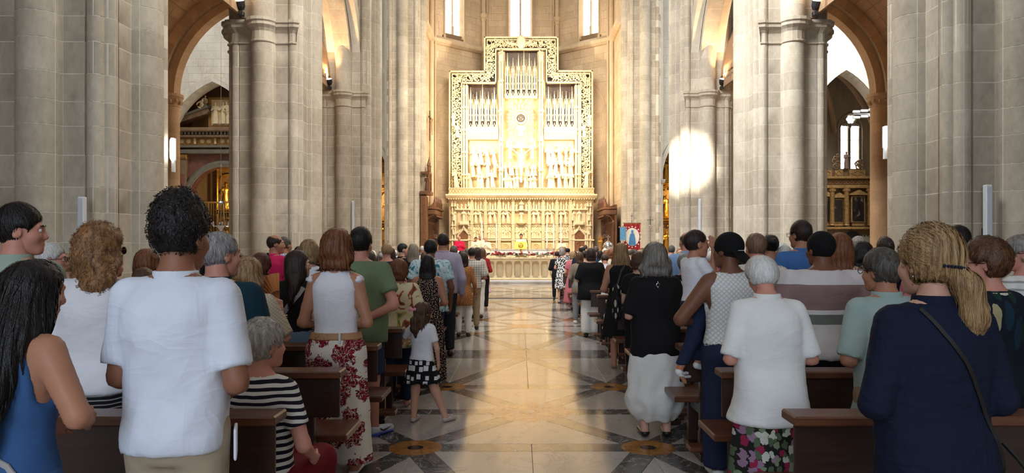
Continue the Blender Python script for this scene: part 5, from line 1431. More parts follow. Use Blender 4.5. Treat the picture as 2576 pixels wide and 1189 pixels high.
# ------------------------------------------------------------------ choir stalls
M_DGOLD = m_plain('stall_gilt', c3(196, 140, 60), .4, .5, var=.2)
for (side, sx) in (('left', -1), ('right', 1)):
    root = tag(empty('choir_stall', (sx*5.15-.0, 39.9, .5)), 'row of carved brown wooden choir stalls with pinnacled canopy, %s of the altar' % side, 'choir stalls')
    b = MB(); b.box((sx*.0, 0, 1.7), (.12, 3.0, 3.4)); b.build('back_board', M_STALL, root)
    for i in range(7):
        y = -1.5+3.0*i/6
        b = MB(); b.tube([(-sx*.14, y, 0), (-sx*.14, y, 2.5)], .035, 6); b.lathe([(.06, 0), (.07, .08), (.03, .16)], 8, (-sx*.14, y, 2.4)); b.tube([(-sx*.14, y, 2.5), (-sx*.3, y, 2.75), (-sx*.55, y, 2.85)], .035, 6); b.build('bracket_shaft', M_STALL, root)
        if i < 6:
            b = MB(); b.box((-sx*.08, y+.25, 1.4), (.05, .34, 1.9), bev=.02); b.ball((-sx*.1, y+.25, 1.5), (.04, .1, .45), 8, 6); b.build('carved_panel', M_STALL, root)
            b = MB(); b.box((-sx*.3, y+.25, .45), (.5, .44, .06), bev=.02); b.build('seat', M_STALL, root)
        b = MB(); b.box((-sx*.3, y, .45), (.55, .06, .9), bev=.02); b.build('arm_panel', M_STALL, root)
    b = MB(); b.box((-sx*.3, 0, 3.0), (.7, 3.1, .3), bev=.04); b.box((-sx*.34, 0, 3.2), (.8, 3.2, .1), bev=.03); b.build('canopy', M_STALL, root)
    for i in range(13):
        b = MB(); pinnacle(b, -sx*.6, -1.5+3.0*i/12, 3.22, 3.75+.12*(i % 2), .09); b.build('pinnacle', M_STALL, root)
        b = MB(); b.torus((-sx*.66, -1.5+3.0*(i+.5)/13, 2.84), .08, .02, 8, 4, 'x', pi, 2*pi); b.build('pendant_arch', M_STALL, root)
    # end pavilion facing the nave
    b = MB(); b.box((-sx*.12, 1.62, 1.35), (.66, .16, 2.7), bev=.02); b.build('end_panel', M_STALL, root)
    b = MB(); P = [(-sx*.12-.27, .3), (-sx*.12+.27, .3), (-sx*.12+.27, 2.0)]+[(-sx*.12+.27*math.cos(pi*i/8), 2.0+.27*math.sin(pi*i/8)) for i in range(1, 8)]+[(-sx*.12-.27, 2.0)]; b.prism(P, 1.48, 1.53); pn = b.build('arched_panel', M_DARKW, root)
    s_ = .75; fo = figure_mesh('carved_saint', {}); fo.materials.clear(); fo.materials.append(M_STALL); link('carved_saint', fo, None, root, (-sx*.12, 1.48, .8), (0, 0, 0), (s_, s_*.4, s_))
    b = MB(); b.box((-sx*.2, 1.5, 2.8), (.86, .5, .16), bev=.04); b.box((-sx*.2, 1.5, 3.1), (.7, .44, .5), bev=.05); b.lathe([(.42, 3.34), (.2, 3.55), (.12, 3.6), (.05, 3.72), (.02, 3.9)], 8, (-sx*.2, 1.5, 0)); b.build('end_canopy', M_STALL, root)
    for s in (-1, 1): b = MB(); pinnacle(b, -sx*.2+s*.38, 1.3, 2.85, 3.55, .09); b.build('pinnacle', M_STALL, root)
    for i in range(4):
        b = MB(); y = -1.2+i*.5; b.tube([(-sx*.72, y, 0), (-sx*.72, y, 1.35)], .014, 6); b.lathe([(.03, 1.35), (.05, 1.42), (.015, 1.5), (.03, 1.56), (.004, 1.75)], 8, (-sx*.72, y, 0)); b.build('processional_staff', M_DGOLD, root)
# bishop's throne, crucifix and small lit lamp on the left choir wall
root = tag(empty('bishop_throne', (-5.05, 37.75, .5)), 'tall carved brown wooden throne with canopy at left edge of the choir', 'throne')
b = MB(); b.box((0, 0, 1.9), (.3, .9, 3.8), bev=.03); b.build('back', M_STALL, root)
b = MB(); b.box((.12, 0, 3.95), (.6, 1.0, .2), bev=.04); b.build('cornice', M_STALL, root); b = MB(); b.box((.1, 0, 5.0), (.5, .9, .12), bev=.03); b.build('tester', M_STALL, root)
for s in (-1, 1): b = MB(); b.tube([(.3, s*.4, 4.05), (.3, s*.4, 5.0)], .05, 8); b.build('column', M_STALL, root)
for k in range(5): b = MB(); pinnacle(b, .25, -.4+.2*k, 5.05, 5.6+.25*(k == 2), .1); b.build('pinnacle', M_STALL, root)
fo = figure_mesh('carved_saint', {}); fo.materials.clear(); fo.materials.append(M_STALL); link('carved_saint', fo, None, root, (.15, 0, 4.05), (0, 0, .6), (.5, .5, .5))
root = tag(empty('wall_crucifix', (-5.12, 40.6, 8.0)), 'small dark crucifix hanging high on the left choir wall', 'crucifix')
b = MB(); b.box((0, 0, .5), (.06, .08, 1.7)); b.box((0, 0, .95), (.06, .8, .08)); b.build('cross', M_DARKW, root)
cm2 = CFM.copy(); cm2.materials.clear(); cm2.materials.append(m_plain('corpus', c3(196, 140, 100), .6)); link('corpus', cm2, None, root, (.06, 0, -.15), (0, 0, pi/2), (.62, .62, .62))
# ------------------------------------------------------------------ candles, lectern, reliquary, banner, crosses
M_WAX = m_plain('wax', c3(240, 236, 222), .5, var=.02); M_FLAME = m_emit('flame', (1, .75, .35, 1), 25)
for k, (px, pt, d, hh) in enumerate(((1212, 560, 36.5, .9), (1249, 566, 35.8, .9), (1376, 566, 35.8, .9), (1393, 566, 35.8, .9), (1411, 560, 36.8, .9))):
    p = at(px, pt, d); base = at(px, 632, d).z
    root = tag(empty('altar_candlestick', (p.x, d, .5)), 'tall white candle in silver candlestick by the altar, %s from the left' % ('first', 'second', 'third', 'fourth', 'fifth')[k], 'candlestick', 'altar candles')
    z1 = p.z-.5
    b = MB(); b.lathe([(.14, 0), (.14, .03), (.05, .08), (.03, z1*.30), (.06, z1*.33), (.03, z1*.36), (.035, z1*.44), (.07, z1*.46), (.07, z1*.47), (.02, z1*.48)], 12); b.build('stick', M_SILVER, root, smooth=50)
    b = MB(); b.lathe([(.03, z1*.46), (.03, z1-.05), (.012, z1-.03)], 10); b.build('candle', M_WAX, root, smooth=50)
    b = MB(); b.lathe([(.004, z1-.03), (.018, z1), (.014, z1+.03), (.002, z1+.08)], 8); b.build('flame', M_FLAME, root)
root = tag(empty('altar_table', (.07, 36.9, .5)), 'stone altar table behind the flower garland', 'altar')
b = MB(); b.box((0, 0, .94), (3.0, 1.0, .10), bev=.02); b.build('table_top', M_ALA, root)
for s in (-1, 1): b = MB(); b.box((s*1.0, 0, .45), (.4, .7, .9), bev=.03); b.build('support', M_ALA, root)
b = MB(); b.box((0, -.4, 1.0), (3.1, .35, .02)); b.box((0, -.53, .85), (3.1, .02, .3)); b.build('altar_cloth', m_plain('linen', c3(240, 238, 230), .8, var=.02), root)
root = tag(empty('book_stand', (at(1310, 610, 35.2).x, 35.2, .5)), 'gilded lectern with open book in front of the central priest', 'lectern')
b = MB(); b.lathe([(.25, 0), (.25, .05), (.05, .12), (.04, 1.0), (.1, 1.06)], 12); b.build('stem', M_GOLD, root)
b = MB(); M_ = Matrix.Rotation(.6, 3, 'X'); b.box((0, 0, 1.2), (.58, .05, .40), M=Matrix.Rotation(-.45, 3, 'X')); b.build('desk', M_GOLD, root)
b = MB(); b.torus((0, -.08, 1.2), .1, .02, 12, 5); b.box((0, -.08, 1.2), (.03, .02, .3)); b.build('emblem', M_BRASS, root)
b = MB(); b.tube([(.36, -.1, 0), (.36, -.1, 1.25), (.30, -.05, 1.45)], .012, 6); b.lathe([(.1, 0), (.1, .02)], 12, (.36, -.1, 0)); b.ball((.30, -.05, 1.46), .025, 8, 6); tag(b.build('microphone_stand', M_BLACK, None, (at(1310, 610, 35.2).x, 35.2, .5)), 'thin black microphone stand beside the gilded lectern', 'microphone')
p = at(1530, 600, 34.0)
root = tag(empty('reliquary', (p.x, 34.0, .5)), 'silver reliquary with cross on top near the right stalls', 'reliquary')
b = MB(); b.lathe([(.2, 0), (.2, .7), (.22, .75), (.12, .80), (.06, .9), (.2, 1.0), (.26, 1.15), (.2, 1.3), (.08, 1.38), (.04, 1.42)], 14); b.build('vessel', M_SILVER, root, smooth=50)
b = MB(); b.box((0, 0, 1.55), (.04, .04, .28)); b.box((0, 0, 1.6), (.2, .04, .04)); b.build('cross', M_SILVER, root)
b = MB(); b.box((0, 0, .5), (.9, .5, 1.0), bev=.02); tag(b.build('credence_table', m_plain('yellow_cloth', c3(214, 176, 60), .8), None, (at(1545, 610, 35).x, 35, .5)), 'small table under a yellow cloth by the right stalls', 'table')
# red banner
Mb = NT('banner_red'); Mb.col(Mb.ramp(Mb.noise(Mb.coord(), 9, 3).outputs[0], [(.3, c3(150, 22, 34)), (.7, c3(186, 36, 48))])); Mb.set(Roughness=.7); Mb = Mb.m
d = 33.5; p = at(1590, 612, d)
root = tag(empty('banner', (p.x, d, 0)), 'red processional banner with blue robed figure hanging on a pole', 'banner')
zt = at(1590, 561, d).z; zb = at(1590, 616, d).z-.5; w0 = 42*d/FPX
b = MB(); nx, nz = 14, 10; vs = []; fs = []
for j in range(nz+1):
    for i in range(nx+1):
        x = (i/nx-.5)*w0; vs.append((x*(1-.05*(j/nz)), .03*math.sin(i*1.6+j*.2), zt-(zt-zb)*j/nz))
for j in range(nz):
    for i in range(nx): a = j*(nx+1)+i; fs.append((a, a+1, a+nx+2, a+nx+1))
n0 = len(vs); b.add(vs, fs); b.add([(x, y+.02, z) for x, y, z in vs], [f[::-1] for f in fs]); b.build('cloth', Mb, root, smooth=180)
b = MB(); b.tube([(0, .06, 0), (0, .06, zt+.15)], .022, 8); b.tube([(-w0*.55, .06, zt+.01), (w0*.55, .06, zt+.01)], .02, 8); b.box((0, .06, zt+.30), (.03, .03, .3)); b.box((0, .06, zt+.34), (.16, .03, .03)); b.build('pole', M_SILVER, root)
b = MB()
for i in range(18): b.tube([(-w0*.5+w0*i/17, -.02, zt), (-w0*.5+w0*(i+.5)/17, -.04, zt-.06)], .012, 4)
b.build('gold_fringe', M_BRASS, root)
b = MB(); b.prism([(.34*math.cos(2*pi*i/24), .42*math.sin(2*pi*i/24)) for i in range(24)], -.06, -.05, 'y', (0, 0, (zt+zb)/2+.12)); b.build('white_medallion', m_plain('white_embroidery', c3(226, 220, 206), .8), root)
b = MB(); zc = (zt+zb)/2; b.prism([(-.17, zc-.27), (.17, zc-.27), (.13, zc+.1), (.08, zc+.28), (-.08, zc+.28), (-.13, zc+.1)], -.075, -.06); b.ball((0, -.07, zc+.37), (.06, .02, .08), 8, 6); b.build('embroidered_figure', m_plain('blue_embroidery', c3(74, 128, 178), .8), root)
b = MB()
for i in range(16): w = 2*pi*i/16; b.box((.4*math.cos(w), -.055, zc+.12+.48*math.sin(w)), (.05, .02, .05), M=Matrix.Rotation(w, 3, 'Y'))
b.build('white_rays', M_PET, root)
p = at(1567, 572, 33.2); root = tag(empty('processional_figure', (p.x, 33.2, 0)), 'small pale blue pennant with a cross on a pole left of the red banner', 'pennant')
b = MB(); b.tube([(0, 0, 0), (0, 0, p.z+.1)], .018, 8); b.box((0, 0, p.z+.02), (.40, .04, .04)); b.build('pole', M_SILVER, root)
b = MB(); b.prism([(-.14, p.z), (.14, p.z), (.14, p.z-.62), (0, p.z-.55), (-.14, p.z-.62)], -.03, -.02); b.build('cloth', m_plain('pale_blue_cloth', c3(92, 150, 190), .8), root)
p = at(1636, 553, 34.0); root = tag(empty('processional_cross', (p.x, 34.0, 0)), 'silver processional cross on a thin pole in front of the right pier', 'cross')
b = MB(); b.tube([(0, 0, 0), (0, 0, p.z-.35)], .016, 8); b.ball((0, 0, p.z-.3), .07, 10, 8); b.build('pole', M_SILVER, root)
b = MB(); b.box((0, 0, p.z-.05), (.05, .03, .42), bev=.01); b.box((0, 0, p.z), (.3, .03, .05), bev=.01); b.build('cross_head', M_SILVER, root)
b = MB(); b.tube([(-1.45, 22.6, .008), (-.6, 22.62, .008), (.3, 22.58, .008), (1.45, 22.64, .008)], .012, 6); tag(b.build('floor_cable', M_BLACK), 'black cable lying across the aisle before the altar', 'cable')
# ------------------------------------------------------------------ lamps and loudspeakers on the piers
def flood(x, y, z, tx, ty, tz, label, e):
    root = tag(empty('floodlight', (x, y, z)), label, 'lamp', 'floodlights on the pier capitals')
    dd = Vector((tx-x, ty-y, tz-z)).normalized(); p = Vector((0, 0, .22))
    b = MB(); b.box((0, 0, .05), (.12, .12, .10), bev=.01); b.tube([(0, 0, .08), p], .02, 6); b.build('bracket', M_BLACK, root)
    b = MB(); b.tube([p-dd*.08, p, p+dd*.12], [.05, .09, .10], 10); b.build('housing', M_BLACK, root)
    b = MB(); b.tube([p+dd*.125, p+dd*.13], .085, 10); b.build('lamp_face', M_BULB, root)
    q = Vector((x, y, z))+p+dd*.16
    spot_light('floodlight_beam', q, q+dd, e, (1.0, .62, .30), 120, .6, .06)
for (sd, X_) in (('left', -6.34), ('right', 6.72)):
    sg = -1 if sd == 'left' else 1
    flood(X_, 16.28, 6.87, X_+sg*.25, 14.6, 10.5, 'small lit floodlight on capital of second pier, %s side' % sd, 380)
    flood(X_, 23.83, 6.87, X_+sg*.25, 22.1, 10.5, 'small lit floodlight on capital of crossing pier, %s side' % sd, 380)
spot_light('floodlight_beam', (-9.4, 18.0, 6.5), (-9.4, 24.6, 10.0), 260, (1, .62, .32), 110, .8, .1)
spot_light('floodlight_beam', (9.6, 18.0, 6.5), (9.6, 24.6, 10.0), 260, (1, .62, .32), 110, .8, .1)
for (px, y0, y1, d, s) in ((434, 347, 403, 10.6, 'left'), (2229, 317, 371, 10.9, 'right')):
    p = at(px, (y0+y1)/2, d); h = (y1-y0)*d/FPX
    root = tag(empty('tube_lamp', (p.x, d, p.z-h/2)), 'bright white tube lamp at the edge of the nearest %s pier' % s, 'lamp')
    b = MB(); b.lathe([(.02, 0), (.035, .03), (.04, h/2), (.035, h-.03), (.02, h)], 12); b.build('glowing_tube', M_TUBE, root, smooth=60)
    b = MB(); b.box((0, .03, -.06), (.04, .05, .22)); b.box((0, .05, h/2), (.05, .03, h)); b.build('bracket', M_WHITE, root)
for (px, y0, y1, d, w, s) in ((207, 495, 700, 8.82, .07, 'nearest left pier'), (888, 505, 640, 24.05, .075, 'left crossing pier'), (1760, 500, 640, 24.05, .075, 'right crossing pier'), (2484, 465, 700, 9.02, .075, 'nearest right pier')):
    p = at(px, y0, d); q = at(px, y1, d)
    root = tag(empty('column_loudspeaker', (p.x, d, q.z)), 'slim white column loudspeaker on the %s' % s, 'loudspeaker')
    b = MB(); b.box((0, 0, (p.z-q.z)/2), (w, .08, p.z-q.z), bev=.008); b.build('cabinet', M_WHITE, root)
    b = MB(); b.box((0, -.042, (p.z-q.z)/2), (w*.8, .008, (p.z-q.z)*.96)); b.build('grille', m_plain('speaker_grille', c3(206, 210, 216), .7, var=.03), root)
    b = MB(); b.box((0, .055, (p.z-q.z)*.5), (w*.5, .06, .1)); b.build('wall_bracket', M_BLACK, root)
# ================================================================== what shows inside the transept chapels
def gold_retable(name, label, x, y, w, h, tiers, nb, seed):
    root = tag(empty(name, (x, y, 0)), label, 'altarpiece'); rn = random.Random(seed)
    b = MB(); b.box((0, .15, h/2), (w, .2, h)); b.build('ground', M_GOLDD, root)
    b = MB(); b.box((0, -.25, .5), (w*.9, .7, 1.0), bev=.03); b.build('altar_block', M_GOLDD, root)
    z = 1.1; th = (h-1.4)/tiers
    for t in range(tiers):
        b = MB(); b.box((0, -.12, z), (w, .4, .12), bev=.02); b.box((0, -.18, z+.1), (w*1.02, .5, .06), bev=.02); b.build('cornice', M_GOLD, root)
        for i in range(nb+1):
            b = MB(); xx = -w/2+w*i/nb; b.lathe([(.09, 0), (.09, .05), (.065, .08), (.06, th*.5), (.055, th-.28), (.09, th-.22), (.10, th-.14)], 10, (xx*.97, -.16, z+.13))
            for k in range(7): b.torus((xx*.97, -.16, z+.2+(th-.5)*k/6), .066, .012, 10, 4, 'z')
            b.build('column', M_GOLD, root)
        for i in range(nb):
            xx = -w/2+w*(i+.5)/nb; s = th*.62/1.73; link('gilded_figure', GFIG, None, root, (xx, -.1, z+.14), (0, 0, rn.uniform(-.4, .4)), (s, s, s))
            b = MB(); b.torus((xx, -.08, z+th*.72), w/nb*.32, .04, 12, 5, 'y', 0, pi)
            for k in range(6): b.ball((xx+rn.uniform(-.3, .3)*w/nb, -.04, z+th*(.78+.1*rn.random())), (.07, .05, .06), 6, 4)
            b.build('shell_niche', M_GOLD, root)
        z += th
    b = MB(); b.box((0, -.12, z), (w, .4, .14), bev=.02)
    for k in range(9): b.ball((-w/2+w*(k+.5)/9, -.15, z+.15+.2*math.sin(pi*(k+.5)/9)), (.13, .08, .14), 6, 4)
    b.build('crest', M_GOLD, root); return root
GFIG = figure_mesh('gilded_figure', {'wr2': (.1, -.25, 1.45), 'el2': (.36, -.12, 1.2)}); GFIG.materials.clear(); GFIG.materials.append(M_GOLD)
gold_retable('gilded_altarpiece', 'bright gilded altarpiece glimpsed in the first left transept chapel', -9.05, 41.5, 4.0, 7.2, 3, 3, 1)
gold_retable('gilded_altarpiece', 'bright gilded altarpiece glimpsed in the first right transept chapel', 9.75, 41.0, 4.2, 7.6, 3, 3, 2)
for x in (-9.05, 9.75): spot_light('chapel_lamp', (x, 39.3, 4.6), (x, 41.6, 3.4), 420, (1, .72, .34), 140, .6, .1)
# ------------------------------------------------------------------ left: baroque stone portal with grille
d = 39.5; mp = d/FPX; cx = -16.3
M_PORT = m_plain('portal_stone', c3(122, 98, 74), .7, var=.25, scale=4); M_PORTG = m_plain('portal_grey', c3(104, 100, 90), .6, var=.2, scale=4); M_PORTR = m_plain('portal_red_marble', c3(120, 76, 62), .5, var=.25, scale=5)
root = tag(empty('chapel_portal', (cx, d, 0)), 'baroque carved portal with broken pediment in the left transept chapel', 'portal')
zf = lambda py: EYE+(621-py)*mp
b = MB(); wall_arches(b, -2.9, 2.9, zf(388), [(0, 4.1, 1.95, 1.96)], 0, .5); b.build('portal_wall', M_PORTR, root)
for s in (-1, 1):
    b = MB(); b.box((s*2.25, -.12, zf(388)/2), (.5, .3, zf(388)), bev=.02); pw = b.build('pilaster', M_PORT, root)
    for k in range(4): b = MB(); b.box((s*2.25, -.29, 1.0+1.35*k), (.34, .05, 1.15), bev=.02); b.box((s*2.25, -.31, 1.0+1.35*k), (.2, .05, .6), bev=.02, M=None); b.build('pilaster_panel', M_PORTR, pw)
    b = MB(); b.box((s*2.25, -.16, zf(395)), (.62, .4, .3), bev=.04)
    for k in range(5): b.ball((s*2.25-.24+.12*k, -.36, zf(396)), (.07, .06, .1), 6, 4)
    b.build('pilaster_capital', M_GOLDD, root)
    b = MB(); b.prism([(s*2.9, zf(322)), (s*2.9, zf(312)), (s*.75, zf(274)), (s*.62, zf(283)), (s*.75, zf(290))][::s], -.55, .1); b.build('broken_pediment', M_PORT, root)
    b = MB(); b.prism([(s*2.95, zf(314)), (s*2.95, zf(309)), (s*.7, zf(270)), (s*.62, zf(275))][::s], -.65, .1); b.build('pediment_moulding', M_PORTG, root)
    me = FIG[2 if s < 0 else 3]; link('reclining_figure', me, None, root, (s*1.5, -.2, zf(290)), (0, s*-.9, s*.4), (.62, .62, .62)); link('seated_figure', me, None, root, (s*1.1, -.15, zf(281)), (0, s*-.3, 0), (.5, .5, .5))
b = MB(); b.torus((0, -.12, 4.1), 2.12, .17, 28, 8, 'y', 0, pi); b.torus((0, -.2, 4.1), 1.97, .06, 28, 6, 'y', 0, pi); b.build('arch_moulding', M_PORTG, root)
for s in (-1, 1): b = MB(); b.box((s*2.08, -.1, 2.05), (.3, .3, 4.1), bev=.02); b.box((s*2.08, -.14, 4.08), (.42, .4, .16), bev=.03); b.build('arch_jamb', M_PORTG, root)
b = MB(); b.box((0, -.2, (zf(388)+zf(378))/2), (5.6, .5, zf(378)-zf(388)), bev=.02); b.box((0, -.25, zf(371)), (5.7, .6, .12), bev=.02); b.build('architrave', M_PORTG, root)
b = MB(); b.box((0, -.12, zf(357)), (5.5, .35, .42)); b.build('frieze', M_GOLDD, root)
for k in range(15): b = MB(); b.box((-2.6+5.2*k/14, -.34, zf(357)), (.12, .12, .36), bev=.03) if k % 3 == 0 else b.ball((-2.6+5.2*k/14, -.3, zf(357)), (.14, .05, .13), 8, 5); b.build('frieze_carving', M_ALAD, root)
b = MB(); b.box((0, -.3, zf(346)), (5.8, .7, .12), bev=.02); b.box((0, -.42, zf(331)), (6.0, .95, .2), bev=.04); b.build('cornice', M_PORT, root)
for k in range(30): b = MB(); b.box((-2.85+5.7*k/29, -.6, zf(339)), (.1, .2, .14)); b.build('dentil', M_PORTG, root)
b = MB(); b.box((0, -.05, zf(285)), (1.7, .3, 1.75), bev=.03); b.build('niche_frame', M_GOLDD, root)
b = MB(); b.box((0, -.2, zf(285)), (1.25, .1, 1.4)); b.build('niche_ground', M_ALAD, root)
for k in range(3): link('niche_figure', FIG[k], None, root, (-.38+.38*k, -.28, zf(314)), (0, 0, 0), (.7, .5, .7))
# grille in the portal
gr = tag(empty('chapel_grille', (cx, d+.25, 0)), 'gilded iron grille closing the left transept chapel portal', 'grille')
for k in range(27):
    b = MB(); x = -1.85+3.7*k/26; b.tube([(x, 0, .1), (x, 0, 4.15)], .022 if k % 6 else .055, 6)
    for z in (1.2, 2.75, 3.4): b.ball((x, 0, z), .045, 6, 5)
    b.build('bar', M_GOLDD, gr)
for z in (.15, 1.95, 2.15, 4.1): b = MB(); b.box((0, 0, z), (3.8, .08, .09)); b.build('rail', M_GOLDD, gr)
gold_retable('gilded_altarpiece', 'gilded altar behind the grille of the left transept portal', cx, 42.6, 3.4, 6.6, 2, 3, 5)
spot_light('chapel_lamp', (cx, 40.4, 4.8), (cx, 42.6, 4.6), 260, (1, .74, .38), 140, .6, .1)
spot_light('chapel_lamp', (cx, 38.4, 3.0), (cx, 40, 7.5), 120, (1, .8, .55), 110, .8, .1)
# hanging silver lamp
p = at(556, 548, 37.0); root = tag(empty('hanging_lamp', (p.x, 37.0, p.z-.4)), 'silver hanging sanctuary lamp with arms before the left chapel grille', 'lamp')
b = MB(); b.lathe([(.01, -.35), (.06, -.3), (.10, -.2), (.22, -.08), (.26, 0), (.2, .04), (.1, .08)], 14); b.build('bowl', M_SILVER, root)
for k in range(6): w = 2*pi*k/6; b = MB(); b.tube([(.15*math.cos(w), .15*math.sin(w), 0), (.38*math.cos(w), .38*math.sin(w), -.05), (.46*math.cos(w), .46*math.sin(w), .12)], .02, 6); b.lathe([(.05, 0), (.06, .06), (.02, .1)], 8, (.46*math.cos(w), .46*math.sin(w), .1)); b.build('arm', M_SILVER, root)
for k in range(3): w = 2*pi*k/3; b = MB(); b.tube([(.22*math.cos(w), .22*math.sin(w), .02), (.1*math.cos(w), .1*math.sin(w), 1.2)], .012, 5); b.build('chain', M_SILVER, root)
b = MB(); b.lathe([(.05, 1.1), (.16, 1.18), (.12, 1.26), (.03, 1.32)], 12); b.tube([(0, 0, 1.3), (0, 0, 14)], .010, 5); b.build('crown', M_SILVER, root)
M_GB = m_plain('brown_gilding', c3(168, 132, 82), .42, .35, var=.3, scale=8, bump=.3); M_GBD = m_plain('brown_wood_gilt', c3(120, 92, 60), .5, .2, var=.3, scale=8)
# ------------------------------------------------------------------ right: gilded altarpiece with paintings under a two-light window
d = 41.0; mp = d/FPX
X_ = lambda px: (px-1308)*mp
root = tag(empty('painted_altarpiece', (0, d, 0)), 'brown gilded altarpiece with dark paintings in the right transept chapel', 'altarpiece')
def rb(nm, mat, a, c, t, e, y0, y1, bev=.02, par=None):
    b = MB(); b.box(((X_(a)+X_(c))/2, (y0+y1)/2, (zf2(t)+zf2(e))/2), (X_(c)-X_(a), y1-y0, abs(zf2(t)-zf2(e))), bev=bev); return b.build(nm, mat, par or root)
zf2 = lambda py: EYE+(621-py)*mp
rb('ground', M_GBD, 2060, 2194, 447, 690, .05, .25); rb('attic_ground', M_GBD, 2060, 2178, 424, 446, .0, .2)
for a, c in ((2064, 2092), (2098, 2119), (2135, 2176)):
    fr = rb('attic_panel', M_GB, a, c, 428, 444, -.08, .0); b = MB(); m = (X_(a)+X_(c))/2; w = (X_(c)-X_(a))/2; zc = zf2(436); b.tube([(m-w*.8, -.1, zc), (m, -.1, zc+.14), (m+w*.8, -.1, zc), (m, -.1, zc-.14), (m-w*.8, -.1, zc)], .02, 5); b.build('lozenge', M_GB, fr)
rb('cornice', M_GB, 2056, 2196, 445, 451, -.5, .1, .03); rb('frieze', M_GBD, 2060, 2192, 451, 466, -.2, .1)
for k in range(14): b = MB(); x = X_(2062+9.5*k); b.torus((x, -.22, zf2(459)), .08, .03, 10, 5); b.build('frieze_scroll', M_GB, root)
rb('architrave', M_GB, 2060, 2192, 466, 474, -.3, .1)
for px, tw in ((2088, 0), (2124, 1), (2183, 1)):
    b = MB(); x = X_(px); z0, z1 = zf2(567), zf2(486); b.lathe([(.17, z0), (.14, z0+.08), (.13, z1)], 14, (x, -.25, 0))
    for k in range(40): b.torus((x, -.25, z0+.1+(z1-z0-.1)*k/40), .135, .016, 12, 4, 'z')
    b.build('twisted_column', M_GB, root); b = MB(); b.lathe([(.13, z1), (.15, z1+.06), (.2, z1+.22), (.22, z1+.26)], 12, (x, -.25, 0))
    for k in range(10): w = 2*pi*k/10; b.ball((x+.17*math.cos(w), -.25+.17*math.sin(w), z1+.14), .05, 6, 4)
    b.build('column_capital', M_GB, root)
for k, (a, c, t, e) in enumerate(((2066, 2085, 500, 558), (2096, 2117, 503, 558), (2141, 2170, 496, 557))):
    t_ = NT('old_painting_%d' % k); n = t_.noise(t_.coord('Object', (1.6, 1, 1)), 2.6, 3, .5, .6); t_.col(t_.ramp(n.outputs[0], [(.35, c3(22, 18, 16)), (.62, c3(40, 33, 30)), (.72, c3(120, 104, 92))])); t_.set(Roughness=.3)
    fr = rb('painting_frame', M_GB, a-3, c+3, t-3, e+3, -.16, .0); rb('painting', t_.m, a, c, t, e, -.18, -.14, .004, fr)
    b = MB(); m = (X_(a)+X_(c))/2; w = (X_(c)-X_(a))/2+.22; b.prism([(m-w, zf2(t-5)), (m+w, zf2(t-5)), (m+w, zf2(t-7)), (m, zf2(t-18)), (m-w, zf2(t-7))], -.3, -.02); b.build('small_pediment', M_GB, root)
    rb('carved_panel', M_GB, a-1, c+1, 562, 569, -.2, -.05)
rb('ledge', M_GB, 2058, 2194, 571, 577, -.55, .1, .03); rb('lower_body', M_GBD, 2060, 2192, 577, 690, -.15, .1)
b = MB(); b.prism([(X_(2122), zf2(690)), (X_(2122), zf2(596))]+[((X_(2122)+X_(2160))/2-(X_(2160)-X_(2122))/2*math.cos(pi*i/10), zf2(596)+.35*math.sin(pi*i/10)) for i in range(11)]+[(X_(2160), zf2(596)), (X_(2160), zf2(690))], -.2, -.16); b.build('dark_niche', M_BLACK, root)
rb('mosaic_panel', m_spots('mosaic', c3(150, 146, 130), [c3(80, 88, 74), c3(120, 90, 60)], 5, .4), 2164, 2190, 590, 690, -.2, -.15)
st_ = figure_mesh('statue', {'wr2': (.16, -.3, 1.2), 'el2': (.36, -.12, 1.1)}); st_.materials.clear(); st_.materials.append(m_plain('statue_wood', c3(130, 104, 92), .6)); s = 44*mp/1.75; link('statue', st_, None, root, (X_(2127), -.1, zf2(425)), (0, 0, .2), (s, s, s))
for px, hh in ((2102, 1.0), (2160, .5)):
    b = MB()
    for k in range(5): b.torus((X_(px)+.12*math.sin(k*2), -.02, zf2(424)+.12+hh*.16*k), .16-.02*k, .04, 12, 5)
    b.build('scroll_ornament', M_GBD, root)
# window wall of that chapel
wy = 43.9; mw = wy/FPX; Xw = lambda px: (px-1308)*mw; Zw = lambda py: EYE+(621-py)*mw; cxw = 17.3
b = MB(); xa, xb = cxw-2.6, cxw+4.8; za, zb = Zw(440), Zw(322)
L1, R1, L2, R2 = Xw(2115), Xw(2134), Xw(2141), Xw(2161)
b.box(((xa+L1)/2, wy+.2, 7), (L1-xa, .4, 14)); b.box(((R2+xb)/2, wy+.2, 7), (xb-R2, .4, 14)); b.box(((L1+R2)/2, wy+.2, za/2), (R2-L1, .4, za)); b.box(((R1+L2)/2, wy+.2, (za+zb)/2), (L2-R1, .3, zb-za+.6))
oc = Vector((Xw(2140), 0, Zw(300))); orr = .26
# plate above the lights with a six-foil opening
out = [(L1, zb+.35), (R2, zb+.35), (R2, 14), (L1, 14)]; seg = 36; ring = []
for k in range(seg): w = 2*pi*k/seg; r_ = orr*(.86+.2*abs(math.cos(3*w))); ring.append((oc.x+r_*math.cos(w), oc.z+r_*math.sin(w)))
def edge(w):
    dx, dz = math.cos(w), math.sin(w); t = 1e9
    for (lim, c0, dd) in ((L1, oc.x, dx), (R2, oc.x, dx), (zb+.12, oc.z, dz), (14, oc.z, dz)):
        if abs(dd) > 1e-9:
            q = (lim-c0)/dd
            if q > 0: t = min(t, q)
    return (oc.x+dx*t, oc.z+dz*t)
vs = [];
for k in range(seg): e = edge(2*pi*k/seg); vs += [(ring[k][0], wy, ring[k][1]), (e[0], wy, e[1]), (ring[k][0], wy+.3, ring[k][1])]
b.add(vs, [(3*k, 3*k+1, 3*((k+1) % seg)+1, 3*((k+1) % seg)) for k in range(seg)]+[(3*k, 3*((k+1) % seg), 3*((k+1) % seg)+2, 3*k+2) for k in range(seg)])
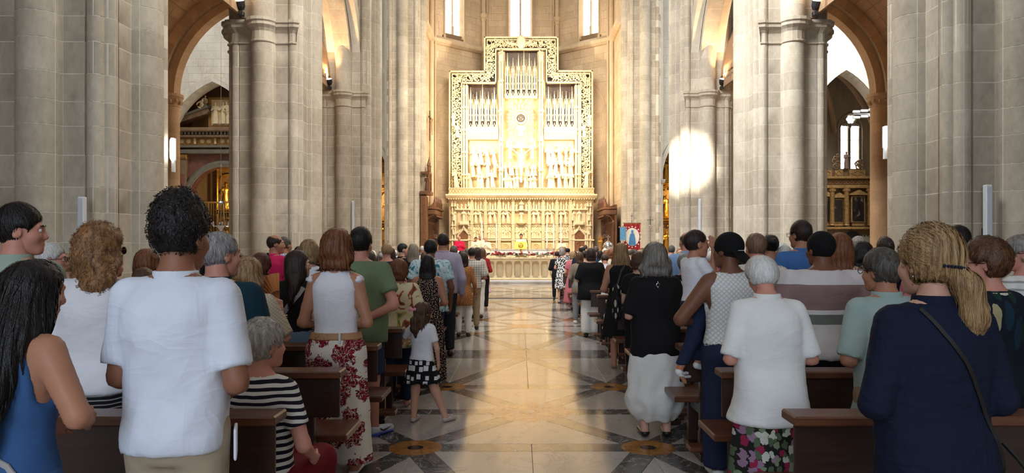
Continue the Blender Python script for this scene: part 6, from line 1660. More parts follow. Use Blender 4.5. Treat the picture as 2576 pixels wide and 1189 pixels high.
tag(b.build('wall_chapel_window', S_L), 'stone window wall of the right transept chapel', None, None, 'structure')
wn = tag(empty('window_4', (0, wy, 0)), 'bright two-light traceried window in the right transept chapel', None, None, 'structure')
for (a, c) in ((L1, R1), (L2, R2)):
    for k in range(4): q = MB(); h = (zb-za)/4; q.box(((a+c)/2, .2, za+h*(k+.5)), (c-a, .02, h-.03)); q.build('pane', M_PANE, wn)
    q = MB(); m = (a+c)/2; r_ = (c-a)/2; q.prism([(m+r_*math.cos(w), zb+r_*1.1*math.sin(w)) for w in [pi*i/10 for i in range(11)]], .19, .21); q.build('pane', M_PANE, wn)
    q = MB(); q.torus((m, .0, zb), r_+.05, .05, 14, 6, 'y', 0, pi); q.build('tracery', S_L, wn)
    q = MB()
    for k in range(1, 4): q.box(((a+c)/2, .18, za+(zb-za)*k/4), (c-a, .03, .025))
    q.build('glazing_bar', M_LEAD, wn)
q = MB(); q.prism([((oc.x+.3*math.cos(2*pi*k/24)), oc.z+.3*math.sin(2*pi*k/24)) for k in range(24)], .2, .22); q.build('pane', M_PANE, wn)
q = MB(); q.torus((oc.x, -.02, oc.z), .34, .05, 24, 6); q.tube([(x, -.05, z) for x, z in [(L1-.2, za)]+arc_pts((L1+R2)/2, zb-.1, (R2-L1)/2+.2, (R2-L1)/2*1.5+.2, 10)+[(R2+.2, za)]], .07, 6); q.build('hood_mould', S_L, wn)
rbz = tag(empty('trim_80', (0, 0, 0)), 'stone vault ribs of the right transept chapel', None, None, 'structure')
for (p0, p1, m) in ((at(2092, 178, 39.3), at(2215, 360, 42.6), at(2160, 205, 41.0)), (at(2060, 200, 39.3), at(2098, 330, 43.4), at(2088, 230, 41.5))):
    q = MB(); q.tube([p0*(1-t)**2+m*2*t*(1-t)+p1*t*t for t in [i/12 for i in range(13)]], .17, 8); q.build('rib', S_B, rbz)
# white louvred heater panels fixed on the chapel pier
hp = at(2197, 288, 37.75); root = tag(empty('heater_panel', hp), 'white slatted heater panels fixed high on the right chapel pier', 'heater')
for i in range(3):
    for j in range(2): q = MB(); q.box((-.9+.42*i, 0, .15-.30*j+.05*i), (.38, .12, .13), bev=.02); q.build('slat', M_WHITE, root)
q = MB(); q.box((-.4, .1, .05), (1.2, .05, .06)); q.build('mounting_bar', M_WHITE, root)
# ================================================================== benches
BY0, BDY = 3.12, 1.13
BX = {'left': (-1.07, -4.55), 'right': (1.20, 4.75)}
ORD = ['nearest', 'second', 'third', 'fourth', 'fifth', 'sixth', 'seventh', 'eighth', 'ninth', 'tenth', 'eleventh', 'twelfth', 'thirteenth', 'fourteenth', 'fifteenth', 'sixteenth', 'seventeenth', 'eighteenth', 'nineteenth']
NROW = 19
def bench_parts(L):
    """pieces of a bench whose aisle end is at x=0 and runs to x=L (sign of L)"""
    sg = 1 if L > 0 else -1; A = abs(L); P = []
    def bx(nm, mat, x0, x1, y0, y1, z0, z1, bev=.006):
        b = MB(); b.box((sg*(x0+x1)/2, (y0+y1)/2, (z0+z1)/2), (x1-x0, y1-y0, z1-z0), bev=bev); me = b.mesh(nm); me.materials.append(mat); P.append((nm, me))
    bx('top_rail', M_BENCH, 0, A, 0, .17, .835, .88, .008)
    bx('back_panel', M_BENCHD, .01, A-.01, .03, .055, .60, .835)
    bx('seat', M_BENCH, .0, A, .17, .58, .415, .46, .008)
    for x in (.17, A/2-.04, A-.25):
        bx('post', M_BENCHD, x, x+.085, .055, .115, 0, .835)
        bx('front_leg', M_BENCHD, x, x+.075, .43, .49, .05, .415)
        bx('foot', M_BENCHD, x-.01, x+.095, .0, .56, 0, .05)
        bx('seat_bracket', M_BENCHD, x+.01, x+.07, .115, .43, .33, .415)
    bx('kneeler', M_BENCH, .03, A-.03, -.21, -.07, .135, .17, .006)
    for x in (.2, A-.3): bx('kneeler_arm', M_BENCHD, x, x+.05, -.19, .03, .09, .135)
    return P
for side in ('left', 'right'):
    x0, x1 = BX[side]; parts = bench_parts(x1-x0)
    for k in range(NROW):
        r = empty('church_bench', (x0, BY0+BDY*k, 0))
        tag(r, 'dark brown wooden church bench %s of the aisle, %s row from the photographer' % (side, ORD[k]), 'bench', 'benches %s of the aisle' % side)
        for nm, me in parts: link(nm, me, None, r)
# ================================================================== cloth used below
def C(nm, r, g, b, **k): return m_cloth(nm, c3(r, g, b), **k)
W_SHIRT = C('white_linen', 222, 226, 236, wr=.34); BEIGE = C('beige_twill', 176, 158, 134); DENIM = C('blue_denim', 58, 92, 140, var=.16); JEAN = C('dark_denim', 34, 42, 66, var=.16); JEANL = C('light_denim', 104, 126, 150, var=.12)
SAGE = C('sage_cotton', 158, 172, 156); SAGE2 = C('pale_sage_cotton', 160, 178, 172); GREENT = C('green_jersey', 116, 134, 102); WTEE = C('white_jersey', 226, 224, 228, wr=.24); TEAL = C('teal_pique', 22, 50, 62); CREAM = m_knit('cream_knit', c3(206, 190, 166), 60)
BLACKC = C('black_crepe', 24, 23, 24, wr=.15); NAVYC = C('navy_cotton', 26, 33, 54); NAVYJ = C('navy_jacket_cloth', 22, 28, 48, wr=.7); PINKP = C('pink_pique', 206, 38, 92); GREYC = C('grey_cotton', 120, 120, 122); BLUES = C('blue_chambray', 70, 110, 168); LAV = C('lavender_poplin', 176, 166, 186); WPANT = C('white_trouser', 224, 220, 212); KHAKI = C('khaki', 150, 130, 98); LBLUE = C('pale_blue_poplin', 150, 178, 220)
W_KNIT = m_knit('white_lace_knit', c3(226, 224, 220), 44); WBLOUSE = C('white_blouse', 228, 226, 222, wr=.25)
STR_T = m_stripes('navy_white_stripe', c3(28, 28, 42), c3(226, 222, 214), .034); STR_S = m_stripes('thin_black_white_stripe', c3(26, 25, 28), c3(150, 145, 142), .022, .72)
FLO_R = m_floral('red_flower_print', c3(228, 220, 206), c3(150, 34, 44), c3(92, 18, 30), 8.5, .50); PRINT_C = m_water('painted_leaf_print', [(0, c3(96, 74, 44)), (.36, c3(168, 84, 60)), (.42, c3(222, 208, 168)), (.60, c3(190, 170, 96)), (.66, c3(120, 128, 100)), (.72, c3(222, 206, 170))], 6)
DOTS = m_spots('black_cloth_with_dots', c3(28, 24, 24), [c3(206, 176, 150)], 62, .30); RECT = m_spots('black_cloth_with_white_patches', c3(22, 22, 25), [c3(220, 218, 216)], 17, .34, .55, 'CHEBYCHEV', 1.0, .85)
HAW = m_water('blue_white_tropical_print', [(0, c3(60, 120, 138)), (.38, c3(176, 208, 214)), (.46, c3(206, 224, 226)), (.58, c3(110, 160, 172)), (.63, c3(198, 220, 224))], 11)
PLAID = m_plaid('pale_check', c3(196, 190, 178), c3(128, 124, 112), .045); BCHK = m_plaid('blue_check', c3(206, 214, 224), c3(92, 130, 176), .04); ORDOT = m_spots('rust_dots', c3(150, 92, 52), [c3(206, 160, 110)], 55, .28)
SKF = m_spots('leafy_flower_print', c3(34, 34, 30), [c3(126, 140, 108), c3(84, 100, 74), c3(196, 196, 180), c3(150, 118, 140), c3(150, 40, 72)], 30, .62, 1, 'EUCLIDEAN', 1.0, .8, .04); DARKF = m_spots('dark_leaf_print', c3(20, 28, 38), [c3(24, 46, 60), c3(160, 148, 112), c3(26, 52, 44), c3(150, 136, 96), c3(22, 34, 50)], 8, .33, 1, 'EUCLIDEAN', 1.6, .55, .06, rot=.4)
BWPR = m_spots('black_white_blotch_print', c3(224, 222, 216), [c3(24, 24, 28)], 26, .46, 1, 'EUCLIDEAN', 1, .8, .05); MULT = m_bands('broad_stripe_jersey', [(0, c3(206, 196, 190)), (1.10, c3(110, 112, 102)), (1.168, c3(214, 206, 202)), (1.198, c3(140, 112, 108)), (1.375, c3(208, 200, 198))])
WPAT = m_spots('white_line_pattern', c3(214, 206, 200), [c3(110, 96, 92)], 34, .16, 1, 'EUCLIDEAN', 2, .5); PFLO = m_spots('pink_leaf_print', c3(206, 150, 130), [c3(120, 96, 80), c3(220, 190, 170)], 30, .5, 1, 'EUCLIDEAN', 1.6, .7, .05); PINKD = C('rose_cotton', 186, 106, 112); BEIGEJ = C('beige_jacket', 130, 116, 98); WSTR = m_stripes('white_grey_stripe', c3(224, 220, 214), c3(160, 156, 152), .05, .7)
M_TAN = m_plain('tan_leather', c3(172, 126, 86), .5); M_WLEA = m_plain('white_leather', c3(222, 220, 216), .45, var=.03); M_BLEA = m_plain('black_leather', c3(26, 24, 24), .4); M_PINKB = m_plain('pink_satin', c3(226, 150, 160), .4); M_BEIGS = m_plain('beige_suede', c3(190, 172, 164), .7); M_STRAP = m_cloth('grey_webbing', c3(176, 170, 166)); M_FELT = m_cloth('black_felt', c3(18, 18, 19), wr=.1)
PP = []
def P(px, py, d, hair_v=.02, **k):
    if d > 3.3 and not k.pop('free', False): d = BY0+BDY*round((d-.76-BY0)/BDY)+.76
    x, y, z = at_p(px, py, d); k.update(X=x, Y=y); k.setdefault('H', z-hair_v); PP.append((x, y)); return person(k)
def top(mat, sleeve='short', **o): o.update(mat=mat, sleeve=sleeve); return ('top', o, o.pop('nm', 'shirt'))
def pants(mat, **o): o.update(mat=mat); return ('pants', o, 'trousers')
def skirt(mat, **o): o.update(mat=mat); return ('skirt', o, o.pop('nm', 'skirt'))
def ribbon(r, nm, pts, w, t, mat, up=None, parent=None, on=None):
    """flat band along points (person space, base units)"""
    Pn = [Vector(v) for v in on_body(r, pts)]; b = MB(); n = len(Pn); vs = []
    if on is not None:
        from mathutils.bvhtree import BVHTree
        me = r[on].data; bv = BVHTree.FromPolygons([v.co for v in me.vertices], [tuple(q.vertices) for q in me.polygons])
        m2 = []
        for i in range((n-1)*4+1):
            a, f_ = divmod(i, 4); c = Pn[a].lerp(Pn[min(a+1, n-1)], f_/4); h = bv.ray_cast(Vector((c.x, -2, c.z)), Vector((0, 1, 0)))
            if h[0] is not None and h[0].y < .05: c = Vector((c.x, h[0].y-t*.6, c.z))
            m2.append(c)
        Pn = m2; n = len(Pn)
    for i, p in enumerate(Pn):
        tn = (Pn[min(i+1, n-1)]-Pn[max(i-1, 0)]).normalized(); u = Vector(up if up else (0, -1, 0)); s = tn.cross(u).normalized()*w/2; u = s.cross(tn).normalized()*t/2*(1)
        vs += [p-s-u, p+s-u, p+s+u, p-s+u]
    fs = [(i*4+j, i*4+(j+1) % 4, (i+1)*4+(j+1) % 4, (i+1)*4+j) for i in range(n-1) for j in range(4)]+[(3, 2, 1, 0), ((n-1)*4, (n-1)*4+1, (n-1)*4+2, (n-1)*4+3)]
    b.add(vs, fs); return b.build(nm, mat, parent or r['root'])
def back_y(fem, fat, z):
    """depth of the back of the trunk at height z"""
    T = spline_tab([(a, 0, c*fat, w_, b*fat*.5+b*.5) for a, c, w_, b in (FEM if fem else MALE)]); return float(np.interp(z, T[0], T[2])-np.interp(z, T[0], T[4]))
# ================================================================== left of the aisle
r = P(447, 496, 2.72, .03, label='person in white band-collar shirt and beige trousers with curly black hair, nearest the photographer', fem=False, w=.97, sw=.97, skin=SK_T, armL=((-.205, -.02, 1.115), (-.085, .20, 1.06)), armR=((.240, -.05, 1.10), (.12, .18, 1.02)), hyaw=-14,
      hair=('afro', dict(vol=.018, top=.03, curl=.011, cf=120, nape=.055, line=.02), H_BLK), wear=[top(W_SHIRT, 'short', hem=.845, ease=.020, box=.190, sr=.022, sflare=1.0, st=.84, neck=(.058, .012), fold=.006, back=.012, k=4), pants(BEIGE)])
def band(p):
    rr = np.sqrt(p[:, 0]**2+((p[:, 1]+.014)*1.02)**2); return np.maximum(np.abs(rr-.073)-.006, np.abs(p[:, 2]-1.485)-.022)
r['build']('band_collar', band, (-.1, -.1, 1.45), (.1, .1, 1.52), .006, W_SHIRT)
def tail(p): return rbox(p, (.205, .03, .86), (.006, .06, .06), .006, .35)
r['build']('shirt_tail', tail, (.14, -.12, .74), (.28, .15, .97), .007, W_SHIRT)
r = P(32, 655, 2.45, .01, H=1.585, hpitch=-5, stoop=.10, label='person in strapless blue denim dress with very long black hair, left edge of the photo', w=1.0, skin=SK_M, yaw=-12, hyaw=-26, armR=((.315, -.03, 1.17), (.19, .15, 1.11)), armL='front', ar=1.15,
      hair=('long', dict(vol=.012, len=.62, w=.045, strand=.0025, bk=.035), H_BLK), wear=[('top', dict(mat=DENIM, sleeve='none', hem=.86, neck=(.19, .165), strap=.05), 'denim_bodice'), skirt(DENIM, waist=1.02, hem=.45, flare=.03, pa=.003)])
ribbon(r, 'halter_strap', [(.10, -.075, 1.30), (.085, -.085, 1.38), (.055, -.06, 1.46)], .02, .006, DENIM)
ribbon(r, 'waist_bag_strap', [(-.16, -.06, 1.12), (-.08, -.105, 1.09), (0, -.115, 1.05), (.1, -.105, 1.0), (.155, -.06, .94), (.16, .0, .90)], .02, .006, M_STRAP, on='denim_bodice')
r = P(40, 516, 3.62, .015, label='person in pale sage shirt with combed dark hair in profile, at the left edge', fem=False, skin=SK_P, hyaw=-66, arms='front', w=1.0,
      hair=('short', dict(vol=.013, top=.012), H_BLK), wear=[top(SAGE, 'short', collar=True, hem=.84, ease=.022, box=.19, sr=.024), pants(JEAN)]); face(r, H_BLK)
r = P(118, 606, 5.05, .02, label='person with white hair and dark spectacles in profile behind the pale sage shirt', fem=False, skin=SK_P, hyaw=-70, hair=('short', dict(vol=.012), H_WHT), wear=[top(WTEE, 'short'), pants(JEAN)]); glasses(r); face(r, H_GRY)
r = P(243, 561, 3.9, .035, label='person in loose white top with curly fair shoulder-length hair and striped skirt', w=1.02, skin=SK_F, hyaw=-32, arms='front', strands=2200,
      hair=('wavy', dict(vol=.030, len=.23, w=.055, curl=.012, cf=46, top=.01), m_hair('curly_fair_hair', c3(170, 122, 76), c3(82, 54, 36), str_=(30, 30, 12))), wear=[top(WTEE, 'elbow', hem=.86, ease=.03, box=.20, sr=.03, back=.012, fold=.007), skirt(STR_S, waist=1.0, hem=.42, flare=.05)]); glasses(r, M_LENS)
r = P(368, 626, 6.15, .02, label='person with short chestnut bob behind the white shirt and the curly hair', skin=SK_F, hair=('bob', dict(len=.12, vol=.02), H_AUB), wear=[top(C('turquoise_print', 40, 130, 150), 'short'), pants(JEAN)])
r = P(545, 582, 3.98, .012, label='person in dark teal polo shirt with short grey hair beside the white shirt', fem=False, w=1.06, fat=1.15, skin=SK_P, hyaw=-38, arms='front', hair=('short', dict(vol=.013), m_hair('silver_hair', c3(178, 172, 170), c3(112, 106, 104))), wear=[top(TEAL, 'elbow', collar=True, ease=.026, box=.20, sr=.026), pants(NAVYC)]); face(r, H_GRY)
r = P(622, 642, 5.0, .03, label='person in cream open-knit top with fair wavy bob and raised sunglasses holding a fan', w=1.06, skin=SK_F, hyaw=-8, armR=((.30, .03, 1.12), (.225, .12, 1.335)), armL='front', hfR=(-.1, .1, 1), hnR=(-1, .2, 0), curl=1.0,
      hair=('wavy', dict(vol=.026, len=.15, w=.028, curl=.007, cf=50), H_BLD), wear=[top(CREAM, 'elbow', ease=.022, box=.19, sr=.03), pants(JEANL)]); glasses(r, M_LENS, 1.0)
w_ = on_body(r, [(.25, .09, 1.28)])[0]
for k_ in (0, .014): b = MB(); b.torus(w_[:2]+(w_[2]+k_,), .034, .004, 16, 5, 'z'); b.build('bracelet', M_BRASS if k_ else m_plain('brown_beads', c3(120, 60, 40), .4), r['root'])
# the fan she holds: sticks and pleated leaf
hx = r['root'].location+Vector(on_body(r, [(.205, .15, 1.40)])[0]); fr = tag(empty('folding_fan', hx), 'open tan folding fan held up beside the cream knit top', 'fan')
NB = 15; M_FANL = m_plain('tan_paper', c3(206, 140, 84), .7, var=.08); M_FANS = m_plain('fan_wood', c3(170, 104, 56), .5)
for i in range(NB):
    a = math.radians(64+(i/(NB-1))*112); d_ = Vector((math.cos(a), .05*(i % 2), math.sin(a))); b = MB(); b.tube([d_*.0, d_*.25], [.003, .0025], 4); b.build('fan_stick', M_FANS, fr)
b = MB(); vs = []; fs = []
for i in range(NB*2-1):
    a = math.radians(64+i/(NB*2-2)*112); y = .008*(1 if i % 2 else -1)
    vs += [(math.cos(a)*.10, y, math.sin(a)*.10), (math.cos(a)*.255, y*1.4, math.sin(a)*.255), (math.cos(a)*.255, y*1.4+.002, math.sin(a)*.255), (math.cos(a)*.10, y+.002, math.sin(a)*.10)]
for i in range(NB*2-2): fs += [(i*4+j, i*4+(j+1) % 4, i*4+4+(j+1) % 4, i*4+4+j) for j in range(4)]
b.add(vs, fs); b.build('pleated_leaf', M_FANL, fr)
fr.rotation_euler = (.0, -.45, .25); fr.scale = (.82, .82, .82)
r = P(655, 634, 7.3, .02, label='person with reddish brown hair and sunglasses on the head behind the fan', skin=SK_M, hyaw=-20, hair=('bob', dict(len=.10, vol=.016), m_hair('red_brown_hair', c3(110, 62, 42), c3(60, 32, 24))), wear=[top(C('brown_blouse', 96, 60, 48), 'short'), pants(NAVYC)]); glasses(r, M_LENS, 1.0)
r = P(690, 589, 9.0, .01, label='person in bright pink polo shirt looking right, balding with dark hair', fem=False, w=1.08, fat=1.1, skin=SK_M, yaw=-25, hyaw=-50, arms='front', hair=('bald', dict(vol=.010), H_DBR), wear=[top(PINKP, 'short', collar=True, ease=.02, box=.20), pants(NAVYC)]); face(r, H_BLK)
r = P(714, 594, 10.1, .012, label='person in blue checked shirt with short dark hair right of the pink polo', fem=False, skin=SK_M, hyaw=-30, hair=('short', dict(vol=.010), H_DGR), wear=[top(BCHK, 'short', collar=True), pants(JEAN)])
r = P(744, 630, 6.15, .012, label='person in black top and jeans with long dark wavy hair and a grey shoulder strap', w=1.02, skin=SK_F, yaw=-14, hyaw=-58, arms='front', hair=('long', dict(vol=.016, len=.40, w=.05, curl=.004, cf=40), H_DBR), wear=[top(BLACKC, 'short', hem=.90, ease=.014), pants(JEANL)]); face(r, H_DBR)
sb = ribbon(r, 'shoulder_strap', [(.13, -.075, 1.42), (.10, -.115, 1.36), (.02, -.122, 1.27), (-.06, -.118, 1.18), (-.13, -.10, 1.08)], .045, .005, m_cloth('strap_band', c3(150, 140, 136)), on='shirt')
# pale block letters woven into the strap
def strap_letters(r, parent, txt, pts, size, mat):
    Pn = [Vector(v) for v in on_body(r, pts)]
    cu = bpy.data.curves.new('lettering', 'FONT'); cu.body = txt; cu.size = size; cu.align_x = 'CENTER'; cu.align_y = 'CENTER'; cu.extrude = .0005
    o = bpy.data.objects.new('lettering', cu); COL.objects.link(o); dg = bpy.context.evaluated_depsgraph_get(); me = bpy.data.meshes.new_from_object(o.evaluated_get(dg)); bpy.data.objects.remove(o); me.materials.clear(); me.materials.append(mat)
    d = (Pn[1]-Pn[0]).normalized(); n = Vector((0, -1, .15)); n = (n-d*n.dot(d)).normalized(); u = n.cross(d); M = Matrix((d, u, n)).transposed().to_4x4(); M.translation = (Pn[0]+Pn[1])/2+n*.004; me.transform(M)
    return link('lettering', me, None, parent)
strap_letters(r, sb, 'LUX', [(.025, -.129, 1.275), (.10, -.122, 1.36)], .036, M_WHITE)
r = P(777, 601, 7.4, .02, label='person with short fair highlighted hair behind the long dark hair', skin=SK_F, hair=('bob', dict(len=.11, vol=.018, curl=.004), H_BLD), wear=[top(WTEE, 'short'), pants(JEAN)])
r = P(793, 622, 8.4, .012, label='person with straight black hair between the fair hair and the auburn bob', skin=SK_M, hair=('long', dict(len=.25, vol=.01), H_BLK), wear=[top(WTEE, 'short'), pants(JEAN)])
# floral trousers
r = P(846, 579, 5.08, .02, label='person in white ruffled sleeveless top and red flowered trousers with auburn bob', w=.98, skin=SK_M, arms='front', hyaw=-10, hair=('bob', dict(len=.135, vol=.026, w=.012, top=.006), H_AUB),
      legs={'L': ((-.088, 0, .90), (-.10, .03, .49), (-.10, .02, .10)), 'R': ((.088, 0, .90), (.10, .02, .49), (.12, .03, .10))},
      wear=[('top', dict(mat=WTEE, sleeve='none', hem=1.0, ease=.018, neck=(.085, .045), strap=-.012), 'blouse'), ('pants', dict(mat=FLO_R, ease=.030, wide=.055, hem=.115, waist=1.03, fold=.006), 'flowered_trousers')], shoes=(M_WLEA, .045))
for sg in (-1, 1):
    def ruf(p, sg=sg):
        c = np.array((sg*.160, -.012, 1.415)); q_ = p-c; a = np.arctan2(q_[:, 1], q_[:, 2]); return ell(p, c+np.array((sg*.008, 0, 0)), (.030, .066, .036))+.004*np.sin(a*9)
    r['build']('ruffle', ruf, (sg*.155-.07, -.12, 1.35), (sg*.155+.07, .1, 1.5), .0085, WTEE)
def belt(p):
    return np.maximum(np.abs(loft(p, spline_tab([(.97, 0, -.012, .185, .132), (1.0, 0, -.01, .170, .122), (1.06, 0, -.0, .150, .108)]))-.008)-.006, np.abs(p[:, 2]-1.025)-.026)
r['build']('belt', belt, (-.24, -.18, .98), (.24, .18, 1.07), .0085, M_TAN)
b = MB(); c_ = on_body(r, [(.06, -.145, 1.02)])[0]; b.box(c_, (.016, .012, .075), bev=.003); b.build('belt_loop', M_WLEA, r['root'])
def hemband(p): return np.maximum(cap(p, (.12, .03, .25), (.12, .03, .18), .112, .113), np.abs(p[:, 2]-.215)-.022)
r['build']('red_hem_band', hemband, (-.02, -.13, .17), (.26, .17, .27), .009, C('red_border', 156, 34, 44))
r = P(906, 574, 6.2, .012, label='person in green T-shirt and denim shorts with arms crossed behind, dark hair', fem=False, w=1.08, fat=1.12, skin=SK_P, arms='back', hyaw=-14, hair=('short', dict(vol=.014, top=.01), H_BLK),
      legs={'L': ((-.09, 0, .90), (-.10, .012, .49), (-.11, -.025, .085)), 'R': ((.09, 0, .90), (.10, .03, .49), (.115, .02, .085))}, footR=(.11, .13, 0),
      wear=[top(GREENT, 'short', hem=.80, ease=.026, box=.215, sr=.028, fold=.006, back=.01), ('shorts', dict(mat=C('denim_shorts', 44, 56, 84), hem=.52, ease=.03), 'shorts')], shoes=(m_plain('white_mesh', c3(206, 208, 216), .6), .0))
an = np.array((.115, .02, .085)); b = MB(); ctr = on_body(r, [an+np.array((.02, .0, -.07)), an+np.array((.125, .14, -.07))]); b.tube([Vector(ctr[0])-Vector((.0, .05, 0)), Vector(ctr[0]), Vector(ctr[1])], [.030, .036, .026], 10, flat=.45); b.build('shoe_sole', m_plain('blue_foam', c3(74, 88, 206), .5), r['root'])
# dark curved tick on the outer side of the shoe
b = MB(); pr = [Vector(on_body(r, [an+np.array((.052+.075*t, -.02+.095*t, -.036+z))])[0]) for t, z in ((.05, .016), (.2, .0), (.4, -.008), (.7, .001), (1.1, .014))]; b.tube(pr, [.003, .007, .008, .005, .001], 6); b.build('tick_mark', M_BLACK, r['root'])
r = P(1002, 650, 7.35, .02, label='person in painted leaf print blouse with auburn bob in front of the small girl', w=1.12, fat=1.15, skin=SK_P, hyaw=-25, arms='front', hair=('bob', dict(len=.11, vol=.022), H_AUB), wear=[top(PRINT_C, 'elbow', ease=.04, box=.24, hem=.72, neck=(.09, .05), sr=.05), pants(JEAN)])
r = P(1050, 728, 8.1, .012, label='small child with curly brown hair behind the painted blouse', fem=False, skin=SK_M, hs=1.22, hair=('afro', dict(vol=.016, curl=.008, cf=80), H_BRN), wear=[top(WTEE, 'short'), pants(JEAN)])
# the girl in the aisle
r = P(1062, 764, 6.62, .01, free=True, label='small girl in white T-shirt and black skirt with white patches standing in the aisle', skin=SK_F, hs=1.28, w=.98, sw=.98, yaw=-8, hyaw=-30, hk=.95, ar=1.0,
      armL=((-.36, .06, 1.20), (-.24, .12, 1.225)), armR=((.235, -.02, 1.10), (.235, .06, .87)), hfL=(.8, .5, .05), hnL=(0, 0, -1), curl=.35,
      legs={'L': ((-.085, 0, .86), (-.11, .02, .47), (-.13, -.01, .085)), 'R': ((.085, 0, .86), (.19, .04, .47), (.34, .06, .085))}, footL=(.02, .18, 0), footR=(.10, .15, 0), lw=1.08,
      hair=('halfup', dict(vol=.010, len=.26, ox=.0), H_BRN), wear=[top(WTEE, 'short', hem=.93, ease=.014, box=.165), skirt(RECT, waist=1.0, hem=.60, flare=.085, pleats=11, pa=.014)], shoes=(M_BEIGS, .012)); face(r, H_BRN)
bw = MB(); c_ = on_head(r, [(-.035, -.135, .045)])[0]
for sg in (-1, 1): bw.ball((c_[0]+sg*.022, c_[1], c_[2]+.004), (.022, .010, .017), 10, 8)
bw.ball(c_, .009, 8, 6); bw.build('hair_bow', M_PINKB, r['root'])
for sd, an in (('R', (.34, .06, .085)), ('L', (-.13, -.01, .085))):
    bb = MB(); c_ = on_body(r, [np.array(an)+np.array((.05 if sd == 'R' else .01, .10, -.018))])[0]
    for sg in (-1, 1): bb.ball((c_[0]+sg*.016, c_[1], c_[2]+.008), (.018, .01, .013), 8, 6)
    bb.build('shoe_bow', M_BEIGS, r['root'])
r = P(1076, 640, 8.5, .01, label='person in long black dotted dress with straight black hair, behind the small girl', w=1.02, skin=SK_M, arms='front', ar=1.15, hair=('long', dict(len=.24, vol=.012, w=.01, strand=.0015), H_BLK), wear=[('top', dict(mat=DOTS, sleeve='none', hem=.9, neck=(.11, .07), strap=.03), 'bodice'), skirt(DOTS, waist=1.0, hem=.08, flare=.06, nm='long_skirt')])
r = P(1083, 601, 9.6, .012, label='person in blue and white tropical print shirt with dark hair', fem=False, w=1.1, fat=1.1, skin=SK_B, armR='down', armL='front', hair=('short', dict(vol=.014), H_BLK), wear=[top(HAW, 'short', collar=True, hem=.78, ease=.03, box=.215, sr=.03), pants(C('mid_denim', 52, 66, 94))], shoes=(M_BLEA, 0))
r = P(1115, 586, 10.7, .008, label='tall person in lavender long-sleeved shirt and dark trousers', fem=False, w=1.06, skin=SK_M, armR='down', armL='front', hair=('short', dict(vol=.009), H_DBR), wear=[top(LAV, 'long', collar=True, hem=.90, ease=.024, box=.20, sr=.02), pants(C('charcoal_wool', 40, 42, 50))], shoes=(M_BLEA, 0))
r = P(1166, 634, 12.9, .015, label='person in rust dotted tunic and white trousers with dark curly hair', skin=SK_M, arms='down', hair=('long', dict(len=.2, vol=.02, curl=.006), H_DBR), wear=[top(ORDOT, 'long', hem=.66, ease=.02), pants(WPANT)], shoes=(M_BLEA, 0))
r = P(1187, 622, 14.3, .01, label='person in pale checked shirt and khaki trousers with dark hair', fem=False, w=1.05, skin=SK_M, arms='front', hair=('short', dict(vol=.01), H_BLK), wear=[top(PLAID, 'elbow', collar=True, hem=.88, ease=.024, box=.2), pants(KHAKI)], shoes=(M_BLEA, 0))
r = P(1201, 622, 16.3, .01, label='person in grey cardigan and white trousers with straight dark hair', skin=SK_F, arms='front', hair=('long', dict(len=.24), H_DBR), wear=[top(C('grey_cardigan', 178, 170, 160), 'long', hem=.82), pants(WPANT)], shoes=(M_BLEA, 0))
r = P(1214, 624, 18.6, .01, label='person in red and black top with long fair brown hair', skin=SK_F, hair=('long', dict(len=.26), H_BRN), wear=[top(C('dark_red_knit', 150, 36, 40), 'long'), pants(BLACKC)])
r = P(1219, 674, 20.8, .01, label='little girl in white bodice and pink tulle skirt at the far left benches', skin=SK_F, hs=1.28, arms='down', hair=('bun', dict(), H_BLD), wear=[top(WTEE, 'short', hem=.9), skirt(C('pink_tulle', 220, 170, 196), hem=.52, flare=.16, nm='tulle_skirt')], shoes=(M_BEIGS, 0))
r = P(1040, 612, 11.8, .012, label='person in dark top with straight grey blond clipped hair left of the tropical shirt', skin=SK_F, hair=('long', dict(len=.24, vol=.012), m_hair('ash_hair', c3(170, 158, 138), c3(108, 96, 80))), wear=[top(BLACKC, 'short'), pants(BLACKC)])
r = P(1012, 611, 13.0, .008, label='person in dark suit with red collar and black hair looking right', fem=False, skin=SK_F, yaw=-40, hyaw=-35, hair=('short', dict(vol=.008), H_BLK), wear=[top(C('dark_suit', 34, 34, 42), 'long', collar=True), pants(C('dark_suit_trouser', 34, 34, 42))])
# the seated lady in stripes
r = P(655, 812, 3.5, .02, free=True, label='seated person in navy and white striped T-shirt with short white hair', skin=SK_P, w=1.06, fat=1.15, yaw=-14, hyaw=-30, H=1.60, zo=-.385, armR=((.27, -.02, 1.12), (.21, .18, 1.0)), armL='front', hair=('short', dict(vol=.022, top=.008, curl=.006, cf=40, nape=.085, line=.035), m_hair('white_set_hair', c3(206, 200, 192), c3(140, 132, 122))),
      legs={'L': ((-.10, .02, .52), (-.11, .42, .53), (-.11, .40, .09)), 'R': ((.10, .02, .52), (.12, .42, .53), (.12, .40, .09))}, wear=[top(STR_T, 'short', hem=.84, ease=.016, box=.175, neck=(.085, .045)), ('pants', dict(mat=C('crimson_cloth', 112, 20, 30), ease=.022, hem=.1, waist=1.0), 'trousers')])
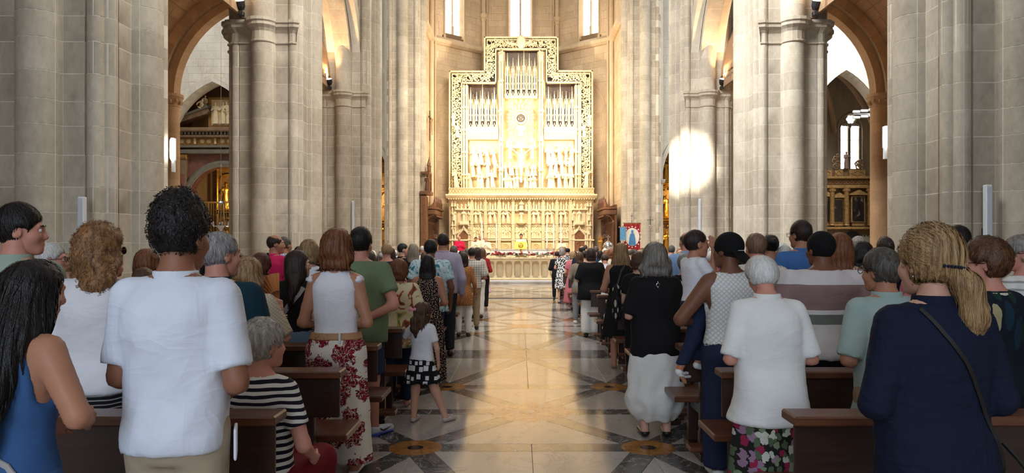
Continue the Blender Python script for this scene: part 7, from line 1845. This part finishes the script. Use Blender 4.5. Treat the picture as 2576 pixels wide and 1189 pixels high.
# ================================================================== right of the aisle
r = P(2345, 569, 2.6, .02, label='person in dark navy jacket with long fair ponytail and glittering hair clip, nearest right', w=1.06, skin=SK_F, yaw=6, hyaw=14, arms='front', hair=('pony', dict(vol=.022, len=.30, ox=.04, top=.006), H_BLD), strands=2200, wear=[top(NAVYJ, 'long', hem=.62, ease=.03, box=.205, sr=.028, collar=True, nm='jacket', fold=.007, back=.01), pants(NAVYC)])
b = MB(); L = on_head(r, [(-.055+.13*t, -.142+.10*(t-.45)**2, -.004-.014*t) for t in [i/11 for i in range(12)]])
for c_ in L: b.ball(c_, .0062, 8, 6)
b.build('hair_clip', m_plain('dark_crystal', c3(46, 48, 74), .1, .6), r['root'])
b = MB(); b.ball(on_head(r, [(-.075, -.004, -.046)])[0], .006, 8, 6); b.build('earring', M_SILVER, r['root'])
ribbon(r, 'bag_strap', [(-.10, -.06, 1.465), (-.05, -.118, 1.38), (.02, -.138, 1.28), (.09, -.135, 1.15), (.15, -.125, 1.02), (.20, -.09, .90), (.23, -.03, .80)], .014, .008, M_BLEA, on='jacket')
hb = tag(empty('handbag', r['root'].location+Vector((.30, .02, .52))), 'black leather handbag with gold ring clasp at the hip of the navy jacket', 'handbag')
b = MB(); b.box((0, 0, .12), (.10, .26, .22), bev=.03); b.build('pouch', M_BLEA, hb)
b = MB(); b.torus((-.01, -.12, .285), .020, .006, 14, 6, 'y'); b.box((-.01, -.118, .255), (.03, .02, .03), bev=.005); b.build('gold_clasp', M_BRASS, hb)
b = MB(); b.tube([(-.01, -.12, .30), (-.05, -.1, .36), (-.07, -.06, .40)], .008, 6); b.tube([(0, -.11, .22), (.05, -.05, .14), (.06, .05, .1)], .012, 6); b.build('strap_end', M_BLEA, hb)
r = P(1935, 650, 3.85, .012, label='person in long white short-sleeved blouse and leaf print skirt with white hair', w=1.02, fat=1.1, skin=SK_P, arms='front', stoop=.16, hpitch=-16, H=1.60, hair=('short', dict(vol=.018, nape=.06, line=.03), H_WHT), wear=[top(WBLOUSE, 'elbow', collar=True, hem=.74, ease=.028, box=.20, sr=.024, sflare=1.1, flare=.045, nm='blouse', back=.012), skirt(SKF, waist=1.0, hem=.30, flare=.04, pa=.006)])
r = P(2230, 624, 3.92, .012, label='person in pale sage shirt with short pepper grey hair and spectacles', fem=False, w=1.0, skin=SK_M, hyaw=24, yaw=8, arms='front', stoop=.04, hair=('short', dict(vol=.018, top=.008), H_DGR), wear=[top(SAGE2, 'elbow', collar=True, hem=.78, ease=.024, box=.19, sr=.024), pants(KHAKI)]); glasses(r); face(r, H_DGR)
w_ = on_body(r, [(-.11, .17, 1.07)])[0]; b = MB(); b.torus(w_, .032, .006, 16, 6, 'x'); b.build('wrist_watch', M_SILVER, r['root'])
r = P(2488, 600, 3.75, .025, label='person in dark leaf print dress with short curly brown hair, right edge', w=1.08, fat=1.15, skin=SK_P, yaw=14, hyaw=48, arms='front', hair=('short', dict(vol=.030, curl=.008, cf=60, top=.01, nape=.07), m_hair('brown_set_hair', c3(112, 74, 48), c3(62, 40, 28), str_=(30, 30, 16))), wear=[top(DARKF, 'short', hem=.82, ease=.022, box=.19, neck=(.10, .055), nm='dress_top'), skirt(DARKF, hem=.35, nm='dress_skirt')]); face(r, H_BRN); glasses(r)
def crew(p):
    rr = np.sqrt((p[:, 0]/1.28)**2+((p[:, 1]+.012)/.98)**2); return np.maximum(np.abs(rr-.082)-.009, np.abs(p[:, 2]-1.455+.0*p[:, 0])-.014)
r['build']('cream_neckband', crew, (-.14, -.12, 1.42), (.14, .1, 1.49), .007, C('cream_trim', 206, 196, 176))
# broad man in striped jersey with black cap
def cap_fn(q, peak=None):
    d = ell(q, (0, -.018, .035), (.093, .112, .104)); d = smax(d, -(q[:, 2]+.030+.10*q[:, 1]), .008)
    if peak is not None: d = smin(d, peak(q), .01)
    return d
r = P(2068, 580, 5.0, .012, label='broad person in striped jersey of mauve, white and sage with black skullcap', fem=False, w=1.26, fat=1.35, sw=1.02, ar=1.2, skin=SK_B, hyaw=14, arms='front', hair=('short', dict(vol=.006), H_BLK), strands=0, wear=[top(MULT, 'short', hem=.86, ease=.03, box=.20, sr=.035, nm='jersey', fold=.007), pants(C('black_cotton', 22, 22, 24))])
def on_cap(r, nm, fn, mat, lo, hi, h=.008):
    V, F = sdf_mesh(fn, lo, hi, h); W_ = (V*r['hs'])@r['RM'].T+r['hc']; me = np_mesh(nm, r['post'](W_), F); me.materials.append(mat); return link(nm, me, None, r['root'])
on_cap(r, 'skullcap', lambda q: smax(ell(q, (0, -.018, .03), (.090, .110, .104)), -(q[:, 2]+.060+.50*np.minimum(q[:, 1]+.02, .3)*-1*(q[:, 1] > -.02)), .01), M_FELT, (-.11, -.15, -.1), (.11, .12, .16))
# mother in white lace knit with reversed cap, and the boy on her arm
r = P(1838, 584, 5.02, .012, label='person in white lace knit top and dark jeans with reversed black cap carrying a boy', w=1.05, fat=1.08, skin=SK_B, hyaw=36, armL=((-.36, .0, 1.14), (-.22, .20, 1.10)), armR='front', ar=1.25, hair=('short', dict(vol=.006), H_BLK), strands=0, wear=[('top', dict(mat=W_KNIT, sleeve='none', hem=.955, ease=.022, neck=(.09, .045), strap=-.02, box=.165), 'knit_top'), ('pants', dict(mat=JEAN, ease=.018, wide=.035, waist=1.0), 'jeans')], shoes=(M_WLEA, .0))
def peak(q): return smax(ell(q, (0, -.125, -.035), (.078, .085, .030)), -(q[:, 1]*-1-.04), .01)
on_cap(r, 'reversed_cap', lambda q: cap_fn(q, lambda q: ell((q-np.array((0, -.125, -.035), np.float32))@np.array(Matrix.Rotation(.75, 3, 'X'), np.float32), (0, 0, 0), (.075, .080, .014))), M_FELT, (-.12, -.22, -.12), (.12, .12, .16))
b = MB()
for i in range(14):
    x_ = -.032+.005*i; c_ = on_head(r, [(x_, -.019-.1125*math.sqrt(1-(x_/.093)**2-(.03/.104)**2), .005)])[0]; b.ball(c_, .0024, 5, 4)
b.build('cap_lettering', M_WHITE, r['root'])
b = MB()
for i in range(34):
    a = -pi*.05-pi*.9*i/33; c_ = on_body(r, [(.198*math.cos(a), -.012+.142*math.sin(a), .965)])[0]
    b.tube([c_, (c_[0], c_[1], c_[2]-.018)], .002, 4); b.ball((c_[0], c_[1], c_[2]-.022), .0055, 6, 4)
tag(b.build('pompon_trim', M_WHITE, r['root']), kind='stuff')
bx_, by_, bz_ = at_p(1748, 597, 5.24); PP.append((bx_, by_))
r = person(dict(X=bx_, Y=by_, Z=.60, H=1.12, fem=False, label='small boy in white T-shirt and jeans carried on an arm, looking right', skin=SK_M, hs=1.26, yaw=-72, hyaw=-8, w=.98, sw=.95, hk=.95,
        armL=((-.20, .08, 1.14), (-.02, .19, 1.20)), armR=((.22, .10, 1.24), (.15, .15, 1.58)), hfR=(-.15, -.1, 1), hnR=(-1, .2, 0), curl=.2,
        legs={'L': ((-.085, .02, .86), (-.10, .20, .58), (-.10, .10, .26)), 'R': ((.085, .0, .86), (.12, -.10, .55), (.13, -.27, .24))}, footL=(0, .13, -.04), footR=(.0, .07, -.11), lowz=.0,
        hair=('short', dict(vol=.008), H_DBR), wear=[top(WTEE, 'short', hem=.84, ease=.014, box=.16), ('pants', dict(mat=JEAN, ease=.02, hem=.28, waist=.98), 'jeans')], shoes=(M_WLEA, -.01))); face(r, H_DBR)
for k_ in range(2): b = MB(); c_ = on_body(r, [(.175, -.235+.03*k_, .195-.04*k_)])[0]; b.box(c_, (.03, .05, .018), bev=.004); b.build('velcro_strap', M_STRAP, r['root'])
def sock(p): return cap(p, (.128, -.24, .29), (.13, -.27, .245), .035, .037)
r['build']('orange_sock', sock, (.05, -.35, .2), (.2, -.18, .34), .008, C('orange_sock', 214, 110, 40))
r = P(1648, 614, 6.2, .022, label='person in black blouse and white balloon trousers with grey bob at the aisle', w=1.06, fat=1.1, skin=SK_F, arms='front', hair=('bob', dict(len=.15, vol=.030, w=.035, top=.006), m_hair('ash_grey_hair', c3(156, 148, 138), c3(92, 86, 78))), strands=1600, wear=[top(BLACKC, 'elbow', hem=.74, ease=.034, box=.215, neck=(.10, .05), sr=.034, flare=.01, nm='blouse', back=.015), skirt(WPANT, waist=1.0, hem=.155, flare=.045, balloon=True, nm='balloon_trousers', pleats=7, pa=.012)], shoes=(M_BLEA, .03))
b = MB(); c_ = on_body(r, [(0, -.125, 1.405)])[0]; b.torus((c_[0], c_[1]-.015, c_[2]), .014, .0025, 16, 5, 'y'); b.tube([(c_[0], c_[1]-.012, c_[2]+.03), (c_[0], c_[1]-.014, c_[2]+.014)], .002, 5); b.tube([(c_[0], c_[1]-.016, c_[2]-.014), (c_[0]+.004, c_[1]-.028, c_[2]-.10)], .0035, 5); b.build('zip_pull', M_SILVER, r['root'])
r = P(1668, 640, 7.3, .012, label='person in white grey striped top hidden behind the grey bob', w=1.2, fat=1.15, skin=SK_F, hair=('bob', dict(len=.1), H_GRY), wear=[top(WSTR, 'short', ease=.03), pants(KHAKI)])
r = P(1722, 637, 8.4, .015, label='person in black top with short silver hair behind the boy', skin=SK_M, hair=('short', dict(vol=.02), H_GRY), wear=[top(BLACKC, 'short'), pants(BLACKC)])
r = P(1728, 584, 9.6, .0, label='tall bald person in pale blue shirt right of the grey bob', fem=False, skin=SK_P, hyaw=12, hair=('bald', dict(vol=.004, bw=.01), H_DGR), wear=[top(LBLUE, 'long', collar=True, ease=.024), pants(NAVYC)])
r = P(1903, 585, 6.2, .01, label='stout person in white line-patterned shirt with thinning brown hair', fem=False, w=1.15, fat=1.2, skin=SK_P, hair=('short', dict(vol=.008), m_hair('thin_brown_hair', c3(150, 116, 92), c3(100, 74, 58))), wear=[top(WPAT, 'short', collar=True, ease=.03, box=.21), pants(KHAKI)])
r = P(1938, 591, 8.5, .01, label='person with black hair in a bun beside the thinning brown hair', skin=SK_M, hair=('bun', dict(), H_BLK), wear=[top(C('mint_blouse', 170, 200, 190), 'short'), pants(JEAN)])
r = P(1972, 617, 8.4, .012, label='person in white striped top with short white hair before the blue chambray shirt', skin=SK_P, hyaw=-30, hair=('short', dict(vol=.018), H_WHT), wear=[top(WSTR, 'short'), pants(WPANT)])
r = P(2018, 552, 7.3, .03, label='tall person in blue chambray shirt with dark hair above the others', fem=False, w=1.06, skin=SK_M, hyaw=28, arms='front', hair=('short', dict(vol=.012, top=.01), H_DBR), wear=[top(BLUES, 'long', collar=True, ease=.024, box=.2), pants(JEAN)]); glasses(r)
r = P(2113, 584, 6.2, .02, label='person in pink leaf print top with long auburn hair behind the striped jersey', skin=SK_F, hair=('long', dict(len=.26, vol=.016), H_AUB), wear=[top(PFLO, 'short'), pants(JEAN)])
r = P(2168, 606, 7.3, .03, label='person in black dress with big black curly hair right of the striped jersey', skin=SK_B, hair=('wavy', dict(len=.16, vol=.03, w=.03, curl=.014, cf=60), H_BLK), wear=[top(BLACKC, 'short'), skirt(BLACKC)])
r = P(2160, 593, 9.5, .012, label='person with grey hair and pale shirt behind the black curly hair', fem=False, skin=SK_P, hair=('short', dict(vol=.014), H_GRY), wear=[top(LBLUE, 'short'), pants(KHAKI)])
r = P(2228, 600, 8.6, .02, label='person with dark pinned-up hair against the pale column, above the pepper grey hair', skin=SK_M, hair=('bun', dict(top=.02), H_DBR), wear=[top(NAVYC, 'short'), pants(JEAN)])
r = P(2411, 571, 6.1, .015, label='person in white shirt with dark tousled hair behind the fair ponytail', fem=False, skin=SK_M, hair=('short', dict(vol=.016, top=.012), H_BLK), wear=[top(C('offwhite_shirt', 206, 200, 190), 'short', ease=.03, box=.2), pants(KHAKI)])
r = P(2574, 590, 4.55, .02, label='person in white top with grey curls and sunglasses cut by the right edge', skin=SK_P, yaw=20, hyaw=50, hair=('short', dict(vol=.022, curl=.006), H_GRY), wear=[top(WSTR, 'short'), pants(WPANT)]); glasses(r, M_LENS)
r = P(1562, 610, 9.6, .02, label='person in black sleeveless dress with very long fair hair', skin=SK_M, w=1.06, fat=1.1, arms='front', ar=1.15, hair=('long', dict(len=.36, vol=.016, w=.03), H_BLD), strands=1400, wear=[('top', dict(mat=BLACKC, sleeve='none', hem=.86, neck=(.08, .04), strap=-.01, ease=.02), 'dress_top'), skirt(BLACKC, hem=.45, flare=.05)])
r = P(1607, 632, 8.4, .02, label='person in black top with short brown hair carrying a patterned bag beside the grey bob', skin=SK_F, hair=('bob', dict(len=.09, vol=.02), H_BRN), wear=[top(BLACKC, 'short', ease=.03), pants(BLACKC)])
bg = tag(empty('shoulder_bag', r['root'].location+Vector((-.28, -.16, .78))), 'black fabric bag with pale leaf pattern hanging behind the bench', 'bag'); b = MB(); b.box((0, 0, .2), (.10, .12, .42), bev=.05); b.build('pouch', m_spots('black_leaf_bag', c3(26, 26, 28), [c3(176, 172, 150), c3(40, 40, 40)], 16, .4, 1, 'EUCLIDEAN', 2, .6), bg); b = MB(); b.tube([(0, 0, .38), (.05, .02, .55), (.10, .06, .62)], .012, 6); b.build('strap', M_BLEA, bg)
r = P(1487, 623, 13.0, .015, label='person in black tunic with white cuffs and white trousers, brown bob', w=1.15, fat=1.15, skin=SK_F, arms='front', hair=('bob', dict(len=.12, vol=.018), m_hair('deep_brown_hair', c3(74, 52, 42), c3(36, 25, 22))), wear=[top(BLACKC, 'elbow', hem=.74, ease=.04, box=.23, sr=.04, neck=(.1, .03), nm='tunic'), pants(WPANT, wide=.04)], shoes=(M_BLEA, 0))
r = P(1458, 633, 15.3, .012, label='person in beige jacket and grey trousers with light brown hair', skin=SK_F, hair=('bob', dict(len=.16), H_BRN), wear=[top(BEIGEJ, 'long', hem=.74), pants(GREYC)], shoes=(M_WLEA, 0))
r = P(1441, 631, 18.6, .012, label='person in long rose dress with short fair curls', skin=SK_F, hair=('bob', dict(len=.1, curl=.006), H_BLD), wear=[top(PINKD, 'short', hem=.95), skirt(PINKD, hem=.2, flare=.09, nm='long_skirt')], shoes=(M_BEIGS, 0))
r = P(1414, 624, 20.6, .012, label='person in black and white blotch print dress with grey hair by the far right benches', skin=SK_F, hair=('bob', dict(len=.09, vol=.016), H_GRY), wear=[top(BWPR, 'short', hem=.95), skirt(BWPR, hem=.46, flare=.05)], shoes=(M_BEIGS, 0))
r = P(1401, 631, 22.4, .01, label='person in black suit at the far end of the right benches', fem=False, skin=SK_F, hair=('short', dict(), H_DBR), wear=[top(C('black_suit', 26, 26, 30), 'long', hem=.78), pants(C('black_suit_trouser', 26, 26, 30))], shoes=(M_BLEA, 0))
r = P(1523, 634, 14.2, .01, label='person in white shirt with bent dark head right of the black tunic', fem=False, w=1.1, skin=SK_M, hpitch=-22, stoop=.12, hair=('short', dict(), H_DBR), wear=[top(C('crisp_white_shirt', 222, 224, 230), 'long', collar=True, ease=.03), pants(NAVYC)])
# cloth bundle and paisley cushion on the right benches
def bundle(p): return un([ell(p, (0, 0, .16), (.13, .12, .15)), ell(p, (.08, -.05, .07), (.13, .11, .07)), ell(p, (.02, .03, .30), (.08, .08, .07))], .06)+.016*wob(p, 26, 2)+.008*wob(p, 52, 4)
x_, y_, z_ = at_p(1548, 925, 7.65)
o = sdf_obj('cloth_bag', bundle, (-.25, -.25, 0), (.3, .25, .42), .012, C('mustard_canvas', 170, 146, 100, wr=.5)); o.location = (1.36, 7.22, .0); tag(o, 'crumpled mustard cloth bag on the floor by the right bench', 'bag')
def cush(p): return ell(p, (0, 0, .17), (.22, .13, .19))+.006*wob(p, 14, 3)
x_, y_, z_ = at_p(1514, 720, 11.75)
r = person(dict(X=1.50, Y=11.55, H=1.55, zo=-.42, label='seated person in white paisley blouse between the bench backs', skin=SK_M, hpitch=-30, stoop=.3, legs={'L': ((-.10, .02, .5), (-.11, .36, .53), (-.11, .36, .09)), 'R': ((.10, .02, .5), (.12, .36, .53), (.12, .36, .09))}, hair=('bob', dict(len=.1), H_BRN), wear=[top(m_spots('paisley_print', c3(214, 206, 204), [c3(110, 110, 130), c3(190, 170, 120), c3(214, 206, 204)], 14, .36, 1, 'EUCLIDEAN', 1, 1, .1), 'short', hem=.84), ('pants', dict(mat=BLACKC, hem=.1), 'trousers')])); PP.append((1.5, 11.55))
# ================================================================== clergy
def robe(px, py, d, label, mat, skin, hair, z=.5, yaw=180, q=2.2, seat=False, extra=None):
    x, y, zz = at_p(px, py, d); H = zz-z
    return person(dict(X=x, Y=y, Z=z, H=H, fem=False, label=label, skin=skin, yaw=yaw, arms='chest', hair=hair, q=q, wear=[top(mat, 'long', hem=.3, ease=.05, box=.26, sr=.06, flare=.10, nm='vestment'), skirt(WBLOUSE, hem=.06, flare=.04, nm='alb')]))
GOLDV = C('white_gold_brocade', 236, 226, 196)
r = robe(1311, 588, 37.6, 'priest in white and gold vestments facing the people behind the lectern', GOLDV, SK_M, ('short', dict(), H_BLK)); 
robe(1155, 594, 38.0, 'cleric in crimson cape standing before the left carved door', C('crimson_silk', 206, 24, 70), SK_P, ('bald', dict(), H_GRY), yaw=200)
robe(1197, 596, 37.9, 'priest with dark hair in white robe, first of the three left of the altar', GOLDV, SK_M, ('short', dict(), H_BLK))
robe(1208, 592, 38.7, 'priest with white hair and patterned stole, middle of the three left of the altar', C('cream_vestment', 230, 216, 180), SK_P, ('short', dict(), H_GRY))
robe(1222, 597, 37.6, 'priest in white robe, last of the three left of the altar', GOLDV, SK_P, ('short', dict(), H_GRY))
robe(1413, 600, 38.2, 'priest in white and orange vestments right of the altar', C('ivory_vestment', 236, 222, 186), SK_P, ('bald', dict(), H_GRY))
# ================================================================== the rest of the congregation, row by row
TOPS = [('navy', NAVYC), ('white', WTEE), ('black', BLACKC), ('grey', GREYC), ('pale blue', LBLUE), ('rose', PINKD), ('beige', BEIGEJ), ('checked', PLAID), ('white', WBLOUSE), ('blue', BLUES), ('dark teal', TEAL), ('printed', BWPR), ('cream', C('cream_cotton', 206, 192, 166)), ('wine red', C('wine_cotton', 116, 34, 44)), ('black', BLACKC), ('navy', NAVYC)]
HST = [('short', 'short', dict(vol=.012)), ('short', 'bob', dict(len=.11, vol=.018)), ('long', 'long', dict(len=.25, vol=.014)), ('bobbed', 'bob', dict(len=.15, vol=.02)), ('thinning', 'bald', dict(vol=.010)), ('pinned-up', 'bun', dict())]
HCO = ['dark brown', 'black', 'brown', 'grey', 'auburn', 'blond', 'white', 'dark grey', 'dark brown', 'brown', 'black']
VAR = []
for i, (hn, hk, ho) in enumerate(HST):
    fem = hk in ('bob', 'long', 'bun')
    for v in range(2):
        k0 = set(bpy.data.objects)
        r = person(dict(X=0, Y=0, H=1.65, fem=fem, w=1.0+.08*v, fat=1.0+.12*v, skin=SK_F, q=2.1, arms='front', hair=(hk, ho, H_BRN), wear=[top(NAVYC, 'short' if (i+v) % 2 else 'long', ease=.024), pants(JEAN) if v == 0 or not fem else skirt(JEAN, hem=.4)]))
        ch = [(o.name.split('.')[0], o.data) for o in r['root'].children]
        VAR.append((hn, fem, ch)); 
        for o in set(bpy.data.objects)-k0: bpy.data.objects.remove(o)
NTH = ['first', 'second', 'third', 'fourth', 'fifth', 'sixth', 'seventh', 'eighth', 'ninth']
BOT = [JEAN, NAVYC, BLACKC, KHAKI, GREYC, WPANT]
rc = random.Random(77)
for side, sg in (('left', -1), ('right', 1)):
    x0, x1 = BX[side]
    for k in range(1, NROW):
        yy = BY0+BDY*k+.76; x = abs(x0)+.26+rc.uniform(0, .12); row = []
        while x < abs(x1)-.1:
            X = sg*x; Y = yy+rc.uniform(-.03, .03); x += rc.uniform(.58, .72)
            if any(abs(px-X) < .50 and abs(py-Y) < .5 for px, py in PP): continue
            row.append((X, Y)); PP.append((X, Y))
        order = sorted(abs(px) for px, py in PP if abs(py-yy) < .3 and px*sg > .8)
        for X, Y in row:
            hn, fem, ch = VAR[rc.randrange(len(VAR))]; H = rc.uniform(1.46, 1.60) if fem else rc.uniform(1.55, 1.69)
            if k < 5: H = min(H, 1.56)
            tn, tm = TOPS[rc.randrange(len(TOPS))]; hc = HCO[rc.randrange(len(HCO))]; s = H/1.65; n = order.index(abs(X))
            lab = 'person, %s %s hair, %s top, %s benches, %s row, %s from the aisle' % (hn, hc, tn, side, ORD[k], NTH[min(n, 8)])
            r = tag(empty('person', (X, Y, 0), rc.uniform(-.3, .3)), lab, 'person', 'congregation on the %s side' % side); r.scale = (s, s, s)
            sk = rc.choice(SKINS); bt = rc.choice(BOT)
            for nm, me in ch:
                o = link(nm, me, None, r); m = {'body': sk, 'shirt': tm, 'hair': HAIRS[hc]}.get(nm, bt)
                o.material_slots[0].link = 'OBJECT'; o.material_slots[0].material = m
